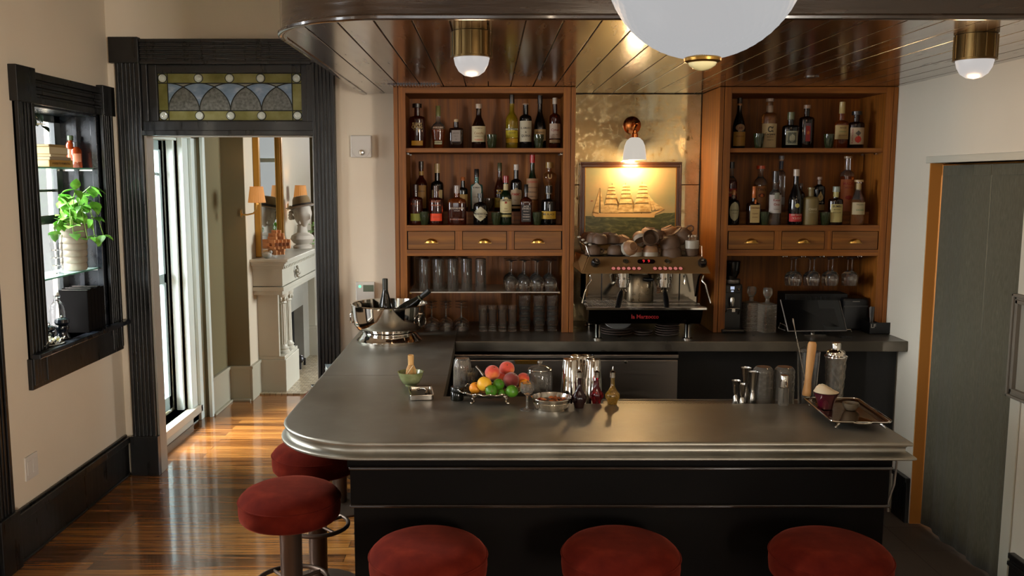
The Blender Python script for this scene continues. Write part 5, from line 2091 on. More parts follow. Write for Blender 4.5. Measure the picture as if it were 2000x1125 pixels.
# ---- second cabinet, lower shelf, front row
bottle(1410.6, 339, 7.2, 'f', 'bordeaux', G_BLACK, 'slim dark bottle with a red cap and tall yellow label, half behind the stile', ('a82014', .15, 1.2),
       labels=[('p', .18, .58, 1.3, 'a88a24', 'rect', [('Amaro', .4, .52, '3c2408'), ('LUCANO', .52, .45, '6c1c0c'), ('1894', .4, .3, '3c2408')])])
bottle(1432.7, 371, 12.2, 'f', 'squat', G_BLACK, 'short round black bottle with a speckled oval cream label, front row', ('a06a38', .14, 1.0),
       labels=[('n', .76, .84, '6c5c50'), ('p', .12, .66, .85, '8c8668', 'oval', [('AVERNA', .36, .42, '4c4a34'), ('SICILIA', .24, .34, '4c4a34')])])
bottle(1472.5, 364, 12.2, 'f', 'squat', G_BROWN, 'square amber liqueur bottle with an orange ribbon cap and cream label, front row', ('b8622c', .30, .9), p=5, squash=.95,
       labels=[('p', .06, .52, .68, 'a38a58', 'rect', [('COINTREAU', .32, .44, '5c2c0c'), ('Liqueur', .3, .3, '6c4c2c'), ('ANGERS', .24, .2, '6c4c2c')]), ('p', .55, .66, .14, 'b05c24', 'rect', [])])
bottle(1514.5, 334, 12.3, 'f', 'spirit', G_CLEAR, 'clear vodka bottle with a pale label and dark foil cap, front row', ('241a18', .20, 1.1),
       labels=[('p', .22, .56, 1.35, 'a0968e', 'rect', [('Ketel', .55, .46, '7c2c24'), ('One', .55, .38, '7c2c24'), ('VODKA', .26, .29, '5c5450')]), ('p', .48, .60, .4, '7c7c6c', 'rect', [])])
bottle(1554.5, 330.5, 13.2, 'f', 'slope', G_BLACK, 'dark green sloping cognac bottle with a red lower label, front row', ('a89684', .12, 1.1),
       labels=[('n', .68, .71, '9c5c40'), ('p', .31, .39, .32, 'a89c50', 'oval', []), ('p', .06, .20, 1.25, 'a01c18', 'rect', [('REMY MARTIN', .28, .18, 'b09c88'), ('V.S.O.P', .42, .12, 'c0a08c')])])
bottle(1584, 366, 15, 'f', 'jug', G_OLIVE, 'frosted olive-tan bottle with pale lettering and no separate label, front row', ('6c5c34', .05, 1.15),
       labels=[('t', 'CHASE', .38, .42, 'a89c7c'), ('t', 'gin & tonic', .2, .34, '8c805c')])
bottle(1633, 364, 14.3, 'f', 'jug', G_BROWN, 'round-shouldered flask with a pale label under a teal ribbon, front row', ('7c8478', .14, 1.2), squash=.7,
       labels=[('n', .72, .86, 'a09458'), ('p', .07, .54, .95, 'a3945c', 'rect', [('BUMBU', .40, .48, '2c2418'), ('MONKEY', .24, .4, '5c5030'), ('SHOULDER', .24, .32, '5c5030')])])
bottle(1676.6, 351, 13.2, 'f', 'slope', G_TAN, 'clear cork-topped tequila bottle with cream label, by the wall-side stile', ('a0865c', .05, 1.6),
       labels=[('n', .76, .92, '9a8254'), ('p', .23, .50, 1.25, 'a0906c', 'rect', [('TEQUILA', .3, .45, '4c4c34'), ('OCHO', .4, .33, '3c6444')])], fill=.55)

# ---- small pressed-green tumblers between the bottles


def tumbler_green(label, px, top, row, Y=None, base=None):
    z0 = (SH1 if row == 's' else SH2) + .0005
    Y = Y or (5.0 if row == 's' else 4.985)
    x = XatY(px, top + 12, Y)
    h = ZatY(top, Y) - z0
    r = 10 / F * Y
    t = thing('green_tumbler', label, 'glass', (x, Y, z0), 0, 'pressed green glass tumblers')
    vs, fs = [], []
    n = 40
    prof = [(0, 0), (.62, 0), (.66, .04), (.78, .3), (.93, .62), (.98, .85), (1, 1), (.94, 1), (.90, .8), (.82, .5), (.6, .14), (0, .1)]
    mb = MB()
    o = []
    for j, (a, b) in enumerate(prof):
        for i in range(n):
            th = 2 * PI * i / n
            f = 1 + (.05 * math.cos(th * 10) if 2 <= j <= 4 else 0)
            o.append((a * r * f * math.cos(th), a * r * f * math.sin(th), b * h))
    for j in range(len(prof) - 1):
        for i in range(n):
            k = (i + 1) % n
            fs.append((j * n + i, j * n + k, (j + 1) * n + k, (j + 1) * n + i))
    mb.add(o, fs, 0, True)
    mb.build('bowl', glassmat('pressed_green', '4a5230', .7), t)
    return t


tumbler_green('green pressed tumbler between the cream-labelled vermouth and the yellow liqueur', 960.5, 262.7, 's')
tumbler_green('green pressed tumbler before the tan-labelled black wine bottle', 1052.6, 262.7, 's', Y=4.985)
tumbler_green('green pressed tumbler beside the pale cream-labelled vermouth with the rope stopper', 1482, 261, 's')
tumbler_green('green pressed tumbler between the red-labelled whiskey and the wax-topped bourbon', 1619, 262, 's')
tumbler_green('green pressed tumbler between the olive-strip and orange-strip flasks', 829, 413.5, 'f')
tumbler_green('green pressed tumbler beside the green whiskey bottle with a red cap', 969.5, 414.5, 'f')
tumbler_green('green pressed tumbler between the square whiskey and the black coffee liqueur', 1049.5, 414.5, 'f')
tumbler_green('green pressed tumbler beside the clear vodka bottle with dark foil', 1493, 413.8, 'f')
tumbler_green('green pressed tumbler between the olive bottle and the teal-ribbon flask', 1611, 414.5, 'f')
# small dark snifter on the riser
Y = 5.16
t = thing('snifter_glass', 'small dark brandy glass behind the black apothecary bottle', 'glass', (XatY(954, 400, Y), Y, RISE + .0005))
MB().lathe([(0, 0), (.022, 0), (.022, .002), (.004, .004), (.004, .012), (.022, .02), (.031, .04), (.030, .075), (.029, .075), (.030, .04), (.021, .022), (0, .015)], 28).build('bowl', glassmat('smoky', '6a5440', .8), t)

# ================================================================== GLASSWARE BELOW
GZ = gsz + .0005
M_GW = pbr('thin_drinking_glass', 'f0ebe2', .02, trans=.97, ior=1.4)


def highball(t, h, r, mat=None):
    mb = MB()
    # standing on its rim, base up
    mb.lathe([(r, 0), (r * .985, h * .5), (r * .94, h - .004), (r * .90, h), (0, h), (0, h - .012), (r * .84, h - .012), (r * .87, h * .5), (r - .0022, 0), (r, 0)], 28)
    mb.build('tumbler_wall', mat or M_GW, t)


Y0 = 5.0
hh_ = ZatY(505, Y0) - GZ
base_h = None
hl = ['first tall upturned tumbler from the cabinet stile', 'second tall upturned tumbler from the cabinet stile', 'third tall upturned tumbler from the cabinet stile',
      'fourth tall upturned tumbler, next to the stacked pair', 'tall upturned tumbler nearest the wine glasses']
for row, (yy, dxp) in enumerate(((5.0, 0), (5.11, -9))):
    for i, px in enumerate((829.6, 857, 885, 911.7, 939)):
        if row == 1 and i == 4:
            continue
        lab = hl[i] + (' in the front row' if row == 0 else ', rear row of the glass shelf')
        x = XatY(px + dxp, 540, yy)
        if base_h is None:
            base_h = thing('highball_glass', lab, 'glass', (x, yy, GZ), 0, 'tall tumblers on the glass shelf')
            highball(base_h, hh_, .0315)
        else:
            dup(base_h, (x, yy, GZ), lab, group='tall tumblers on the glass shelf')
# upturned wine glasses
wg = None
wh = ZatY(508, 5.0) - GZ


def wineglass_down(t, h, r, foot):
    """rim at z=0, foot on top"""
    pr = [(r * .86, 0), (r * .96, h * .12), (r, h * .28), (r * .93, h * .38), (r * .6, h * .47), (r * .18, h * .515), (.0042, h * .55), (.0034, h * .75), (.0038, h * .93), (.012, h * .975), (foot, h * .992), (foot, h), (0, h)]
    inner = [(0, h * .50), (r * .55, h * .45), (r * .89, h * .37), (r * .96, h * .28), (r * .92, h * .12), (r * .82, 0), (r * .86, 0)]
    MB().lathe(pr, 28).lathe(inner, 28).build('glass_bowl', M_GW, t, fixn=True)


k = 0
ord_ = ['first', 'second', 'third', 'fourth']
for row, (yy, dxp) in enumerate(((5.0, 0), (5.12, -4))):
    for i, px in enumerate((999, 1024.6, 1050, 1075.5)):
        lab = '%s upturned wine glass from the tall tumblers, %s row of the glass shelf' % (ord_[i], 'front' if row == 0 else 'rear')
        x = XatY(px + dxp, 540, yy)
        if wg is None:
            wg = thing('wine_glass', lab, 'wine glass', (x, yy, GZ), 0, 'upturned wine glasses on the glass shelf')
            wineglass_down(wg, wh, .036, .034)
        else:
            dup(wg, (x, yy, GZ), lab, group='upturned wine glasses on the glass shelf')
# stacked coupes upside down on the worktop
cp = None
for i, px in enumerate((843, 871, 901)):
    for k in range(3):
        yy = 5.03
        x = XatY(px, 620, yy)
        z = H + .0005 + k * .0165
        lab = '%s coupe glass in the upturned stack %s' % (['bottom', 'middle', 'top'][k], ['nearest the silver punch bowl', 'in the middle of the three coupe stacks', 'nearest the small fluted tumblers'][i])
        if cp is None:
            cp = thing('coupe_glass', lab, 'coupe glass', (x, yy, z), 0, 'coupe glasses stacked on the worktop')
            h = .135
            pr = [(.044, 0), (.043, .012), (.036, .026), (.02, .038), (.006, .044), (.0035, .055), (.0035, h - .01), (.012, h - .004), (.034, h - .001), (.034, h), (0, h)]
            MB().lathe(pr, 28).lathe([(0, .040), (.019, .035), (.034, .024), (.041, .011), (.042, 0), (.044, 0)], 28).build('glass_bowl', M_GW, cp)
        else:
            dup(cp, (x, yy, z), lab, group='coupe glasses stacked on the worktop')
# small fluted tumblers, two nested per stack
ft = None
for i, px in enumerate((943.5, 961.8, 981.2, 1000.6)):
    for k in range(2):
        yy = 5.0
        x = XatY(px, 625, yy)
        z = H + .0005 + k * .022
        lab = '%s fluted small tumbler of the %s pair counting from the coupes' % (['lower', 'upper'][k], ord_[i])
        if ft is None:
            ft = thing('fluted_tumbler', lab, 'glass', (x, yy, z), 0, 'small fluted tumblers on the worktop')
            h = ZatY(604, yy) - H
            r = .026
            vs, fs = [], []
            n = 48
            prof = [(0, 0), (.9, 0), (.92, .04), (.98, .8), (1.04, .86), (1.04, 1), (.97, 1), (.9, .8), (.84, .08), (0, .06)]
            for j, (a, b) in enumerate(prof):
                for q in range(n):
                    th = 2 * PI * q / n
                    f = 1 - (.035 * (.5 + .5 * math.cos(th * 12)) if j in (2, 3) else 0)
                    vs.append((a * r * f * math.cos(th), a * r * f * math.sin(th), b * h))
            for j in range(len(prof) - 1):
                for q in range(n):
                    k2 = (q + 1) % n
                    fs.append((j * n + q, j * n + k2, (j + 1) * n + k2, (j + 1) * n + q))
            MB().add(vs, fs, 0, True).build('tumbler_wall', M_GW, ft)
        else:
            dup(ft, (x, yy, z), lab, group='small fluted tumblers on the worktop')
# stacked rocks glasses
rk = None
for i, px in enumerate((1024.6, 1053, 1079)):
    for k in range(5):
        yy = 5.01
        x = XatY(px, 610, yy)
        z = H + .0005 + k * .031
        lab = '%s rocks glass up in the stack %s' % ((ord_ + ['fifth'])[k], ['beside the small fluted tumblers', 'between the other two rocks stacks', 'against the oak cabinet side'][i])
        if rk is None:
            rk = thing('rocks_glass', lab, 'glass', (x, yy, z), 0, 'stacked rocks glasses on the worktop')
            r = .0345
            h = .078
            MB().lathe([(0, 0), (r * .78, 0), (r * .8, .004), (r * .84, h * .42), (r * .98, h * .5), (r, h), (r * .93, h), (r * .90, h * .5), (r * .76, h * .42), (r * .70, .012), (0, .010)], 30).build('tumbler_wall', M_GW, rk)
        else:
            dup(rk, (x, yy, z), lab, group='stacked rocks glasses on the worktop')
# bamboo-handled bar tool leaning at the back

# ================================================================== ESPRESSO MACHINE
EY = 4.80          # plane of the fascia panel
ex = XatY(1252, 560, EY)
em = thing('espresso_machine', 'brass-fronted two-group espresso machine with red-lit buttons, crowded with stoneware cups', 'espresso machine', (ex, 5.0, H))


def E(px, py, Y):
    return XatY(px, py, Y) - ex, Y - 5.0, ZatY(py, Y) - H


M_BRZ = noisy(pbr('bronze_steel_panel', '8a6a42', .38, metal=.55), (1, 1, 1), [(.3, '8a6840'), (.7, '94724a')], nscale=2)
M_CHD = pbr('dark_chrome', '5a5148', .14, metal=1)
# sloping front fascia (wider at the bottom)
zt_, zb_ = E(0, 501, 4.84)[2], E(0, 534.5, 4.76)[2]
xl_t, xr_t = E(1150, 501, 4.84)[0], E(1374, 501, 4.84)[0]
xl_b, xr_b = E(1137, 534, 4.76)[0], E(1388.5, 534, 4.76)[0]
yt_, yb_ = -.16, -.24
mb = MB()
th = .012
vs = [(xl_b, yb_, zb_), (xr_b, yb_, zb_), (xr_t, yt_, zt_), (xl_t, yt_, zt_), (xl_b, yb_ + th, zb_), (xr_b, yb_ + th, zb_), (xr_t, yt_ + th, zt_), (xl_t, yt_ + th, zt_)]
mb.add(vs, [(0, 1, 2, 3), (7, 6, 5, 4), (0, 4, 5, 1), (1, 5, 6, 2), (2, 6, 7, 3), (3, 7, 4, 0)])
fas = mb.build('front_panel', M_BRZ, em, .004)
sl = math.atan2(yt_ - yb_, zt_ - zb_)


def on_panel(px, py, lift=.001):
    # intersect the pixel ray with the sloping panel
    Y = 4.8
    for _ in range(8):
        z = ZatY(py, Y) - H
        Y = 5.0 + yb_ + (z - zb_) / (zt_ - zb_) * (yt_ - yb_)
    return Vector((XatY(px, py, Y) - ex, Y - 5.0 - lift, ZatY(py, Y) - H))


MP = Matrix.Rotation(PI / 2 - sl, 4, 'X')
lit = pbr('red_lit_button', '3a0a08', .3, emit='c4746a', es=.8)
for x0 in (1198, 1279):
    for i in range(6):
        p = on_panel(x0 + i * 10.0, 525)
        b_ = MB()
        T = Matrix.Translation(p) @ MP
        b_.lathe([(.0125, 0), (.0125, .004), (.0105, .005), (.0105, .003)], 24, M=T, m=1)
        b_.lathe([(0, .0045), (.0100, .004), (.0100, .001)], 24, M=T, m=0)
        b_.build('button', [lit, pbr('button_ring', '5a2018', .3)], fas)
p = on_panel(1262, 511)
T = Matrix.Translation(p) @ Matrix.Rotation(-sl, 4, 'X')
mb = MB()
pts = [(.034 + .014 * math.cos(a), .014 * math.sin(a)) for a in [(-PI / 2 + PI * i / 10) for i in range(11)]]
pts += [(-.034 + .014 * math.cos(a), .014 * math.sin(a)) for a in [(PI / 2 + PI * i / 10) for i in range(11)]]
mb.prism(pts, -.003, .001, 'Y', M=T)
scr = mb.build('display', pbr('black_display', '120406', .2), fas)
for dx in (-.020, .020):
    vs, fs = text_mesh('9', .026, True)
    MB().add([T @ Vector((x + dx * .7, -.0042, z)) for x, z in vs], fs).build('digit', pbr('red_digit', '500808', .4, emit='e03030', es=1.0), scr, fixn=False)
for px in (1222, 1303):
    p = on_panel(px, 511)
    T = Matrix.Translation(p) @ MP
    mb = MB()
    mb.lathe([(.0155, 0), (.0155, .005), (.013, .006), (.013, .003)], 28, M=T, m=0)
    mb.lathe([(0, .0032), (.013, .003)], 28, M=T, m=1)
    mb.box(-.0012, .0012, -.002, .010, .0034, .0045, m=0, M=T @ Matrix.Rotation(.6 if px > 1250 else .1, 4, 'Z'))
    mb.build('gauge', [M_CHROME2, pbr('gauge_face', '3a3424', .3)], fas)
for px in (1161, 1372):
    p = on_panel(px, 517)
    T = Matrix.Translation(p) @ MP @ Matrix.Rotation(R(12 if px < 1250 else -12), 4, 'Y')
    mb = MB()
    vs, fs = [], []
    n = 48
    for j, (r_, z_) in enumerate(((.017, 0), (.022, .004), (.024, .012), (.024, .03), (.020, .036))):
        for i in range(n):
            a = 2 * PI * i / n
            f = 1 - (.05 * (.5 + .5 * math.cos(a * 8)) if 1 <= j <= 3 else 0)
            vs.append(T @ Vector((r_ * f * math.cos(a), r_ * f * math.sin(a), z_)))
    for j in range(4):
        for i in range(n):
            k = (i + 1) % n
            fs.append((j * n + i, j * n + k, (j + 1) * n + k, (j + 1) * n + i))
    mb.add(vs, fs, 0, True)
    mb.lathe([(.020, .036), (.017, .037), (.016, .033), (.012, .033), (.011, .037), (.008, .037), (.007, .031), (0, .031)], 32, M=T, m=1)
    mb.build('steam_knob', [M_BLKPL, M_CHROME2], fas)
# top tray and rail
tz = E(0, 501, 4.84)[2]
mb = MB()
mb.box(xl_t, xr_t, yt_, .26, tz - .012, tz)
mb.build('cup_tray', M_STEEL, em, .002)
for s_, px in ((-1, 1138), (1, 1372)):
    xx = xl_t + .006 if s_ < 0 else xr_t - .006
    x2 = xx - .02 if s_ < 0 else xx
    mb = MB()
    mb.tube([(xx, yt_ + .01, tz), (x2, yt_ + .02, tz + .055), (x2, .22, tz + .055), (xx, .24, tz)], .003, 8)
    mb.build('tray_rail', M_CHROME, em)
# side wing panels
for s_ in (-1, 1):
    x0 = xl_t if s_ < 0 else xr_t
    xo = x0 + s_ * .05
    prof = [(-.20, zb_ + .005), (-.16, tz), (.26, tz), (.26, .12), (-.02, .10), (.0, .16), (-.10, zb_ - .03)]
    mb = MB()
    mb.prism(prof, x0 - .006 * s_ - .006, x0 - .006 * s_ + .006, 'X')
    mb.build('side_panel', M_BRZ if s_ < 0 else M_CHD, em, .002)
# curved flared cheek at the first side
mb = MB()
pl = E(1124, 520, 4.75)
mb.add([(xl_b - .0, -.22, zb_), (xl_t - .003, -.14, tz), (xl_t - .05, .1, tz + .005), (pl[0] - .0, -.1, zb_ + .03)], [(0, 1, 2, 3)])
o = mb.build('cheek_plate', M_BRZ, em)
sm = o.modifiers.new('plate', 'SOLIDIFY')
sm.thickness = .004
# body behind: mirror-polished back splash
bz0, bz1 = E(0, 598, 4.95)[2], zb_ + .02
mb = MB()
mb.box(xl_t + .0, xr_t - .0, -.02, .25, bz0, tz - .012)
mb.build('body', M_BLKPL, em, .002)
for a, b_ in ((1128, 1174), (1176, 1326), (1328, 1374)):
    x0, x1 = E(a, 570, 4.97)[0], E(b_, 570, 4.97)[0]
    MB().box(max(x0, xl_t), min(x1, xr_t), -.026, -.0205, bz0 + .004, bz1 - .012).build('splash_plate', pbr('mirror_splash', '8d8374', .1, metal=1), em, .001)
# hatched sticker and white notice on the back splash
MB().box(*[E(1309, 0, 4.97)[0], E(1326, 0, 4.97)[0]], -.0285, -.0265, E(0, 561, 4.97)[2], E(0, 554, 4.97)[2]).build('notice', pbr('sticker_paper', '9a8c80', .5), em)
mb = MB()
for i in range(5):
    z0 = E(0, 573 - i * 3.4, 4.97)[2]
    x0, x1 = E(1296, 0, 4.97)[0], E(1304, 0, 4.97)[0]
    mb.prism([(x0, z0), (x1, z0 + .006), (x1, z0 + .010), (x0, z0 + .004)], -.029, -.0265, 'Y')
mb.build('hazard_stripe', pbr('orange_stripe', 'a4622c', .5), em)
# drip tray: grille and chrome housing
gz = E(0, 600, 4.72)[2]
gx0, gx1 = E(1146, 603, 4.70)[0], E(1378, 603, 4.70)[0]
mb = MB()
mb.box(gx0, gx1, -.30, -.02, gz - .006, gz)
mb.build('drip_tray', pbr('tray_dark', '2a211a', .3, metal=.8), em, .002)
mb = MB()
n = 64
for i in range(n):
    x = gx0 + .01 + (gx1 - gx0 - .02) * i / (n - 1)
    mb.box(x - .0016, x + .0016, -.29, -.025, gz, gz + .004)
for y in (-.295, -.16, -.03):
    mb.box(gx0, gx1, y - .004, y + .004, gz, gz + .0045)
mb.build('drip_grille', M_CHROME2, em)
mb = MB()
prof = [(-.30, gz - .006), (-.285, gz - .05), (-.25, gz - .095), (.2, gz - .095), (.2, gz - .006)]
mb.prism(prof, gx0 + .012, gx1 - .012, 'X')
mb.build('lower_housing', pbr('black_chrome', '221e1b', .12, metal=.9), em, .004)
mb = MB()
mb.box(gx0 - .004, gx1 + .006, -.312, -.298, gz - .012, gz + .003)
mb.build('tray_lip', M_CHROME, em, .003)
# script badge
vs, fs = text_mesh('la Marzocco', .030, True)
bp = E(1260, 619, 4.70)
MB().add([(x + bp[0], -.2965 + (0) - .0, z + bp[2]) for x, z in vs], fs).build('badge', pbr('red_script', '8c1014', .4), em, fixn=False)
# legs
for px in (1169, 1345):
    lx_ = E(px, 650, 4.72)[0]
    for yy in (-.25, .17):
        MB().lathe([(.028, .0005), (.028, .006), (.018, .010), (.016, .07), (.019, gz - .096), (0, gz - .096)], 24, (lx_, yy)).build('leg', M_CHROME, em)


# groups and portafilters
def group_head(px, hx, hz):
    g = E(px, 548, 4.84)
    mb = MB()
    mb.cyl(.036, g[2] + .005, zb_ + .01, 28, (g[0], g[1]))
    mb.cyl(.040, g[2] - .012, g[2] + .006, 28, (g[0], g[1]))
    for k in range(8):
        a = k * PI / 4
        mb.sph((g[0] + .036 * math.cos(a), g[1] + .036 * math.sin(a), g[2] + .014), .006, 8)
    gh = mb.build('group_head', M_CHROME, em)
    mb = MB()
    mb.cyl(.034, g[2] - .034, g[2] - .0125, 28, (g[0], g[1]), 0)
    mb.tube([(g[0], g[1], g[2] - .034), (g[0] - .012, g[1] - .012, g[2] - .05), (g[0] - .014, g[1] - .014, g[2] - .062)], .006, 8)
    mb.tube([(g[0], g[1], g[2] - .034), (g[0] + .012, g[1] - .012, g[2] - .05), (g[0] + .014, g[1] - .014, g[2] - .062)], .006, 8)
    d = Vector((hx, -.9, hz)).normalized()
    a0 = Vector((g[0], g[1], g[2] - .024)) + d * .03
    mb.rod(a0, a0 + d * .035, .006, 10)
    pf = mb.build('portafilter', M_CHROME, gh)
    a1 = a0 + d * .03
    MB().tube([a1, a1 + d * .02, a1 + d * .06 + Vector((0, 0, -.006)), a1 + d * .115 + Vector((0, 0, -.016))], .012, 14, radii=[.009, .013, .015, .014]).build('portafilter_handle', M_BLKPL, gh)


group_head(1217, -.30, -.55)
group_head(1297, -.06, -.62)
# second small spout handle lying across
p1, p2 = E(1256, 545, 4.86), E(1276, 546, 4.84)
MB().tube([p1, ((p1[0] + p2[0]) / 2, p1[1], p1[2] - .004), p2], .011, 12, radii=[.009, .012, .008]).build('brew_paddle', M_BLKPL, em)
# steam wands
a = E(1153, 537, 4.76)
MB().tube([a, E(1154, 548, 4.75), E(1147, 557, 4.74), E(1141, 575, 4.73), E(1137, 592, 4.72)], .005, 10).build('steam_wand', M_CHROME, em)
MB().tube([E(1374, 538, 4.76), E(1371, 548, 4.75), E(1378, 556, 4.74), E(1381, 570, 4.74), E(1388, 592, 4.73)], .005, 10).build('steam_wand', M_CHROME, em)
MB().tube([E(1337, 538, 4.8), E(1338, 548, 4.8), E(1337, 556, 4.8)], .006, 10, radii=[.008, .005, .011]).build('hot_water_tap', M_CHROME, em)
# steel milk pitcher/tin behind the groups
t = thing('steel_knock_box', 'tall brushed steel canister standing on the drip grille between the two groups', 'canister', (XatY(1250, 560, 4.93), 4.93, H + gz + .0045))
MB().lathe([(0, 0), (.074, 0), (.075, .002), (.075, .150), (.072, .152), (.070, .148), (.070, .01), (0, .01)], 36, sx=1, sy=.45).build('canister_wall', noisy(pbr('scuffed_steel', '8a7c66', .3, metal=1), (1, 1, 1), None, rough_rng=(.2, .45), nscale=30), t)

# ---------------------------------------------------------------- cups
M_CUP = noisy(pbr('brown_stoneware', '574230', .6), (1, 1, 1), [(.3, '523d2b'), (.7, '624b39')], nscale=20)
M_CUPT = noisy(pbr('tan_stoneware', '8c6848', .55), (1, 1, 1), [(.3, '86634a'), (.7, '95714e')], nscale=20)
M_CUPR = pbr('raw_clay_rim', '9a7350', .7)
M_CREAMC = pbr('speckled_cream_glaze', 'a39a8a', .35)


def make_cup(loc, label, r=.043, h=.055, mat=None, band=None, group='stoneware cups piled on the espresso machine', rot=(0, 0, 0), sz=(1, 1, 1)):
    t = thing('coffee_cup', label, 'cup', loc, 0, group)
    t.rotation_euler = rot
    t.scale = sz
    mb = MB()
    pr = [(0, .002), (r * .48, .002), (r * .50, 0), (r * .56, 0), (r * .58, .004), (r * .80, h * .18), (r * .95, h * .42), (r, h * .70), (r * .985, h), (r * .93, h), (r * .94, h * .70), (r * .88, h * .42), (r * .70, h * .18), (0, h * .12)]
    mb.lathe(pr, 32)
    mb.build('cup_bowl', mat or M_CUP, t)
    if band:
        MB().lathe([(r * .99, h * .62), (r * 1.008, h * .62), (r * 1.0, h), (r * .92, h + .0006), (r * .92, h * .62)], 32).build('rim_band', band, t)
    MB().tube([(r * .9, 0, h * .80), (r * 1.28, 0, h * .86), (r * 1.52, 0, h * .68), (r * 1.46, 0, h * .46), (r * 1.15, 0, h * .33), (r * .86, 0, h * .36)], .0045, 8, radii=[.005, .0045, .004, .004, .0045, .005]).build('handle', mat or M_CUP, t)
    return t


def cup_at(px, py, Y, sink=0):
    return (XatY(px, py, Y), Y, ZatY(py, Y) - sink)


TZ = H + tz
UP = PI   # upside down
# black plastic saucer-racks with upturned cups (two layers)
rack = None
for (px, py, Y, w, lab) in ((1182, 497.5, 4.90, 1, 'lower black cup tray on the machine top'), (1180, 473.5, 4.92, 1, 'upper black cup tray resting on the lower row of upturned cups')):
    t = thing('cup_saucer_tray', lab, 'tray', (XatY(px, py, Y), Y, TZ + (.001 if py > 490 else .064)), 0, 'black trays under the upturned cups')
    for q in (-1, 1):
        MB().lathe([(0, 0), (.040, 0), (.055, .003), (.064, .007), (.062, .009), (.052, .005), (0, .003)], 32, (q * .062, 0), sx=.97, sy=1.15).build('saucer_well', pbr('dark_saucer', '231c18', .35), t)
cups_down = [(1158, 0, 4.89, 'upturned brown cup low at the tray rail end'), (1201, 0, 4.89, 'upturned brown cup low beside the cream-banded cups')]
c0 = None
for (px, lay, Y, lab) in cups_down + [(1171, 1, 4.88, 'upturned brown cup on the upper tray, nearest the front and the rail'), (1160, 1, 4.955, 'upturned brown cup in the middle of the upper tray by the rail'),
                                      (1149, 1, 5.03, 'upturned brown cup at the back of the upper tray by the rail'), (1195, 1, 4.905, 'upturned brown cup on the upper tray next to the leaning pile'),
                                      (1186, 1, 4.99, 'upturned brown cup at the back of the upper tray next to the leaning pile')]:
    z = TZ + .001 + .0045 + lay * .063
    x = XatY(px, 490, Y)
    if c0 is None:
        c0 = make_cup((x, Y, z + .055), lab, rot=(PI, 0, .3))
    else:
        dup(c0, (x, Y, z + .055), lab, rot=(PI, 0, .9 * px % 2.0 - .6), group='stoneware cups piled on the espresso machine')
# cream-banded cups right way up at the bottom of the pile, upside-down on their rims
BAND = [(1238, 4.88, 'upturned cup with a cream rim band, bottom of the leaning pile nearest the trays'),
        (1270, 4.88, 'upturned cup with a shiny cream rim band, bottom of the pile at its middle')]
b0 = None
for px, Y, lab in BAND:
    x = XatY(px, 495, Y)
    if b0 is None:
        b0 = make_cup((x, Y, TZ + .0005 + .058), lab, r=.044, h=.058, mat=M_CUPT, band=M_CREAMC, rot=(PI, 0, 0))
    else:
        dup(b0, (x, Y, TZ + .0005 + .058), lab, rot=(PI, 0, .4), group='stoneware cups piled on the espresso machine')
# leaning cups above
for px, py, Y, rx, ry, rz, sc, lab, which in (
        (1232, 484, 4.85, -110, 20, 20, 1.0, 'tan cup tipped so its dark belly and handle show, above the banded cups', 'b'),
        (1217, 470, 4.93, 195, 25, 0, 1.0, 'tan cup leaning behind the tipped one, towards the trays', 'b'),
        (1249, 464, 4.95, 150, 35, 60, 1.0, 'tan cup lying on its side with its handle looped upward', 'b'),
        (1270, 466, 4.86, 68, 0, 0, 1.02, 'brown cup facing out showing its round foot ring', 'c'),
        (1272, 485, 4.90, 180, 8, 10, .98, 'upturned brown cup wedged under the one showing its foot', 'c'),
        (1284, 461, 4.97, 180, 12, 0, 1.28, 'large brown cup upturned at the crest of the pile', 'c'),
        (1268, 455, 5.04, 180, 5, 0, 1.15, 'tan cup at the back of the crest, below the ship painting', 'b2'),
        (1305, 454, 5.04, 180, -20, 0, 1.25, 'tan cup leaning at the back beside the painting frame', 'b2'),
        (1308, 471, 4.90, 180, -8, 0, 1.30, 'wide brown cup upturned over the dark stacked cup', 'c'),
        (1311, 492, 4.89, 180, 0, 0, 1.35, 'wide dark cup at the bottom of the stack beside the milk jug', 'c'),
        (1330, 459, 4.93, 180, -42, 0, 1.22, 'large brown cup tilted outward on top of the far stack', 'c')):
    src = c0 if which == 'c' else b0
    hh = .055 * sc
    rot = Matrix.Rotation(R(rz), 3, 'Z') @ Matrix.Rotation(R(ry), 3, 'Y') @ Matrix.Rotation(R(rx), 3, 'X')
    ctr = Vector(cup_at(px, py, Y))
    loc = ctr - rot @ Vector((0, 0, hh / 2))
    if which == 'b2':
        t = dup(c0, loc, lab, rot=rot.to_euler(), scale=(sc,) * 3, group='stoneware cups piled on the espresso machine')
        for ch in t.children:
            ch.data = ch.data.copy()
            ch.data.materials[0] = M_CUPT
    else:
        dup(src, loc, lab, rot=rot.to_euler(), scale=(sc,) * 3, group='stoneware cups piled on the espresso machine')
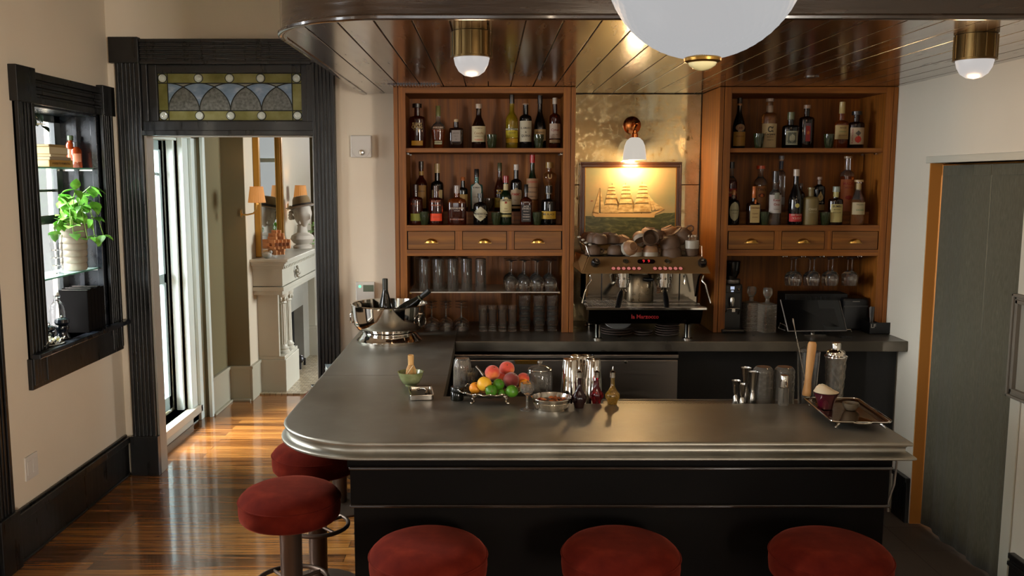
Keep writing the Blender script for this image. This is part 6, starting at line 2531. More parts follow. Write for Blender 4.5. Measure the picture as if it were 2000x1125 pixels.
# white pot of demitasse spoons on a dark cup
x, Y = XatY(1351, 495, 4.88), 4.88
t = thing('spoon_pot', 'cream glazed pot full of small spoons standing on a dark cup', 'pot', (x, Y, TZ + .0395))
MB().lathe([(0, 0), (.034, 0), (.038, .004), (.038, .045), (.036, .047), (.034, .044), (.034, .006), (0, .006)], 32).build('pot_wall', M_CREAMC, t)
t2 = thing('espresso_cup', 'straight dark cup under the cream pot of spoons', 'cup', (x, Y, TZ + .0005))
MB().lathe([(0, 0), (.028, 0), (.032, .006), (.0345, .038), (.032, .0385), (.029, .008), (0, .008)], 32).build('cup_bowl', M_CUP, t2)
random.seed(5)
for i in range(7):
    a = i * .9
    dx, dy = .018 * math.cos(a), .018 * math.sin(a)
    s_ = thing('small_spoon', 'tiny pale spoon standing bowl-up in the cream pot', 'spoon', (x + dx * .6, Y + dy * .6, TZ + .047), 0, 'spoons in the cream pot')
    MB().rod((0, 0, 0), (dx * .5, dy * .5, .055), .0015, 6).sph((dx * .6, dy * .6, .062), .006, 10, sc=(1, .5, 1.5)).build('spoon_body', pbr('pale_spoon', 'a89884', .3, metal=.5), s_)
# pale sugar packets at the rail
t = thing('sugar_box', 'pale cream box of packets behind the pot of spoons', 'box', (XatY(1338, 480, 4.97), 4.97, TZ + .0005))
MB().box(-.03, .03, -.02, .02, 0, .075).build('box_body', pbr('kraft_cream', 'a38660', .6), t, .003)
for i, (px, py) in enumerate(((1131, 463), (1138, 468), (1143, 473), (1150, 476))):
    p = cup_at(px, py, 4.9)
    t = thing('porcelain_knob', ['highest', 'second highest', 'third highest', 'lowest'][i] + ' pale ceramic spoon rest on the machine rail', 'spoon rest', (p[0], 4.90 + i * -.02, p[2]), 0, 'pale spoon rests along the machine rail')
    MB().sph((0, 0, 0), .007, 10, sc=(1.5, 1, .9)).build('rest_body', M_CREAMC, t)
# plates below the machine
pl = None
M_PLATE = pbr('grey_stoneware_plate', '5c5048', .4)
for i in range(5):
    x, Y = XatY(1303, 655, 4.86), 4.86
    lab = '%s small stoneware plate of the stack under the machine beside its leg' % (['bottom', 'second', 'third', 'fourth', 'top'][i])
    if pl is None:
        pl = thing('side_plate', lab, 'plate', (x, Y, H + .0005), 0, 'plates under the espresso machine')
        MB().lathe([(0, 0), (.038, 0), (.060, .006), (.068, .011), (.067, .0125), (.056, .009), (0, .004)], 40).build('plate_disc', M_PLATE, pl)
    else:
        dup(pl, (x, Y, H + .0005 + i * .0132), lab, group='plates under the espresso machine')
for i in range(2):
    dup(pl, (XatY(1256, 658, 4.87), 4.87, H + .0005 + i * .0132), ['lower', 'upper'][i] + ' stoneware saucer of the short pair at the middle under the machine', scale=(.8, .8, 1), group='plates under the espresso machine')
for i in range(3):
    dup(pl, (XatY(1204, 655, 4.90), 4.90, H + .0005 + i * .0135), ['bottom', 'middle', 'top'][i] + ' wide plate of the big stack under the machine', scale=(1.32, 1.32, 1), group='plates under the espresso machine')
t = dup(pl, (XatY(1206, 640, 4.93), 4.95, H + .075), 'pale plate leaning tilted on the wide stack under the machine', scale=(1.25, 1.25, 1), rot=(R(38), 0, 0), group='plates under the espresso machine')
for ch in t.children:
    ch.data = ch.data.copy()
    ch.data.materials[0] = pbr('pale_plate', '8d8983', .3)

# ================================================================== SECOND CABINET, WORKTOP LEVEL
# coffee grinder
gx_, gy_ = XatY(1424, 600, 5.03), 5.03
t = thing('coffee_grinder', 'tall black coffee grinder with a steel collar and a small lit display', 'coffee grinder', (gx_, gy_, H + .0005))


def Gp(px, py, Y=4.97):
    return XatY(px, py, Y) - gx_, ZatY(py, Y) - H


M_GB = pbr('grinder_black', '0c0b0b', .28)
z_a = Gp(0, 555)[1]
MB().box(-.058, .058, -.06, .09, 0, z_a).build('body', M_GB, t, .012)
MB().box(-.065, .065, -.11, .09, 0, .022).build('base', M_GB, t, .008)
hop = MB().lathe([(.030, z_a + .002), (.032, z_a + .02), (.052, z_a + .06), (.056, z_a + .125), (.050, z_a + .128), (0, z_a + .128)], 32, (0, 0)).build('hopper', pbr('smoky_hopper', '1c1614', .08, trans=.5), t)
z0, z1 = Gp(0, 555)[1], Gp(0, 546)[1]
MB().lathe([(0, z0 + .0), (.050, z0 + .0), (.052, z0 + .003), (.052, z1 - .003), (.048, z1), (0, z1)], 40, (-.0, -.02)).build('steel_collar', M_STEEL, t)
z0, z1 = Gp(0, 572)[1], Gp(0, 558)[1]
scr = MB().box(-.04, .045, -.068, -.058, z0, z1).build('control_panel', pbr('dark_panel', '1c1c1c', .3), t, .003)
mb = MB()
mb.box(-.014, .008, -.0695, -.067, z0 + .02, z1 - .004)
mb.box(-.010, .004, -.0695, -.067, z0 + .006, z0 + .014)
mb.build('lit_readout', pbr('white_readout', '101010', .4, emit='b4c0d8', es=1), scr)
MB().lathe([(0, 0), (.008, 0), (.008, .008), (0, .010)], 20, M=Matrix.Translation((.032, -.068, (z0 + z1) / 2)) @ Matrix.Rotation(PI / 2, 4, 'X')).build('dial', M_CHD, scr)
z0 = Gp(0, 590)[1]
MB().lathe([(.012, z0 - .02), (.016, z0 + .018), (.012, z0 + .03), (0, z0 + .03)], 24, (-.005, -.075)).build('chute', M_CHROME2, t)
z0 = Gp(0, 602)[1]
mb = MB()
mb.tube([(-.036, -.062, z0 - .025), (-.036, -.09, z0), (-.02, -.10, z0 + .004), (.02, -.10, z0 + .004), (.036, -.09, z0), (.036, -.062, z0 - .035)], .0028, 8)
mb.box(-.012, .006, -.105, -.098, z0 - .015, z0 + .004)
mb.build('fork_rest', M_CHROME2, t)
# decanters
dec = None
for px, yb, Y, lab in ((1467, 650, 5.04, 'cut-crystal square decanter nearest the coffee grinder'), (1498.5, 656, 4.98, 'cut-crystal square decanter in front, nearest the tablet')):
    x = XatY(px, 600, Y)
    if dec is None:
        dec = thing('crystal_decanter', lab, 'decanter', (x, Y, H + .0005), R(12), 'cut-crystal decanters')
        h = .160
        mb = MB()
        vs, fs = [], []
        n = 48
        lv = 40
        prof = []
        for j in range(lv + 1):
            prof.append((.046 - .001 * (j % 2) * 2, h * j / lv))
        for j, (r_, z_) in enumerate(prof):
            for i in range(n):
                a = 2 * PI * i / n
                ca, sa = math.cos(a), math.sin(a)
                q = (abs(ca) ** 6 + abs(sa) ** 6) ** (-1 / 6)
                f = 1 - .03 * (math.sin(z_ / h * PI * 6) ** 2) * (math.cos(a * 12) ** 2)
                vs.append((r_ * q * f * ca, r_ * q * f * sa, z_))
        for j in range(lv):
            for i in range(n):
                k = (i + 1) % n
                fs.append((j * n + i, j * n + k, (j + 1) * n + k, (j + 1) * n + i))
        fs.append(tuple(range(n))[::-1])
        mb.add(vs, fs, 0, True)
        mb.lathe([(.044, h), (.030, h + .006), (.013, h + .010), (.011, h + .030), (.018, h + .036), (0, h + .036)], 28)
        mb.build('crystal_body', M_CUTGLASS, dec)
        mb = MB()
        mb.lathe([(0, h + .0365), (.012, h + .0365), (.018, h + .045), (.023, h + .055), (.023, h + .085), (.018, h + .092), (0, h + .092)], 28, p=4)
        mb.build('stopper', M_CUTGLASS, dec)
    else:
        dup(dec, (x, Y, H + .0005), lab, rot=(0, 0, R(20)), scale=(.95, .95, 1.0), group='cut-crystal decanters')
# black wine-box / printer shapes behind the tablet
t = thing('black_crate', 'low black ribbed crate behind the tablet screen', 'box', (XatY(1585, 600, 5.14), 5.14, H + .0005))
hz_ = ZatY(574, 5.07) - H
mb = MB().box(-.18, .18, -.07, .07, 0, hz_)
for i in range(13):
    mb.box(-.176 + i * .0285, -.164 + i * .0285, -.073, -.069, .02, hz_ - .015)
mb.build('crate_body', M_BLKMAT, t, .003)
t = thing('receipt_printer', 'black receipt printer beside the pen holder', 'printer', (XatY(1660, 610, 5.10), 5.10, H + .0005))
hz_ = ZatY(583, 5.02) - H
MB().box(-.075, .075, -.08, .08, 0, hz_).build('body', M_BLKPL, t, .012)
MB().box(-.07, .07, -.083, -.079, hz_ - .05, hz_ - .042).build('paper_slot', pbr('slot_grey', '3a3838', .4), t)
MB().box(-.02, .02, -.083, -.08, hz_ - .02, hz_ - .015).build('badge', pbr('badge_grey', '6c6864', .4), t)
# tablet on a stand
c = Vector((XatY(1592, 615, 4.86), 4.86, H + .001))
t = thing('tablet_register', 'dark tablet screen on a tilted white-edged stand', 'tablet', c)
tl = R(-28)
q = [(XatY(a, b, Y_) - c.x, Y_ - 4.86, ZatY(b, Y_) - c.z) for a, b, Y_ in ((1540, 646, 4.80), (1654, 645, 4.80), (1640, 587, 4.93), (1525, 585, 4.93))]
qv = [Vector(v) for v in q]
nrm = (qv[1] - qv[0]).cross(qv[3] - qv[0]).normalized()
if nrm.y > 0:
    nrm = -nrm
cen = sum(qv, Vector()) / 4


def slab(mb, pts, off0, off1, grow=0, m=0):
    P_ = [cen + (p - cen) * (1 + grow) for p in pts]
    v = [p + nrm * off0 for p in P_] + [p + nrm * off1 for p in P_]
    mb.add(v, [(0, 1, 2, 3), (7, 6, 5, 4), (0, 4, 5, 1), (1, 5, 6, 2), (2, 6, 7, 3), (3, 7, 4, 0)], m)


mb = MB()
slab(mb, qv, -.010, -.001, .018)
mb.build('stand_frame', pbr('white_stand', '8c847c', .35), t, .003)
mb = MB()
slab(mb, qv, -.0009, .0005, -.004)
mb.build('screen', pbr('dark_tablet_glass', '050506', .12), t, .001)
mb = MB()
q2 = [qv[0].lerp(qv[1], .62), qv[1].lerp(qv[0], .03), qv[2].lerp(qv[3], .03), qv[3].lerp(qv[2], .62)]
cen2 = cen
mb.add([p + nrm * .0011 for p in q2], [(0, 1, 2, 3)])
mb.build('screen_panel', pbr('screen_grey', '1e2020', .2), t)
mb = MB()
mb.tube([qv[0] + Vector((.0, .03, .02)), qv[0] + Vector((-.03, .05, .035)), qv[0] + Vector((-.035, .06, .005)), qv[0] + Vector((-.01, .02, -.002))], .003, 8)
mb.tube([qv[1] + Vector((.0, .01, .002)), qv[1] + Vector((.02, .0, .004)), qv[1] + Vector((.025, .0, -.008))], .003, 8)
mb.box(-.06, .06, -.02, .07, 0, .006)
mb.rod((0, .03, .004), cen - nrm * .012, .012, 12)
mb.build('stand_arm', M_CHROME2, t)
# caddy with pens and folders
x0, x1, Y = XatY(1690, 640, 4.95), XatY(1741, 640, 4.95), 4.95
t = thing('desk_caddy', 'black counter caddy at the wall end of the back counter', 'caddy', ((x0 + x1) / 2, Y, H + .0005))
hw = (x1 - x0) / 2
hz_ = ZatY(630, 4.90) - H
mb = MB()
mb.box(-hw, hw, -.055, -.05, 0, hz_)
mb.box(-hw, hw, .065, .07, 0, hz_ + .01)
mb.box(-hw, -hw + .005, -.055, .07, 0, hz_)
mb.box(hw - .005, hw, -.055, .07, 0, hz_)
mb.box(-hw, hw, -.055, .07, 0, .005)
mb.box(-hw * .35, -hw * .35 + .005, -.05, .065, .005, hz_)
mb.build('caddy_body', M_BLKPL, t, .002)
vs, fs = text_mesh('LF', .03, True)
MB().add([(x - hw * .72, -.0565, z + hz_ - .02) for x, z in vs], fs).build('printed_mark', pbr('white_print', '9a968e', .5), t, fixn=False)
t = thing('check_folder', 'brown card folder standing in the black counter caddy', 'folder', ((x0 + x1) / 2 + .025, Y + .01, H + .008))
zf = ZatY(601, 4.96) - H - .008
MB().box(-.045, .03, -.004, .004, 0, zf).build('cover', pbr('kraft_brown', '6c5a42', .7), t, .001)
MB().box(.031, .038, -.006, .004, 0, zf - .008).build('spine', pbr('pink_card', 'a08478', .6), t)
random.seed(2)
for i in range(6):
    a = random.uniform(-.3, .3)
    b_ = random.uniform(-.2, .2)
    s_ = thing('pen', ['black','grey','short black','silver-grey','dark','slim grey'][i] + ' pen, number %s from the wall end of the black counter caddy' % ['six','five','four','three','two','one'][i], 'pen', ((x0 + x1) / 2 - hw * .7 + random.uniform(-.012, .012), Y - .02 + random.uniform(-.01, .02), H + .01), 0, 'pens in the counter caddy')
    MB().rod((0, 0, 0), (a * .05, b_ * .05, .14), .0035, 8).build('barrel', pbr('pen_grey%d' % (i % 2), ['3a3632', '6a6662'][i % 2], .3), s_)
# stemware rack with hanging glasses
zr1 = ZLO - .002
rk_ = thing('stemware_rack', 'thin metal stemware rack under the drawers of the second cabinet', 'rack', (XatY(1608, 505, 5.05), 5.05, zr1))
hookx = [XatY(px, 505, 4.99) for px in (1539, 1570, 1606, 1642, 1679)]
for i in range(5):
    xx = XatY((1531, 1567, 1603, 1639, 1676)[i], 505, 5.0) - rk_.location.x
    mb = MB()
    for s_ in (-1, 1):
        mb.tube([(xx + s_ * .011, -.07, -.006), (xx + s_ * .011, .12, -.006)], .002, 6)
        mb.tube([(xx + s_ * .011, -.07, -.006), (xx + s_ * .011, -.07, .0), (xx + s_ * .004, -.07, .0)], .002, 6)
    mb.box(xx - .004, xx + .004, -.07, .12, -.004, .0)
    mb.build('rack_rail', M_CHROME2, rk_)
hg_ = None
for row, (yy, dxp) in enumerate(((5.0, 4), (5.10, -3))):
    for i, px in enumerate((1552, 1588, 1624, 1662)):
        x = XatY(px + dxp * .3 - (6 if row else 0), 540, yy)
        zz = zr1 - .010
        h = zz - ZatY(557, yy)
        lab = '%s hanging wine glass from the coffee grinder side, %s row of the rack' % (ord_[i], 'front' if row == 0 else 'rear')
        if hg_ is None:
            hg_ = thing('hanging_wine_glass', lab, 'wine glass', (x, yy, zz - h), 0, 'wine glasses hanging from the rack')
            wineglass_down(hg_, h, .037, .033)
        else:
            dup(hg_, (x, yy, zz - h), lab, group='wine glasses hanging from the rack')

# ================================================================== THINGS ON THE ZINC BAR
HZ = H + .0006


def S(Y):
    return Y / F * .99      # metres per pixel, about


def top_at(px, py):
    x, y = onZ(px, py, HZ)
    return x, y


# ---- silver punch bowl full of bottles
x, y = top_at(761, 665)
rb = 75 * S(y) * 1.0
zr = ZatY(592, y) - HZ
t = thing('punch_bowl', 'big polished silver punch bowl on a stepped foot, filled with wine bottles', 'bowl', (x, y, HZ))
MB().lathe([(0, .05), (rb * .66, .052), (rb * .84, .068), (rb * .93, .095), (rb * .965, .13), (rb * .985, zr - .02), (rb * .985, zr - .006), (rb * 1.02, zr - .001), (rb * 1.01, zr + .002), (rb * .965, zr), (rb * .95, zr - .02), (rb * .93, .13), (rb * .88, .098), (rb * .78, .076), (rb * .5, .064), (0, .06)], 64).build('bowl_wall', M_CHROME, t)
MB().lathe([(rb * .87, 0), (rb * .87, .010), (rb * .84, .014), (rb * .82, .020), (rb * .78, .026), (rb * .76, .036), (rb * .72, .042), (rb * .70, .052), (rb * .6, .056), (0, .05)], 64).build('foot', M_CHROME, t)
for s_ in (-1, 1):
    mb = MB()
    an = R(180 - 12) if s_ < 0 else R(-28)
    c_, sn = math.cos(an), math.sin(an)
    P_ = lambda rr, tt, z: (rr * c_ - tt * sn, rr * sn + tt * c_, z)
    mb.sph(P_(rb * .99, 0, zr * .78), .012, 12)
    mb.tube([P_(rb * 1.01 + .006 * math.sin(a / 2), .032 * math.sin(a), zr * .78 - .034 + .034 * math.cos(a)) for a in [2 * PI * k / 20 for k in range(20)]], .0042, 8, 0, True)
    mb.build('ring_handle', M_CHROME, t)


def wine_bottle(name_label, loc, rot, cap, lab=None):
    w = thing('wine_bottle', name_label, 'bottle', loc, 0, 'bottles in the silver punch bowl')
    w.rotation_euler = rot
    MB().lathe([(a * .037, b * .30) for a, b in SHAPES['burgundy']], 28).build('glass_body', pbr('wine_black_glass', '0b0c08', .08, spec=.6), w)
    MB().lathe([(.0132, .245), (.0148, .246), (.0148, .300), (.012, .3025), (0, .3025)], 20).build('capsule', pbr('cap_' + cap, cap, .4), w)
    if lab:
        label_patch(w, .037, .04, .12, 1.2, lab)
        MB().lathe([(.0150, .205), (.0170, .205), (.0160, .238), (.0140, .238)], 20).build('neck_label', pbr('neck_' + lab, lab, .5), w)
    return w


zi = HZ + .050
ang = lambda px, py, Y: (XatY(px, py, Y), Y, ZatY(py, Y))
top = Vector(ang(752, 544, y - .03))
wine_bottle('dark wine bottle standing upright in the silver punch bowl', (top.x, top.y, top.z - .3025), (0, 0, 0), '28281e')
a = Vector(ang(839, 567, y - .02))
b_ = Vector(ang(770, 622, y + .02))
d = (a - b_).normalized()
q = Vector((0, 0, 1)).rotation_difference(d)
wine_bottle('dark champagne bottle leaning out over the rim of the silver punch bowl', a - d * .3025, q.to_euler(), '14120e', '4a4a30')
for k, (dx, dy, rx, ry, cap, lab) in enumerate(((-.16, .13, 0, -78, '2a1a10', 'bottle lying low at the doorway side of the punch bowl'), (.10, .33, 0, 80, '6c1018', 'red-capped bottle lying low at the back of the punch bowl'))):
    q2 = (Matrix.Rotation(R(ry), 3, 'Y') @ Matrix.Rotation(R(rx), 3, 'X'))
    dd = q2 @ Vector((0, 0, 1))
    c = Vector((x + dx * .3, y + dy * .3, HZ + .135))
    w = wine_bottle(lab, c - dd * .16, q2.to_euler(), cap)
    w.scale = (.82,) * 3
    w.location = c - dd * .13

# ---- matcha bowl and whisk
x, y = top_at(802.5, 753)
r = 27 * S(y)
h = ZatY(726, y) - HZ
t = thing('matcha_bowl', 'sage green ribbed ceramic bowl holding a bamboo whisk', 'bowl', (x, y, HZ))
vs, fs = [], []
n = 64
prof = [(0, .006), (.30, .006), (.34, 0), (.42, 0), (.44, .007), (.62, .012), (.84, .035), (.95, .06), (1.0, h), (.96, h + .0008), (.92, h), (.88, .05), (.6, .018), (0, .012)]
for j, (a, z_) in enumerate(prof):
    z_ = min(z_, h + .0008) if j < 11 else z_
    for i in range(n):
        th = 2 * PI * i / n
        f = 1 + (.012 * math.cos(th * 32) if 5 <= j <= 7 else 0)
        vs.append((a * r * f * math.cos(th), a * r * f * math.sin(th), z_))
for j in range(len(prof) - 1):
    for i in range(n):
        k = (i + 1) % n
        fs.append((j * n + i, j * n + k, (j + 1) * n + k, (j + 1) * n + i))
MB().add(vs, fs, 0, True).build('bowl_wall', noisy(pbr('sage_celadon_glaze', '7c8258', .2), (1, 1, 1), [(.3, '6c7448'), (.55, '80865c'), (.8, 'a3a67c')], nscale=25), t)
BAM = noisy(pbr('bamboo', 'c99a5c', .5), (60, 60, 6), [(.3, 'b98a4c'), (.7, 'd6aa6c')])
t = thing('bamboo_whisk', 'bamboo tea whisk standing handle-up in the sage green bowl', 'whisk', (x + .001, y, HZ + .015))
zt = ZatY(693, y) - HZ - .015
MB().lathe([(0, zt - .04), (.0115, zt - .04), (.0125, zt - .025), (.0118, zt - .022), (.0128, zt - .018), (.0122, zt - .001), (.0105, zt), (.009, zt - .004), (0, zt - .004)], 24).build('handle', BAM, t)
mb = MB()
for k in range(36):
    a = 2 * PI * k / 36
    for rr in (.024, .010):
        mb.tube([(.010 * math.cos(a), .010 * math.sin(a), zt - .04), (rr * .8 * math.cos(a), rr * .8 * math.sin(a), zt - .06), (rr * math.cos(a), rr * math.sin(a), .0 + .012), (rr * .9 * math.cos(a), rr * .9 * math.sin(a), .004)], .0007, 4)
mb.torus((0, 0, zt - .041), .0115, .0012, 24, 6)
mb.build('tines', BAM, t)
t = thing('bamboo_scoop', 'thin pale bamboo scoop leaning in the sage green bowl beside the whisk', 'scoop', (x, y, HZ))
a, b_ = Vector(ang(806, 715, y - .03)), Vector(ang(791, 737, y - .01))
for v in (a, b_):
    v -= Vector((x, y, HZ))
MB().tube([b_ + Vector((-.003, .01, -.02)), b_, a, a + (a - b_) * .05], .0024, 6).build('stick', pbr('pale_bamboo', 'd0b083', .5), t)

# ---- shallow steel tin
x, y = top_at(822, 773)
t = thing('steel_tin', 'small shallow steel tin with rounded corners lying before the sage bowl', 'tin', (x, y, HZ), R(8))
w, l = .046, .076
out = []
for (cx2, cy2, a0) in ((w - .012, l - .012, 0), (-w + .012, l - .012, 90), (-w + .012, -l + .012, 180), (w - .012, -l + .012, 270)):
    for k in range(7):
        a = R(a0 + 15 * k)
        out.append((cx2 + .012 * math.cos(a), cy2 + .012 * math.sin(a)))
n = len(out)
vs, fs = [], []
for f, z in ((.96, 0), (1, .002), (1.0, .018), (1.05, .020), (1.04, .0215), (.94, .020), (.90, .012), (.88, .010)):
    vs += [(a * f, b * f, z) for a, b in out]
for j in range(7):
    for i in range(n):
        k = (i + 1) % n
        fs.append((j * n + i, j * n + k, (j + 1) * n + k, (j + 1) * n + i))
fs += [tuple(range(n))[::-1], tuple(range(7 * n, 8 * n))]
MB().add(vs, fs, 0, True).build('tin_body', M_CHROME2, t)
MB().prism([(a * .80, b * .80) for a, b in out], .0105, .0115).build('inner_liner', pbr('dark_liner', '2c281e', .4), t)
mb = MB()
mb.tube([(.018, -.03, .0145), (.026, .0, .019), (.02, .035, .020), (.0, .046, .018), (-.012, .04, .015)], .005, 8)
mb.build('handle', M_CHROME2, t)

# ---- black jar
x, y = top_at(893, 781)
t = thing('black_jar', 'small black glass jar at the doorway end of the fruit bowl', 'jar', (x, y, HZ))
r = 13.5 * S(y)
h = ZatY(755, y) - HZ
MB().lathe([(0, 0), (r * .92, 0), (r, .004), (r, h * .58), (r * .9, h * .66), (r * .86, h * .68), (0, h * .68)], 32).build('jar_wall', pbr('black_jar_glass', '0a0d09', .06), t)
MB().lathe([(r * .80, h * .69), (r * .98, h * .70), (r * 1.0, h * .95), (r * .93, h), (0, h)], 32).build('lid', pbr('black_jar_lid', '0c0f0b', .25), t)

# ---- fruit bowl on lion feet
fx, fy = onZ(957, 783, HZ)
rim_z = ZatY(762, fy) - HZ
R0 = 63 * S(fy)
t = thing('fruit_bowl', 'fluted silver footed bowl heaped with peaches, lemons and limes', 'bowl', (fx, fy, HZ))
vs, fs = [], []
n = 96
prof = [(0, .022), (.35, .022), (.62, .028), (.85, rim_z * .72), (1.0, rim_z), (1.03, rim_z + .003), (.99, rim_z + .004), (.82, rim_z * .80), (.6, .036), (0, .030)]
for j, (a, z_) in enumerate(prof):
    for i in range(n):
        th = 2 * PI * i / n
        f = 1 + (.055 if j in (2, 3, 4, 6, 7) else .05 if j == 5 else 0) * math.cos(th * 16)
        z2 = z_ + (.003 * math.cos(th * 16) if j in (4, 5, 6) else 0)
        vs.append((a * R0 * f * math.cos(th), a * R0 * .82 * f * math.sin(th), z2))
for j in range(len(prof) - 1):
    for i in range(n):
        k = (i + 1) % n
        fs.append((j * n + i, j * n + k, (j + 1) * n + k, (j + 1) * n + i))
M_OLDSILVER = noisy(pbr('tarnished_silver', 'a0968a', .15, metal=1), (1, 1, 1), [(.35, '8a7e70'), (.6, 'cabfb0')], nscale=12, rough_rng=(.08, .2))
MB().add(vs, fs, 0, True).build('bowl_wall', M_OLDSILVER, t)
MB().tube([(R0 * 1.02 * (1 + .03 * math.cos(16 * a)) * math.cos(a), R0 * .82 * 1.02 * (1 + .03 * math.cos(16 * a)) * math.sin(a), rim_z + .004 + .003 * math.cos(a * 16)) for a in [2 * PI * q / 128 for q in range(128)]], .0022, 6, 0, True).build('scalloped_rim', M_CHROME, t)
for k in range(4):
    a = PI / 4 + k * PI / 2
    c_, s_ = math.cos(a), math.sin(a)
    mb = MB()
    px_, py_ = R0 * .62 * c_, R0 * .82 * .62 * s_
    mb.tube([(px_, py_, .030), (px_ + .016 * c_, py_ + .016 * s_, .022), (px_ + .010 * c_, py_ + .010 * s_, .012), (px_ + .020 * c_, py_ + .020 * s_, .005)], .004, 8, radii=[.006, .005, .004, .005])
    mb.sph((px_ + .024 * c_, py_ + .024 * s_, .006), .0058, 10)
    mb.sph((px_ + .016 * c_, py_ + .016 * s_, .022), .006, 8)
    mb.build('foot', M_OLDSILVER, t)

M_PEACH = noisy(pbr('peach_skin', 'c8442e', .65, sheen=.4), (1, 1, 1), [(.32, 'b02a20'), (.5, 'c8452c'), (.68, 'dd7a34'), (.85, 'e8a040')], nscale=14, detail=3)
M_PEACHD = noisy(pbr('dark_peach_skin', '7c2a24', .6, sheen=.4), (1, 1, 1), [(.3, '6a1e1c'), (.6, '8c3228'), (.85, 'a8502c')], nscale=14)
M_ORANGE = noisy(pbr('orange_peel', 'd8861e', .45), (1, 1, 1), [(.3, 'd07c18'), (.7, 'de9426')], nscale=30, bump=.3, bdist=.001)
M_LEMON = noisy(pbr('lemon_peel', 'dca326', .42), (1, 1, 1), [(.3, 'd89c20'), (.7, 'e4b034')], nscale=30, bump=.3, bdist=.001)
M_LIME = noisy(pbr('lime_peel', '4e8a1a', .35), (1, 1, 1), [(.3, '335e10'), (.6, '467a1a'), (.85, '6c9226')], nscale=16, bump=.2, bdist=.001)


def fruit(kind, px, py, rp, mat, label, dy=0, cleft=False, cat=None, sc=(1, 1, 1), rot=(0, 0, 0)):
    Y = fy + dy
    p = ang(px, py, Y)
    r = rp * S(Y)
    o = thing(kind, label, cat or kind, p, 0, 'fruit in the silver bowl')
    o.rotation_euler = rot
    vs, fs = [], []
    n, k = 32, 20
    for j in range(k + 1):
        f = PI * j / k
        for i in range(n):
            a = 2 * PI * i / n
            rr = r
            if cleft:
                da = min(abs(a - 4.2), 2 * PI - abs(a - 4.2))
                rr *= 1 - .06 * math.exp(-da ** 2 / .03) * math.sin(f)
                rr *= 1 - .14 * math.exp(-(f) ** 2 / .06)
            if kind in ('lime', 'lemon'):
                rr *= 1 + .10 * math.exp(-(PI - f) ** 2 / .02) + .07 * math.exp(-f ** 2 / .03)
            vs.append((rr * math.sin(f) * math.cos(a) * sc[0], rr * math.sin(f) * math.sin(a) * sc[1], rr * math.cos(f) * sc[2]))
    for j in range(k):
        for i in range(n):
            q = (i + 1) % n
            fs.append((j * n + i, j * n + q, (j + 1) * n + q, (j + 1) * n + i))
    MB().add(vs, fs, 0, True).build('skin', mat, o)
    MB().lathe([(0, .0005), (.0025, .001), (.0022, -.001), (0, -.001)], 12, M=Matrix.Translation((0, 0, r * sc[2] * (.87 if cleft else 1.05 if kind != 'orange' else 1.0)))).build('stem_end', pbr('stem_brown', '5c4424', .7), o)
    return o


fruit('peach', 961.7, 728, 15.2, M_PEACH, 'bright red peach on top of the pile, nearest the cut-glass compote', .01, True, rot=(.4, .3, 0))
fruit('peach', 990, 720.5, 15.4, M_PEACH, 'pinkish red peach at the very top and back of the fruit pile', .06, True, rot=(.7, -.3, .4))
fruit('peach', 998.5, 742.5, 16, M_PEACHD, 'large dark maroon peach in the middle of the pile', -.01, True, rot=(.5, .2, 1))
fruit('peach', 979, 739, 11.5, M_PEACH, 'small red peach wedged behind the dark maroon one', .04, True, rot=(.9, .2, 2))
fruit('peach', 1022, 740, 12.5, M_PEACH, 'orange-red peach at the cherry jar end of the pile', .03, True, rot=(.3, .8, 0))
fruit('orange', 1024.5, 752, 12, M_ORANGE, 'pale orange fruit behind the stemmed sugar glass', .0, rot=(.5, .5, 0))
fruit('lemon', 946, 750, 14.8, M_LEMON, 'big yellow lemon facing the room with its blossom end showing', -.045, rot=(R(100), 0, R(10)), sc=(1, 1, 1.05))
fruit('orange', 928, 758, 12, M_ORANGE, 'orange half hidden behind the big yellow lemon', -.01, rot=(.5, .2, 0))
fruit('lime', 959.5, 763.5, 12.3, M_LIME, 'bright green lime at the bowl rim below the yellow lemon', -.075, rot=(R(80), R(20), 0))
fruit('lime', 973.5, 751, 11.8, M_LIME, 'lime in the middle of the pile against the dark maroon peach', -.045, rot=(R(70), R(-30), R(30)), sc=(1, 1, 1.12))
fruit('lime', 1000, 764, 12.5, M_LIME, 'glossy green lime at the rim beneath the dark maroon peach', -.075, rot=(0, R(80), R(15)), sc=(1, 1, 1.05))
fruit('lime', 979.5, 768, 8.5, M_LIME, 'small dark lime low between the two rim limes', -.065, rot=(R(90), 0, 0))

# ---- tall cut tumbler and compote behind the fruit bowl


def fluted_glass(t, name, prof, nfl, amp, rows, mat, n=64):
    vs, fs = [], []
    for j, (a, z_) in enumerate(prof):
        for i in range(n):
            th = 2 * PI * i / n
            f = 1 + (amp * math.cos(th * nfl) if j in rows else 0)
            vs.append((a * f * math.cos(th), a * f * math.sin(th), z_))
    for j in range(len(prof) - 1):
        for i in range(n):
            k = (i + 1) % n
            fs.append((j * n + i, j * n + k, (j + 1) * n + k, (j + 1) * n + i))
    return MB().add(vs, fs, 0, True).build(name, mat, t)


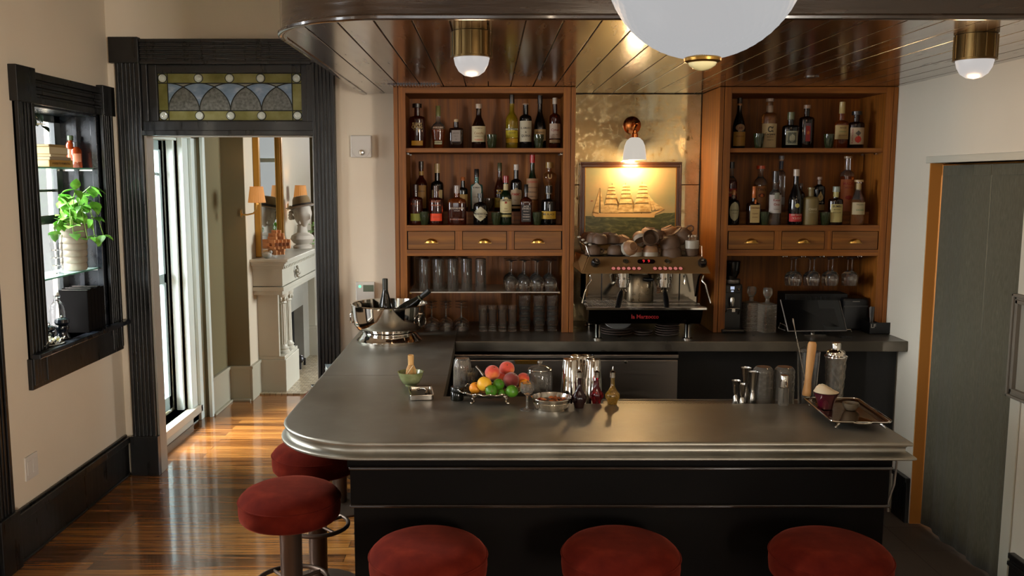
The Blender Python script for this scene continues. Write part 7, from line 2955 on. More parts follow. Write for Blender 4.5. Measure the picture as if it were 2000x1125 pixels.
M_CRY = pbr('crystal_glass', 'd8d0c2', .04, trans=.88, ior=1.5)
x, y = onZ(903, 770, HZ)
y += .02
x = XatY(903, 730, y)
r, h = 18 * S(y), ZatY(699, y) - HZ
t = thing('ribbed_tumbler', 'tall upturned ribbed glass tumbler behind the black jar', 'glass', (x, y, HZ))
fluted_glass(t, 'tumbler_wall', [(r * .98, 0), (r, h * .4), (r * .97, h * .75), (r * .88, h * .93), (r * .7, h), (0.0001, h), (.0001, h - .008), (r * .66, h - .008), (r * .80, h * .88), (r * .88, h * .7), (r * .9, h * .4), (r * .9, 0), (r * .98, 0)], 14, .035, (0, 1, 2, 3, 4), M_CRY)
x, y = onZ(913, 768, HZ)
r = 21 * S(y)
t = thing('glass_compote', 'cut-glass compote of pale green olives behind the fruit bowl', 'compote', (XatY(913, 740, y), y, HZ))
zc0 = ZatY(751, y) - HZ
zc1 = ZatY(722, y) - HZ
fluted_glass(t, 'glass_bowl', [(.0001, 0), (r * .62, 0), (r * .6, .004), (.008, .010), (.006, zc0 * .6), (.012, zc0), (r * .6, zc0 + .006), (r * .92, zc0 + (zc1 - zc0) * .5), (r, zc1), (r * .93, zc1), (r * .84, zc0 + (zc1 - zc0) * .5), (r * .5, zc0 + .012), (.0001, zc0 + .010)], 14, .045, (6, 7, 8), M_CRY)
random.seed(4)
oi = 0
for k in range(14):
    a = k * 2.4
    rr = r * .62 * math.sqrt((k % 7 + .5) / 7)
    zz = zc0 + .024 + (.016 if k > 8 else 0)
    o = thing('green_olive', 'pale yellow-green olive in the cut-glass compote', 'olive', (t.location.x + rr * math.cos(a), t.location.y + rr * math.sin(a), HZ + zz), 0, 'olives in the glass compote')
    MB().sph((0, 0, 0), .0105, 14, sc=(1, 1, 1.15)).build('olive_flesh', pbr('olive_green_yellow', 'a59a44', .3), o)
a, b_ = Vector(ang(930, 716, y - .02)), Vector(ang(944, 733, y - .05))
t = thing('serving_tongs', 'small polished serving tongs resting in the cut-glass compote', 'tongs', a)
MB().tube([(0, 0, 0), (b_ - a) * .5 + Vector((0, 0, .002)), b_ - a], .004, 8, radii=[.005, .004, .0055]).tube([(.004, -.004, -.004), (b_ - a) * .5 + Vector((.006, -.006, -.006)), b_ - a + Vector((.004, -.004, -.008))], .003, 8).build('tongs_arm', M_CHROME2, t)

# ---- stemmed sugar glass
x, y = top_at(1029.5, 800)
r = 14.5 * S(y)
h = ZatY(748, y) - HZ
zb0 = ZatY(770, y) - HZ
t = thing('stemmed_glass', 'small stemmed glass of brown sugar cubes in front of the fruit bowl', 'glass', (x, y, HZ))
fluted_glass(t, 'glass_bowl', [(.0001, 0), (r, 0), (r * 1.0, .0022), (.006, .006), (.0038, .014), (.0045, zb0 - .006), (.010, zb0), (r * .75, zb0 + .006), (r * .98, zb0 + (h - zb0) * .45), (r * .92, h), (r * .86, h), (r * .9, zb0 + (h - zb0) * .45), (r * .6, zb0 + .010), (.0001, zb0 + .008)], 10, .03, (7, 8), M_CRY)
SUG = noisy(pbr('brown_sugar', 'b08a4e', .8), (1, 1, 1), [(.3, 'a07a40'), (.7, 'c49a5c')], nscale=200)
for k, (dx, dy, dz, rz) in enumerate(((-.007, -.004, 0, .3), (.008, -.003, 0, .9), (.0, .009, 0, .1), (-.004, -.001, .0145, .6), (.008, .006, .0145, .2))):
    o = thing('sugar_cube', 'rough brown sugar cube in the small stemmed glass', 'sugar cube', (x + dx, y + dy, HZ + zb0 + .013 + dz), rz, 'sugar cubes in the stemmed glass')
    MB().box(-.0065, .0065, -.0065, .0065, 0, .013).build('cube_body', SUG, o, .0015)

# ---- cherry jar with lid
x, y = onZ(1054, 772, HZ)
r = 25.5 * S(y)
h = ZatY(722, y) - HZ
t = thing('cherry_jar', 'lidded glass jar of dark cherries behind the candied fruit dish', 'jar', (x, y, HZ))
MB().lathe([(0, 0), (r * .9, 0), (r * .98, .006), (r, h * .35), (r * 1.02, h * .8), (r * .95, h * .94), (r * .86, h), (r * .82, h), (r * .90, h * .92), (r * .95, h * .8), (r * .94, h * .3), (r * .9, .008), (0, .008)], 40).build('jar_wall', M_CRY, t)
MB().lathe([(0, .0085), (r * .89, .0085), (r * .93, h * .3), (r * .935, h * .52), (0, h * .54)], 36).build('syrup', pbr('dark_syrup', '0d0606', .1), t)
random.seed(9)
mb = MB()
for k in range(22):
    a = random.random() * 2 * PI
    rr = r * .82 * math.sqrt(random.random())
    mb.sph((rr * math.cos(a), rr * math.sin(a), h * .54 + .003), .0085, 10)
o = mb.build('cherries', pbr('dark_cherry', '1c0a0a', .15), t)
o['kind'] = 'stuff'
hl_ = ZatY(711, y) - HZ
lid = MB().lathe([(r * .88, h + .0005), (r * .92, h + .002), (r * .90, h + .006), (r * .6, h + (hl_ - h) * .6), (.010, hl_ - .003), (0, hl_ - .003)], 36).build('lid', M_CRY, t)
MB().lathe([(.005, hl_ - .003), (.006, hl_ + .001), (.011, hl_ + .007), (.010, hl_ + .012), (.0, hl_ + .014)], 18).build('knob', M_CRY, lid)
MB().torus((0, 0, h + .001), r * .90, .003, 40, 8).build('metal_rim', M_CHROME, t)

# ---- silver dish of candied fruit
x, y = onZ(1077, 797, HZ)
r = 39.5 * S(y)
h = ZatY(776, y) - HZ
t = thing('candied_fruit_dish', 'round pierced silver dish of candied orange peel on the zinc bar', 'dish', (x, y, HZ))
MB().lathe([(0, .006), (r * .78, .006), (r * .80, 0), (r * .84, 0), (r * .86, .008), (r * .93, h * .6), (r, h), (r * 1.01, h + .002), (r * .98, h + .0035), (r * .95, h), (r * .90, h * .6), (r * .82, .011), (0, .010)], 56).build('dish_wall', M_CHROME2, t)
mb = MB()
for i in range(64):
    a = 2 * PI * i / 64
    c_, s_ = math.cos(a), math.sin(a)
    mb.tube([(r * .88 * c_, r * .88 * s_, .010), (r * .945 * c_, r * .945 * s_, h * .64)], .0012, 5)
mb.torus((0, 0, h * .66), r * .945, .0018, 48, 6)
mb.torus((0, 0, h + .001), r * 1.0, .003, 56, 8)
mb.build('pierced_gallery', M_CHROME, t)
random.seed(21)
CND = [pbr('candied_orange', 'b2602a', .3, coat=.5), pbr('candied_amber', 'a87838', .3, coat=.5), pbr('candied_red', '8c2c24', .3, coat=.5)]
for k in range(30):
    a = random.random() * 2 * PI
    rr = r * .78 * math.sqrt(random.random())
    m_ = 2 if (math.cos(a) < -.3 and k % 2) else (0 if k % 3 else 1)
    o = thing('candied_peel', ['orange candied peel slice in the pierced silver dish', 'amber candied fruit piece in the pierced silver dish', 'dark red candied fruit piece in the pierced silver dish'][m_], 'candied fruit', (x + rr * math.cos(a), y + rr * math.sin(a), HZ + .013 + .009 * (k % 3)), random.random() * 6, 'candied fruit in the silver dish')
    w_ = random.uniform(.008, .014)
    mb = MB()
    mb.tube([(w_ * math.cos(b), w_ * math.sin(b), .004 * math.sin(b * 2)) for b in [PI * 1.1 * i / 7 for i in range(8)]], .0042, 8) if k % 2 else mb.sph((0, 0, .002), w_ * .8, 12, sc=(1.2, 1, .6))
    mb.build('fruit_piece', CND[m_], o)

# ---- shaker tins
tin = None
for px, top_, dY, lab in ((1113.5, 701, 0, 'upturned steel shaker tin nearest the cherry jar'), (1127, 702, .07, 'upturned steel shaker tin half behind the nearest one'),
                          (1158, 702, .0, 'upturned steel shaker tin behind the red syrup cruet'), (1147, 702, .07, 'upturned steel shaker tin behind the dark syrup cruet')):
    yy = 3.42 + dY
    zb = H - .03 + .001
    x = XatY(px, 740, yy)
    if tin is None:
        tin = thing('shaker_tin', lab, 'shaker tin', (x, yy, zb), 0, 'upturned steel shaker tins')
        h = ZatY(top_, yy) - zb
        MB().lathe([(.041, 0), (.043, .001), (.0435, .004), (.042, .006), (.036, h * .55), (.030, h * .97), (.027, h), (.010, h), (.009, h - .002), (0, h - .002)], 48).build('tin_wall', M_CHROME, tin)
    else:
        dup(tin, (x, yy, zb), lab, group='upturned steel shaker tins')


# ---- cruets
def cruet(px, base, w, topy, col, label, dark=False):
    x, y = top_at(px, base - 5)
    t = thing('syrup_cruet', label, 'cruet', (x, y, HZ), 0, 'syrup cruets on the zinc bar')
    r = w / 2 * S(y)
    zt = ZatY(topy + 1, y) - HZ
    zc0, zc1 = ZatY(737, y) - HZ, ZatY(726.5, y) - HZ
    g = pbr('cruet_' + col, col, .03, trans=.85 if not dark else .45)
    fluted_glass(t, 'glass_body', [(.0001, 0), (r * .62, 0), (r * .66, .004), (r * .74, .014), (r * .96, zc0 * .22), (r, zc0 * .32), (r * .94, zc0 * .40), (r * .62, zc0 * .52), (r * .34, zc0 * .66), (r * .27, zc0 * .80), (r * .26, zc0), (.0001, zc0)], 10, .05, (3, 4, 5, 6), g)
    cr = r * .40
    MB().lathe([(cr * .9, zc0 - .001), (cr, zc0), (cr, zc1 - .002), (cr * 1.06, zc1), (cr * .5, zc1 + .004), (cr * .30, zc1 + .006), (cr * .34, zc1 + .010), (cr * .2, zc1 + .012), (cr * .14, zt), (0, zt)], 24).build('steel_pourer', M_CHROME, t)


cruet(1131, 801, 29, 719, '25080c', 'cruet of near-black syrup with a steel pourer', True)
cruet(1165, 792, 27, 715, '7a0818', 'cruet of crimson syrup with a steel pourer')
cruet(1196, 794, 28, 715, 'd0a040', 'cruet of golden syrup with a steel pourer')

# ---- jiggers on the drip rail
for px, w, ty, by, dy, lab in ((1437.5, 19, 743, 786, .0, 'short steel jigger at the outer end of the row'), (1450.5, 19, 750, 787, -.02, 'shortest steel jigger in front of the tall pair'),
                               (1456, 22, 718, 780, .045, 'tall steel jigger at the back'), (1469.5, 20, 726, 787, -.01, 'tall steel jigger in front of the first diamond-cut glass')):
    zb = H - .03 + .001
    yy = 3.41 + dy
    x = XatY(px, 760, yy)
    h = ZatY(ty, yy) - zb
    r = w / 2 * S(yy)
    t = thing('jigger', lab, 'jigger', (x, yy, zb), 0, 'steel jiggers on the drip rail')
    MB().lathe([(r * .88, 0), (r * .9, .001), (r * .55, h * .38), (r * .38, h * .45), (r * .42, h * .46), (r * .38, h * .47), (r * .5, h * .54), (r * .95, h - .001), (r * 1.0, h), (r * .94, h), (r * .45, h * .55), (0, h * .52)], 32).build('cup_pair', M_CHROME2, t)
# ---- diamond-cut mixing glasses, upside down
mg = None
for px, lab in ((1490, 'upturned diamond-cut mixing glass next to the jiggers'), (1531.5, 'upturned diamond-cut mixing glass behind the small spray bottle')):
    yy = 3.425
    zb = H - .03 + .001
    x = XatY(px, 750, yy)
    if mg is None:
        mg = thing('mixing_glass', lab, 'mixing glass', (x, yy, zb), 0, 'diamond-cut mixing glasses')
        h = ZatY(716, yy) - zb
        r = 20.3 * S(yy)
        vs, fs = [], []
        n, k = 64, 36
        for j in range(k + 1):
            z_ = h * j / k
            rr = r * (1 if j < k - 5 else math.sqrt(max(0, 1 - ((j - k + 5) / 7) ** 2)))
            for i in range(n):
                a = 2 * PI * i / n
                f = 1
                if .34 * h < z_ < .86 * h:
                    u = a * 9 / PI
                    v = z_ / h * 12
                    f = 1 - .05 * min(abs(math.sin((u + v) * PI / 2)), abs(math.sin((u - v) * PI / 2)))
                vs.append((rr * f * math.cos(a), rr * f * math.sin(a), z_))
        m0 = len(vs)
        for j in range(k, -1, -6):
            z_ = min(h * j / k, h - .012)
            for i in range(n):
                a = 2 * PI * i / n
                vs.append((r * .88 * math.cos(a), r * .88 * math.sin(a), z_))
        for j in range(k):
            for i in range(n):
                q = (i + 1) % n
                fs.append((j * n + i, j * n + q, (j + 1) * n + q, (j + 1) * n + i))
        fs.append(tuple(k * n + i for i in range(n)))
        fs.append(tuple(m0 + i for i in range(n))[::-1])
        rows = (k // 6) + 1
        for j in range(rows - 1):
            for i in range(n):
                q = (i + 1) % n
                fs.append((m0 + j * n + i, m0 + j * n + q, m0 + (j + 1) * n + q, m0 + (j + 1) * n + i))
        for i in range(n):
            q = (i + 1) % n
            fs.append((m0 + (rows - 1) * n + i, m0 + (rows - 1) * n + q, q, i))
        MB().add(vs, fs, 0, True).build('glass_wall', M_CRY, mg)
    else:
        dup(mg, (x, yy, zb), lab, group='diamond-cut mixing glasses')
# ---- spray bottle
x, y = top_at(1529.5, 791)
r = 9.3 * S(y)
t = thing('spray_bottle', 'small clear spray bottle with a tall silver cap', 'bottle', (x, y, HZ))
zc = ZatY(757, y) - HZ
zt = ZatY(733, y) - HZ
MB().lathe([(0, 0), (r * .95, 0), (r, .002), (r, zc), (r * .88, zc), (r * .86, .008), (0, .008)], 28, p=4).build('glass_wall', M_CRY, t)
MB().rod((0, 0, .01), (0, 0, zc), .0015, 6).build('dip_tube', pbr('tube_white', 'c0bcb4', .4), t)
MB().lathe([(r * .8, zc - .002), (r * .86, zc), (r * .86, zt - .002), (r * .8, zt), (0, zt)], 28).build('cap', M_CHROME, t)
# ---- tall mixing glass with bar spoon, muddler
yy = 3.40
zb = H - .03 + .001
x = XatY(1577, 740, yy)
t = thing('tall_mixing_glass', 'tall plain mixing glass holding a twisted bar spoon', 'mixing glass', (x, yy, zb))
h = ZatY(686, yy) - zb
r = 22.5 * S(yy)
MB().lathe([(0, 0), (r * .70, 0), (r * .73, .003), (r, h), (r * .96, h), (r * .68, .012), (0, .010)], 40).build('glass_wall', M_GLASS, t)
a, b_ = Vector(ang(1548, 622, yy - .0)), Vector(ang(1573, 745, yy + .0))
t = thing('bar_spoon', 'long twisted bar spoon leaning out of the tall mixing glass', 'bar spoon', b_)
d = a - b_
mb = MB()
pts = [d * (i / 40) for i in range(41)]
vs = []
mb.tube([d * 0, d * .85], .0018, 6)
for ph in (0, PI):
    mb.tube([p + Vector((math.cos(i * 1.3 + ph), math.sin(i * 1.3 + ph), 0)) * .0014 for i, p in enumerate(pts[:34])], .0012, 5)
mb.tube([d * .85, d * .97, d], .003, 8, radii=[.002, .0038, .0030])
mb.sph((0, 0, -.004), .009, 12, sc=(1, .4, 1.3))
mb.build('spoon_body', M_CHROME2, t)
a, b_ = Vector(ang(1587, 667, 3.33)), Vector(ang(1575, 773, 3.325))
b_.z = max(b_.z, HZ)
t = thing('muddler', 'pale wooden muddler standing against the tall mixing glass', 'muddler', b_)
d = a - b_
qm = Vector((0, 0, 1)).rotation_difference(d.normalized()).to_matrix().to_4x4()
L_ = d.length
k_ = S(3.33)
MB().lathe([(0, 0), (7.8 * k_, .001), (8.6 * k_, .004), (8.4 * k_, L_ * .08), (6.6 * k_, L_ * .25), (6.9 * k_, L_ * .4), (8.0 * k_, L_ * .62), (8.6 * k_, L_ * .85), (8.4 * k_, L_ * .95), (6.5 * k_, L_ * .992), (0, L_)], 28, M=qm).build('muddler_body', noisy(pbr('beech_wood', 'c69155', .45), (30, 30, 4), [(.3, 'b98449'), (.7, 'd3a066')]), t)
# ---- crystal shaker
yy = 3.39
x = XatY(1631, 730, yy)
zb = H - .03 + .001
t = thing('crystal_shaker', 'cut-crystal cocktail shaker with a domed silver cap', 'cocktail shaker', (x, yy, zb))
z1, z2, z3 = ZatY(697, yy) - zb, ZatY(683, yy) - zb, ZatY(669, yy) - zb
r = 21 * S(yy)
vs, fs = [], []
n, k = 64, 40
for j in range(k + 1):
    z_ = z1 * j / k
    rr = r * (.72 + .28 * (j / k) ** .8)
    for i in range(n):
        a = 2 * PI * i / n
        u, v = a * 8 / PI, j / k * 11
        f = 1 - .06 * abs(math.sin((u + (v if (i // 8) % 2 else -v)) * PI / 2))
        if j in (0, k):
            f = 1
        vs.append((rr * f * math.cos(a), rr * f * math.sin(a), z_))
m0 = len(vs)
for zz, fr in ((z1, .86), (z1 * .5, .76), (.012, .60)):
    for i in range(n):
        a = 2 * PI * i / n
        vs.append((r * fr * math.cos(a), r * fr * math.sin(a), zz))
for j in range(k):
    for i in range(n):
        q = (i + 1) % n
        fs.append((j * n + i, j * n + q, (j + 1) * n + q, (j + 1) * n + i))
fs.append(tuple(range(n))[::-1])
for i in range(n):
    q = (i + 1) % n
    fs.append((k * n + i, k * n + q, m0 + q, m0 + i))
    fs.append((m0 + i, m0 + q, m0 + n + q, m0 + n + i))
    fs.append((m0 + n + i, m0 + n + q, m0 + 2 * n + q, m0 + 2 * n + i))
fs.append(tuple(m0 + 2 * n + i for i in range(n)))
MB().add(vs, fs, 0, True).build('crystal_body', M_CRY, t)
cap = MB().lathe([(r * .98, z1), (r * 1.06, z1 + .001), (r * 1.05, z1 + .005), (r * .88, z1 + .008), (r * .84, z1 + .020), (r * .70, z2 - .003), (r * .48, z2), (r * .44, z2 + .002), (0, z2 + .002)], 40).build('strainer_cap', M_CHROME, t)
MB().lathe([(r * .42, z2 + .0025), (r * .45, z2 + .003), (r * .44, z3 - .006), (r * .36, z3), (0, z3 + .001)], 32).build('top_cap', M_CHROME, cap)

# ---- silver tray with a burgundy bowl and a small dish
zt = HZ + .030
P1, P2, P3, P4 = [Vector((*onZ(a, b, zt), 0)) for a, b in ((1565, 775), (1676, 778), (1745, 824), (1629, 824))]
c = (P1 + P2 + P3 + P4) / 4
t = thing('silver_tray', 'rectangular silver tray on small feet at the end of the zinc bar', 'tray', (c.x, c.y, HZ))
# a true rectangle fitted to those corners
u = ((P2 - P1) + (P3 - P4)).normalized()
v = Vector((-u.y, u.x, 0))
hw = ((P2 - P1).length + (P3 - P4).length) / 4
hl = (abs((P1 - P4).dot(v)) + abs((P2 - P3).dot(v))) / 4
t.rotation_euler = (0, 0, math.atan2(u.y, u.x))
print('tray', hw, hl, math.degrees(math.atan2(u.y, u.x)))


def rrect(w, l, r, k=6):
    o = []
    for (cx2, cy2, a0) in ((w - r, l - r, 0), (-w + r, l - r, 90), (-w + r, -l + r, 180), (w - r, -l + r, 270)):
        for q in range(k + 1):
            a = R(a0 + 90 * q / k)
            o.append((cx2 + r * math.cos(a), cy2 + r * math.sin(a)))
    return o


M_TRAY = pbr('rosy_silver', 'b09a86', .12, metal=1)
rings = [(hw, hl, .028, .024), (hw + .002, hl + .002, .028, .028), (hw - .004, hl - .004, .026, .030), (hw - .020, hl - .020, .022, .024), (hw - .026, hl - .026, .020, .018), (hw - .030, hl - .030, .018, .017)]
vs, fs = [], []
for w, l, r_, z in rings:
    vs += [(a, b, z) for a, b in rrect(w, l, r_)]
n = len(rrect(1, 1, .1))
for j in range(len(rings) - 1):
    for i in range(n):
        q = (i + 1) % n
        fs.append((j * n + i, j * n + q, (j + 1) * n + q, (j + 1) * n + i))
fs.append(tuple((len(rings) - 1) * n + i for i in range(n)))
o = MB().add(vs, fs, 0, True).build('tray_plate', M_TRAY, t)
sm = o.modifiers.new('metal', 'SOLIDIFY')
sm.thickness = .0015
mb = MB()
mb.tube([(a, b, .0295) for a, b in rrect(hw + .001, hl + .001, .028)], .0028, 8, 0, True)
mb.build('beaded_rim', M_CHROME, t)
for sx in (-1, 1):
    for sy_ in (-1, 1):
        mb = MB()
        mb.tube([(sx * (hw - .03), sy_ * (hl - .03), .016), (sx * (hw - .022), sy_ * (hl - .022), .008), (sx * (hw - .02), sy_ * (hl - .02), .003)], .005, 8, radii=[.008, .004, .003])
        mb.sph((sx * (hw - .02), sy_ * (hl - .02), .0045), .0045, 8)
        mb.build('foot', M_CHROME, t)
for sy_ in (-1, 1):
    mb = MB()
    mb.tube([(-.030, sy_ * hl, .028), (-.02, sy_ * (hl + .012), .0285), (0, sy_ * (hl + .016), .0285), (.02, sy_ * (hl + .012), .0285), (.030, sy_ * hl, .028)], .0035, 8)
    mb.build('handle', M_CHROME, t)
tz2 = HZ + .018 + .001
x, y = onZ(1612, 797, tz2)
r = 25.5 * S(y)
h = ZatY(766, y) - tz2
t = thing('burgundy_bowl', 'burgundy glass bowl heaped with cream, standing on the silver tray', 'bowl', (x, y, tz2))
MB().lathe([(0, 0), (r * .55, 0), (r * .58, .004), (r * .62, h * .3), (r * .78, h * .65), (r, h), (r * .96, h), (r * .72, h * .62), (r * .5, h * .3), (0, h * .25)], 40).build('bowl_wall', pbr('burgundy_glass', '4a0c1e', .08, coat=1), t)
vs, fs = [], []
n, k = 40, 10
for j in range(k + 1):
    f = j / k
    for i in range(n):
        a = 2 * PI * i / n
        rr = r * .95 * (1 - f)
        xx = rr * math.cos(a)
        z = h + .001 + .034 * (1 - (1 - f) ** 2) * (1 - .55 * (xx / r + .35)) + .0012 * math.sin(rr * 900)
        vs.append((xx - .008 * f, rr * math.sin(a), z))
for j in range(k):
    for i in range(n):
        q = (i + 1) % n
        fs.append((j * n + i, j * n + q, (j + 1) * n + q, (j + 1) * n + i))
MB().add(vs, fs, 0, True).build('cream_mound', pbr('ivory_cream', 'c9b89a', .45, sss=.1), t)
x, y = onZ(1661, 800, tz2)
r = 16 * S(y)
t = thing('small_dish', 'small grey-brown ceramic dish on the silver tray', 'dish', (x, y, tz2))
MB().lathe([(0, 0), (r * .6, 0), (r * .66, .003), (r * .92, .014), (r, .026), (r * .92, .026), (r * .8, .012), (0, .006)], 36).build('dish_wall', pbr('taupe_ceramic', '6a5c48', .5), t)

# ---- books on the far stool
bz = ZSEAT + .001
bk = [('white-edged black book at the bottom of the pile on the far stool', .012, '1a1a1c', .115, .155, .1), ('cream paperback in the pile on the far stool', .03, '8c8a84', .10, .14, -.1),
      ('black book in the pile on the far stool', .03, '161618', .10, .14, .05), ('white book just below the top of the pile on the far stool', .028, 'a0a09c', .10, .14, .0), ('pale grey cloth book on top of the pile on the far stool', .022, '6e7678', .105, .14, -.05)]
for i, (lab, th_, col, w, l, rz) in enumerate(bk):
    t = thing('book', lab, 'book', (-.775 - (.05 if i == 0 else 0), 4.76, bz), rz + .35, 'books on the far stool')
    MB().box(-w + .003, w - .003, -l + .003, l - .003, .002, th_ - .002).build('page_block', pbr('page_white', 'b8b4aa', .8), t)
    mb = MB()
    mb.box(-w, w, -l, l, 0, .002)
    mb.box(-w, w, -l, l, th_ - .002, th_)
    mb.box(w - .003, w, -l, l, 0, th_)
    mb.build('cover', pbr('cover_' + col, col, .5), t)
    bz += th_ + .0005

# ================================================================== NICHE WINDOW SHELVES


def W(px, py, X):
    a, b, c = ray(px, py)
    t_ = X / a
    return X, b * t_, CAMZ + c * t_


GSH = pane_glass('shelf_glass_plate', 'dff0ea', .7)
for z, lab in ((1.895, 'clear glass shelf with a book stack across the black niche window'), (1.318, 'clear glass shelf with the pothos pot across the black niche window')):
    t = thing('glass_shelf', lab, 'shelf', (XL - .115, 4.81, z), 0, 'glass shelves in the niche window')
    MB().box(-.095, .085, -.375, .375, -.008, 0).build('shelf_pane', GSH, t)
    MB().box(.0855, .088, -.375, .375, -.008, 0).build('green_edge', pbr('glass_edge_green', '6fa894', .15, trans=.3), t)
    for yy in (-.373, .366):
        MB().box(-.09, .08, yy, yy + .007, -.016, -.0085).build('shelf_rest', M_CHROME2, t)
Z1, Z2, Z0 = 1.896, 1.319, .9765
XI = XL - .10
# potted dark plant, first on the upper shelf
p = W(76, 300, XI)
t = thing('potted_plant', 'tapered grey pot with a dark trailing plant on the upper glass shelf', 'plant', (XI, 4.55, Z1))
MB().lathe([(0, 0), (.040, 0), (.046, .004), (.060, .155), (.063, .16), (.056, .16), (.050, .14), (0, .13)], 32).build('pot', pbr('grey_cream_pot', '8a8276', .5), t)
random.seed(31)
lv, stm = MB(), MB()
for q in range(11):
    a = q * .57 + .3
    dx, dy = .03 * math.cos(a)+.02, abs(.10 * math.sin(a)) * (1 if q % 3 else -.3)
    pts = [(0, 0, .14), (dx * .5, dy * .5, .22 + .02 * (q % 3)), (dx, dy, .24 + .03 * (q % 4)), (dx * 1.1, dy * 1.5, .16 + .05 * (q % 3))]
    stm.tube(pts, .002, 5)
    for pp in pts[1:]:
        leaf_mb(lv, pp, (random.uniform(-1, 1), random.uniform(-.4, 1), random.uniform(-.6, .3)), .055, .045)
lv.build('leaves', M_LEAFD, t)
stm.build('stem', M_LEAFD, t)
# book stack
z = Z1 + .0005
for i, (h, col, lab, yl, yr, xo) in enumerate(((.036, 'a87f3a', 'ochre book with dark spine lettering, bottom of the stack on the upper glass shelf', 4.62, 5.02, .0), (.016, '8f826a', 'thin grey-tan book second from the bottom on the upper glass shelf', 4.62, 5.0, .0),
                                               (.014, 'a8926c', 'thin cream book under the thick book on the upper glass shelf', 4.64, 4.96, .0), (.038, 'b09048', 'thick gilt-edged book near the top of the upper shelf stack', 4.64, 4.97, .0), (.012, '8c7448', 'thin tan book crowning the upper glass shelf stack', 4.63, 4.93, .0))):
    t = thing('book', lab, 'book', (XL - .11, (yl + yr) / 2, z), R((i * 37 % 5) - 2), 'books stacked in the niche window')
    l = (yr - yl) / 2 * .62
    MB().box(-.070, .066, -l + .003, l - .003, .0015, h - .0015).build('page_block', pbr('page_cream', 'bcae8c', .8), t)
    mb = MB()
    mb.box(-.072, .070, -l, l, 0, .0015)
    mb.box(-.072, .070, -l, l, h - .0015, h)
    if i in (0, 1, 4):
        mb.box(.067, .071, -l, l, 0, h)
    cv_ = mb.build('cover', pbr('cover_' + col, col, .6), t)
    if i == 0:
        vs, fs = text_mesh('A GUIDE TO FERMENTING', .016, True)
        MB().add([(.0716, xx, zz + h / 2) for xx, zz in vs], fs).build('lettering', pbr('ink_3a2c18', '3a2c18', .6), cv_, fixn=False)
    z += h + .0004
# amber bottles
for i, (px, x0, h, r, cap, lab) in enumerate(((154, XL - .13, .155, .026, '3c4a30', 'amber bottle with a gold and green cap beside the upper shelf books'), (179, XL - .10, .118, .030, '1c1c1e', 'amber bottle with a black cap at the far end of the upper glass shelf'))):
    p = W(px, 300, x0)
    t = thing('amber_bottle', lab, 'bottle', (x0, min(p[1], 5.13), Z1 + .0005))
    MB().lathe([(0, 0), (r * .95, 0), (r, .004), (r, h * .84), (r * .8, h * .92), (r * .5, h * .96), (r * .48, h), (0, h)], 28).build('glass_body', glassmat('orange_amber', 'a8441c', .6), t)
    MB().lathe([(r * .55, h), (r * .62, h + .001), (r * .62, h + .026), (r * .5, h + .028), (0, h + .028)], 24).build('cap', pbr('cap_' + cap, cap, .4), t)
    vs, fs = [], []
    lb = label_patch(t, r, h * .28, h * .68, .75, 'b0684c')
    lb.rotation_euler = (0, 0, R(35))
# pothos in a ribbed pot
p = W(156, 480, XL - .09)
t = thing('pothos_plant', 'bright green pothos trailing from a tall ribbed grey pot on the lower glass shelf', 'plant', (XL - .09, 5.02, Z2 + .0005))
hp = .255
prof = [(0, 0), (.058, 0), (.060, .003)]
for k in range(7):
    z0_, z1_ = .006 + k * hp / 7, .006 + (k + 1) * hp / 7
    rr = .062 + .012 * k / 7
    prof += [(rr, z0_ + .004), (rr + .002, (z0_ + z1_) / 2), (rr, z1_ - .004), (rr - .003, z1_)]
prof += [(.074, hp + .008), (.068, hp + .008), (.06, hp - .02), (0, hp - .02)]
MB().lathe(prof, 36).build('pot', noisy(pbr('ribbed_grey_pot', '8a7e6c', .6), (1, 1, 1), [(.3, '7c7060'), (.7, '958a78')], nscale=12), t)
random.seed(17)
lv, stm = MB(), MB()
for q in range(17):
    a = q * 2 * PI / 17 + random.uniform(-.2, .2)
    out = random.uniform(.07, .15)
    up = random.uniform(.03, .14) if q % 3 else random.uniform(.14, .22)
    dn = random.uniform(-.12, .06)
    ca, sa = math.cos(a) * .62 + .18, math.sin(a)
    pts = [(0, 0, hp - .02), (out * .5 * ca, out * .5 * sa, hp + up * .8), (out * ca, out * sa, hp + up), (out * 1.5 * ca, min(out * 1.35 * sa, .14), hp + dn)]
    if q % 3 == 0:
        pts = pts[:3]
    stm.tube(pts, .0022, 6)
    for pp in pts[1:]:
        for _ in range(2):
            d = (random.uniform(-.3, 1), random.uniform(-1, .7), random.uniform(-.9, .4))
            leaf_mb(lv, pp, d, random.uniform(.06, .095), random.uniform(.05, .07))
lv.build('leaves', M_LEAF, t)
stm.build('stem', pbr('stem_green', '7aa040', .5), t)
# glass tumbler stack left of the pothos
tb = None
for i in range(4):
    lab = ['bottom', 'second', 'third', 'top'][i] + ' clear tumbler in the stack beside the pothos pot'
    yy = 4.83
    if tb is None:
        tb = thing('window_tumbler', lab, 'glass', (XL - .10, yy, Z2 + .0005), 0, 'tumblers stacked in the niche window')
        MB().lathe([(0, 0), (.026, 0), (.034, .085), (.032, .085), (.0245, .006), (0, .006)], 28).build('tumbler_wall', M_GLASS, tb)
    else:
        dup(tb, (XL - .10, yy, Z2 + .0005 + i * .042), lab, group='tumblers stacked in the niche window')
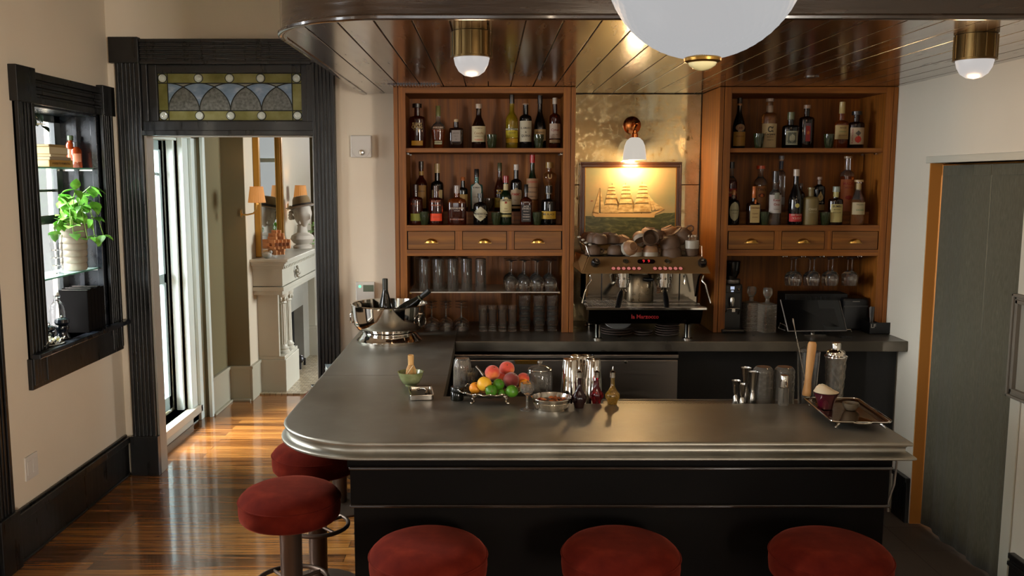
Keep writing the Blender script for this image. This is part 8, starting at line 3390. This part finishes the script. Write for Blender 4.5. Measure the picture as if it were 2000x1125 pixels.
# sill: black books, bottles, pepper mills, plate with napkin
for i in range(5):
    t = thing('black_book', ['first', 'second', 'third', 'fourth', 'fifth'][i] + ' black hardback standing on the niche sill, counting from the glass bottles', 'book', (XL - .055, 4.93 + i * .043, Z0), 0, 'black books on the niche sill')
    hb = .24 + .006 * (i % 2)
    MB().box(-.085, .07, -.016, .016, .003, hb - .003).build('page_block', pbr('page_pink', '8c7870', .8), t)
    mb = MB()
    mb.box(-.088, .073, -.0195, -.0165, 0, hb)
    mb.box(-.088, .073, .0165, .0195, 0, hb)
    mb.box(.0705, .074, -.0195, .0195, 0, hb)
    mb.build('cover', pbr('black_cloth', '0e0b0a', .8, spec=.1), t)
for i, (y_, xo, h, r, lab) in enumerate(((4.62, -.15, .20, .033, 'clear glass bottle with a swing top nearest the window stile'), (4.72, -.17, .215, .034, 'clear glass bottle behind the pepper mills on the niche sill'), (4.80, -.10, .225, .042, 'wide clear glass bottle against the black books'))):
    t = thing('glass_bottle', lab, 'bottle', (XL + xo, y_, Z0 + .0003), 0, 'clear bottles on the niche sill')
    MB().lathe([(0, 0), (r * .95, 0), (r, .004), (r, h * .62), (r * .85, h * .76), (r * .38, h * .86), (r * .36, h * .94), (r * .42, h * .95), (r * .42, h), (r * .30, h), (r * .26, h * .84), (r * .76, h * .74), (r * .92, h * .6), (r * .92, .008), (0, .008)], 28).build('glass_wall', M_GLASS, t)
    MB().sph((0, 0, h + .006), r * .34, 12).build('stopper', pbr('white_stopper', 'c4c0b8', .3), t)
pm = None
for i, (y_, xo, sc_, lab) in enumerate(((4.52, -.075, .9, 'squat dark pepper mill nearest the striped napkin'), (4.62, -.06, .95, 'dark pepper mill in the middle of the three on the niche sill'), (4.71, -.035, 1.25, 'tallest dark pepper mill with a steel nut on the niche sill'))):
    if pm is None:
        pm = thing('pepper_mill', lab, 'pepper mill', (XL + xo, y_, Z0 + .0003), 0, 'pepper mills on the niche sill')
        pm.scale = (sc_,) * 3
        body = MB().lathe([(0, 0), (.030, 0), (.031, .006), (.028, .012), (.022, .026), (.024, .04), (.028, .05), (.026, .058), (0, .058)], 28).build('mill_base', pbr('blue_black_lacquer', '10141a', .15, coat=.6), pm)
        MB().lathe([(.012, .058), (.024, .062), (.031, .073), (.028, .086), (.014, .093), (0, .093)], 28).build('mill_head', pbr('blue_black_lacquer', '10141a', .15), pm)
        MB().sph((0, 0, .097), .006, 10).build('nut', M_CHROME, pm)
    else:
        dup(pm, (XL + xo, y_, Z0 + .0003), lab, scale=(sc_,) * 3, group='pepper mills on the niche sill')
t = thing('striped_napkin', 'folded cream napkin with yellow and black stripes on a plate on the niche sill', 'napkin', (XL - .03, 4.50, Z0 + .016))
vs, fs = [], []
n = 24
for j in range(n + 1):
    for i in range(n + 1):
        u, v = i / n - .5, j / n - .5
        vs.append((u * .13, v * .19, .010 + .008 * math.sin(u * 22 + v * 7) + .006 * math.sin(v * 26)))
for j in range(n):
    for i in range(n):
        a = j * (n + 1) + i
        fs.append((a, a + 1, a + n + 2, a + n + 1))
mb = MB()
mb.add(vs, fs, 0, True)
for q in range(len(mb.m)):
    i = q % n
    mb.m[q] = 1 if i % 6 == 2 else 2 if i % 6 == 4 else 0
o = mb.build('cloth', [pbr('napkin_cream', 'b4ae9c', .8), pbr('napkin_yellow', '9c8c3c', .8), pbr('napkin_black', '1c1c1a', .8)], t)
o.modifiers.new('cloth', 'SOLIDIFY').thickness = .002
t = thing('sill_plate', 'pale plate under the striped napkin on the niche sill', 'plate', (XL - .03, 4.52, Z0 + .0003))
MB().lathe([(0, 0), (.05, 0), (.075, .008), (.088, .012), (.086, .014), (.07, .010), (0, .004)], 40).build('plate_disc', pbr('pale_plate2', 'a8a49a', .3), t)
t = thing('wooden_pestle', 'upright wooden stick beside the near stile of the niche sill', 'pestle', (XL - .12, 4.50, Z0 + .0003))
MB().lathe([(0, 0), (.012, 0), (.013, .005), (.011, .09), (.014, .11), (.012, .118), (0, .12)], 20).build('stick', pbr('dull_wood', '7c6c50', .6), t)
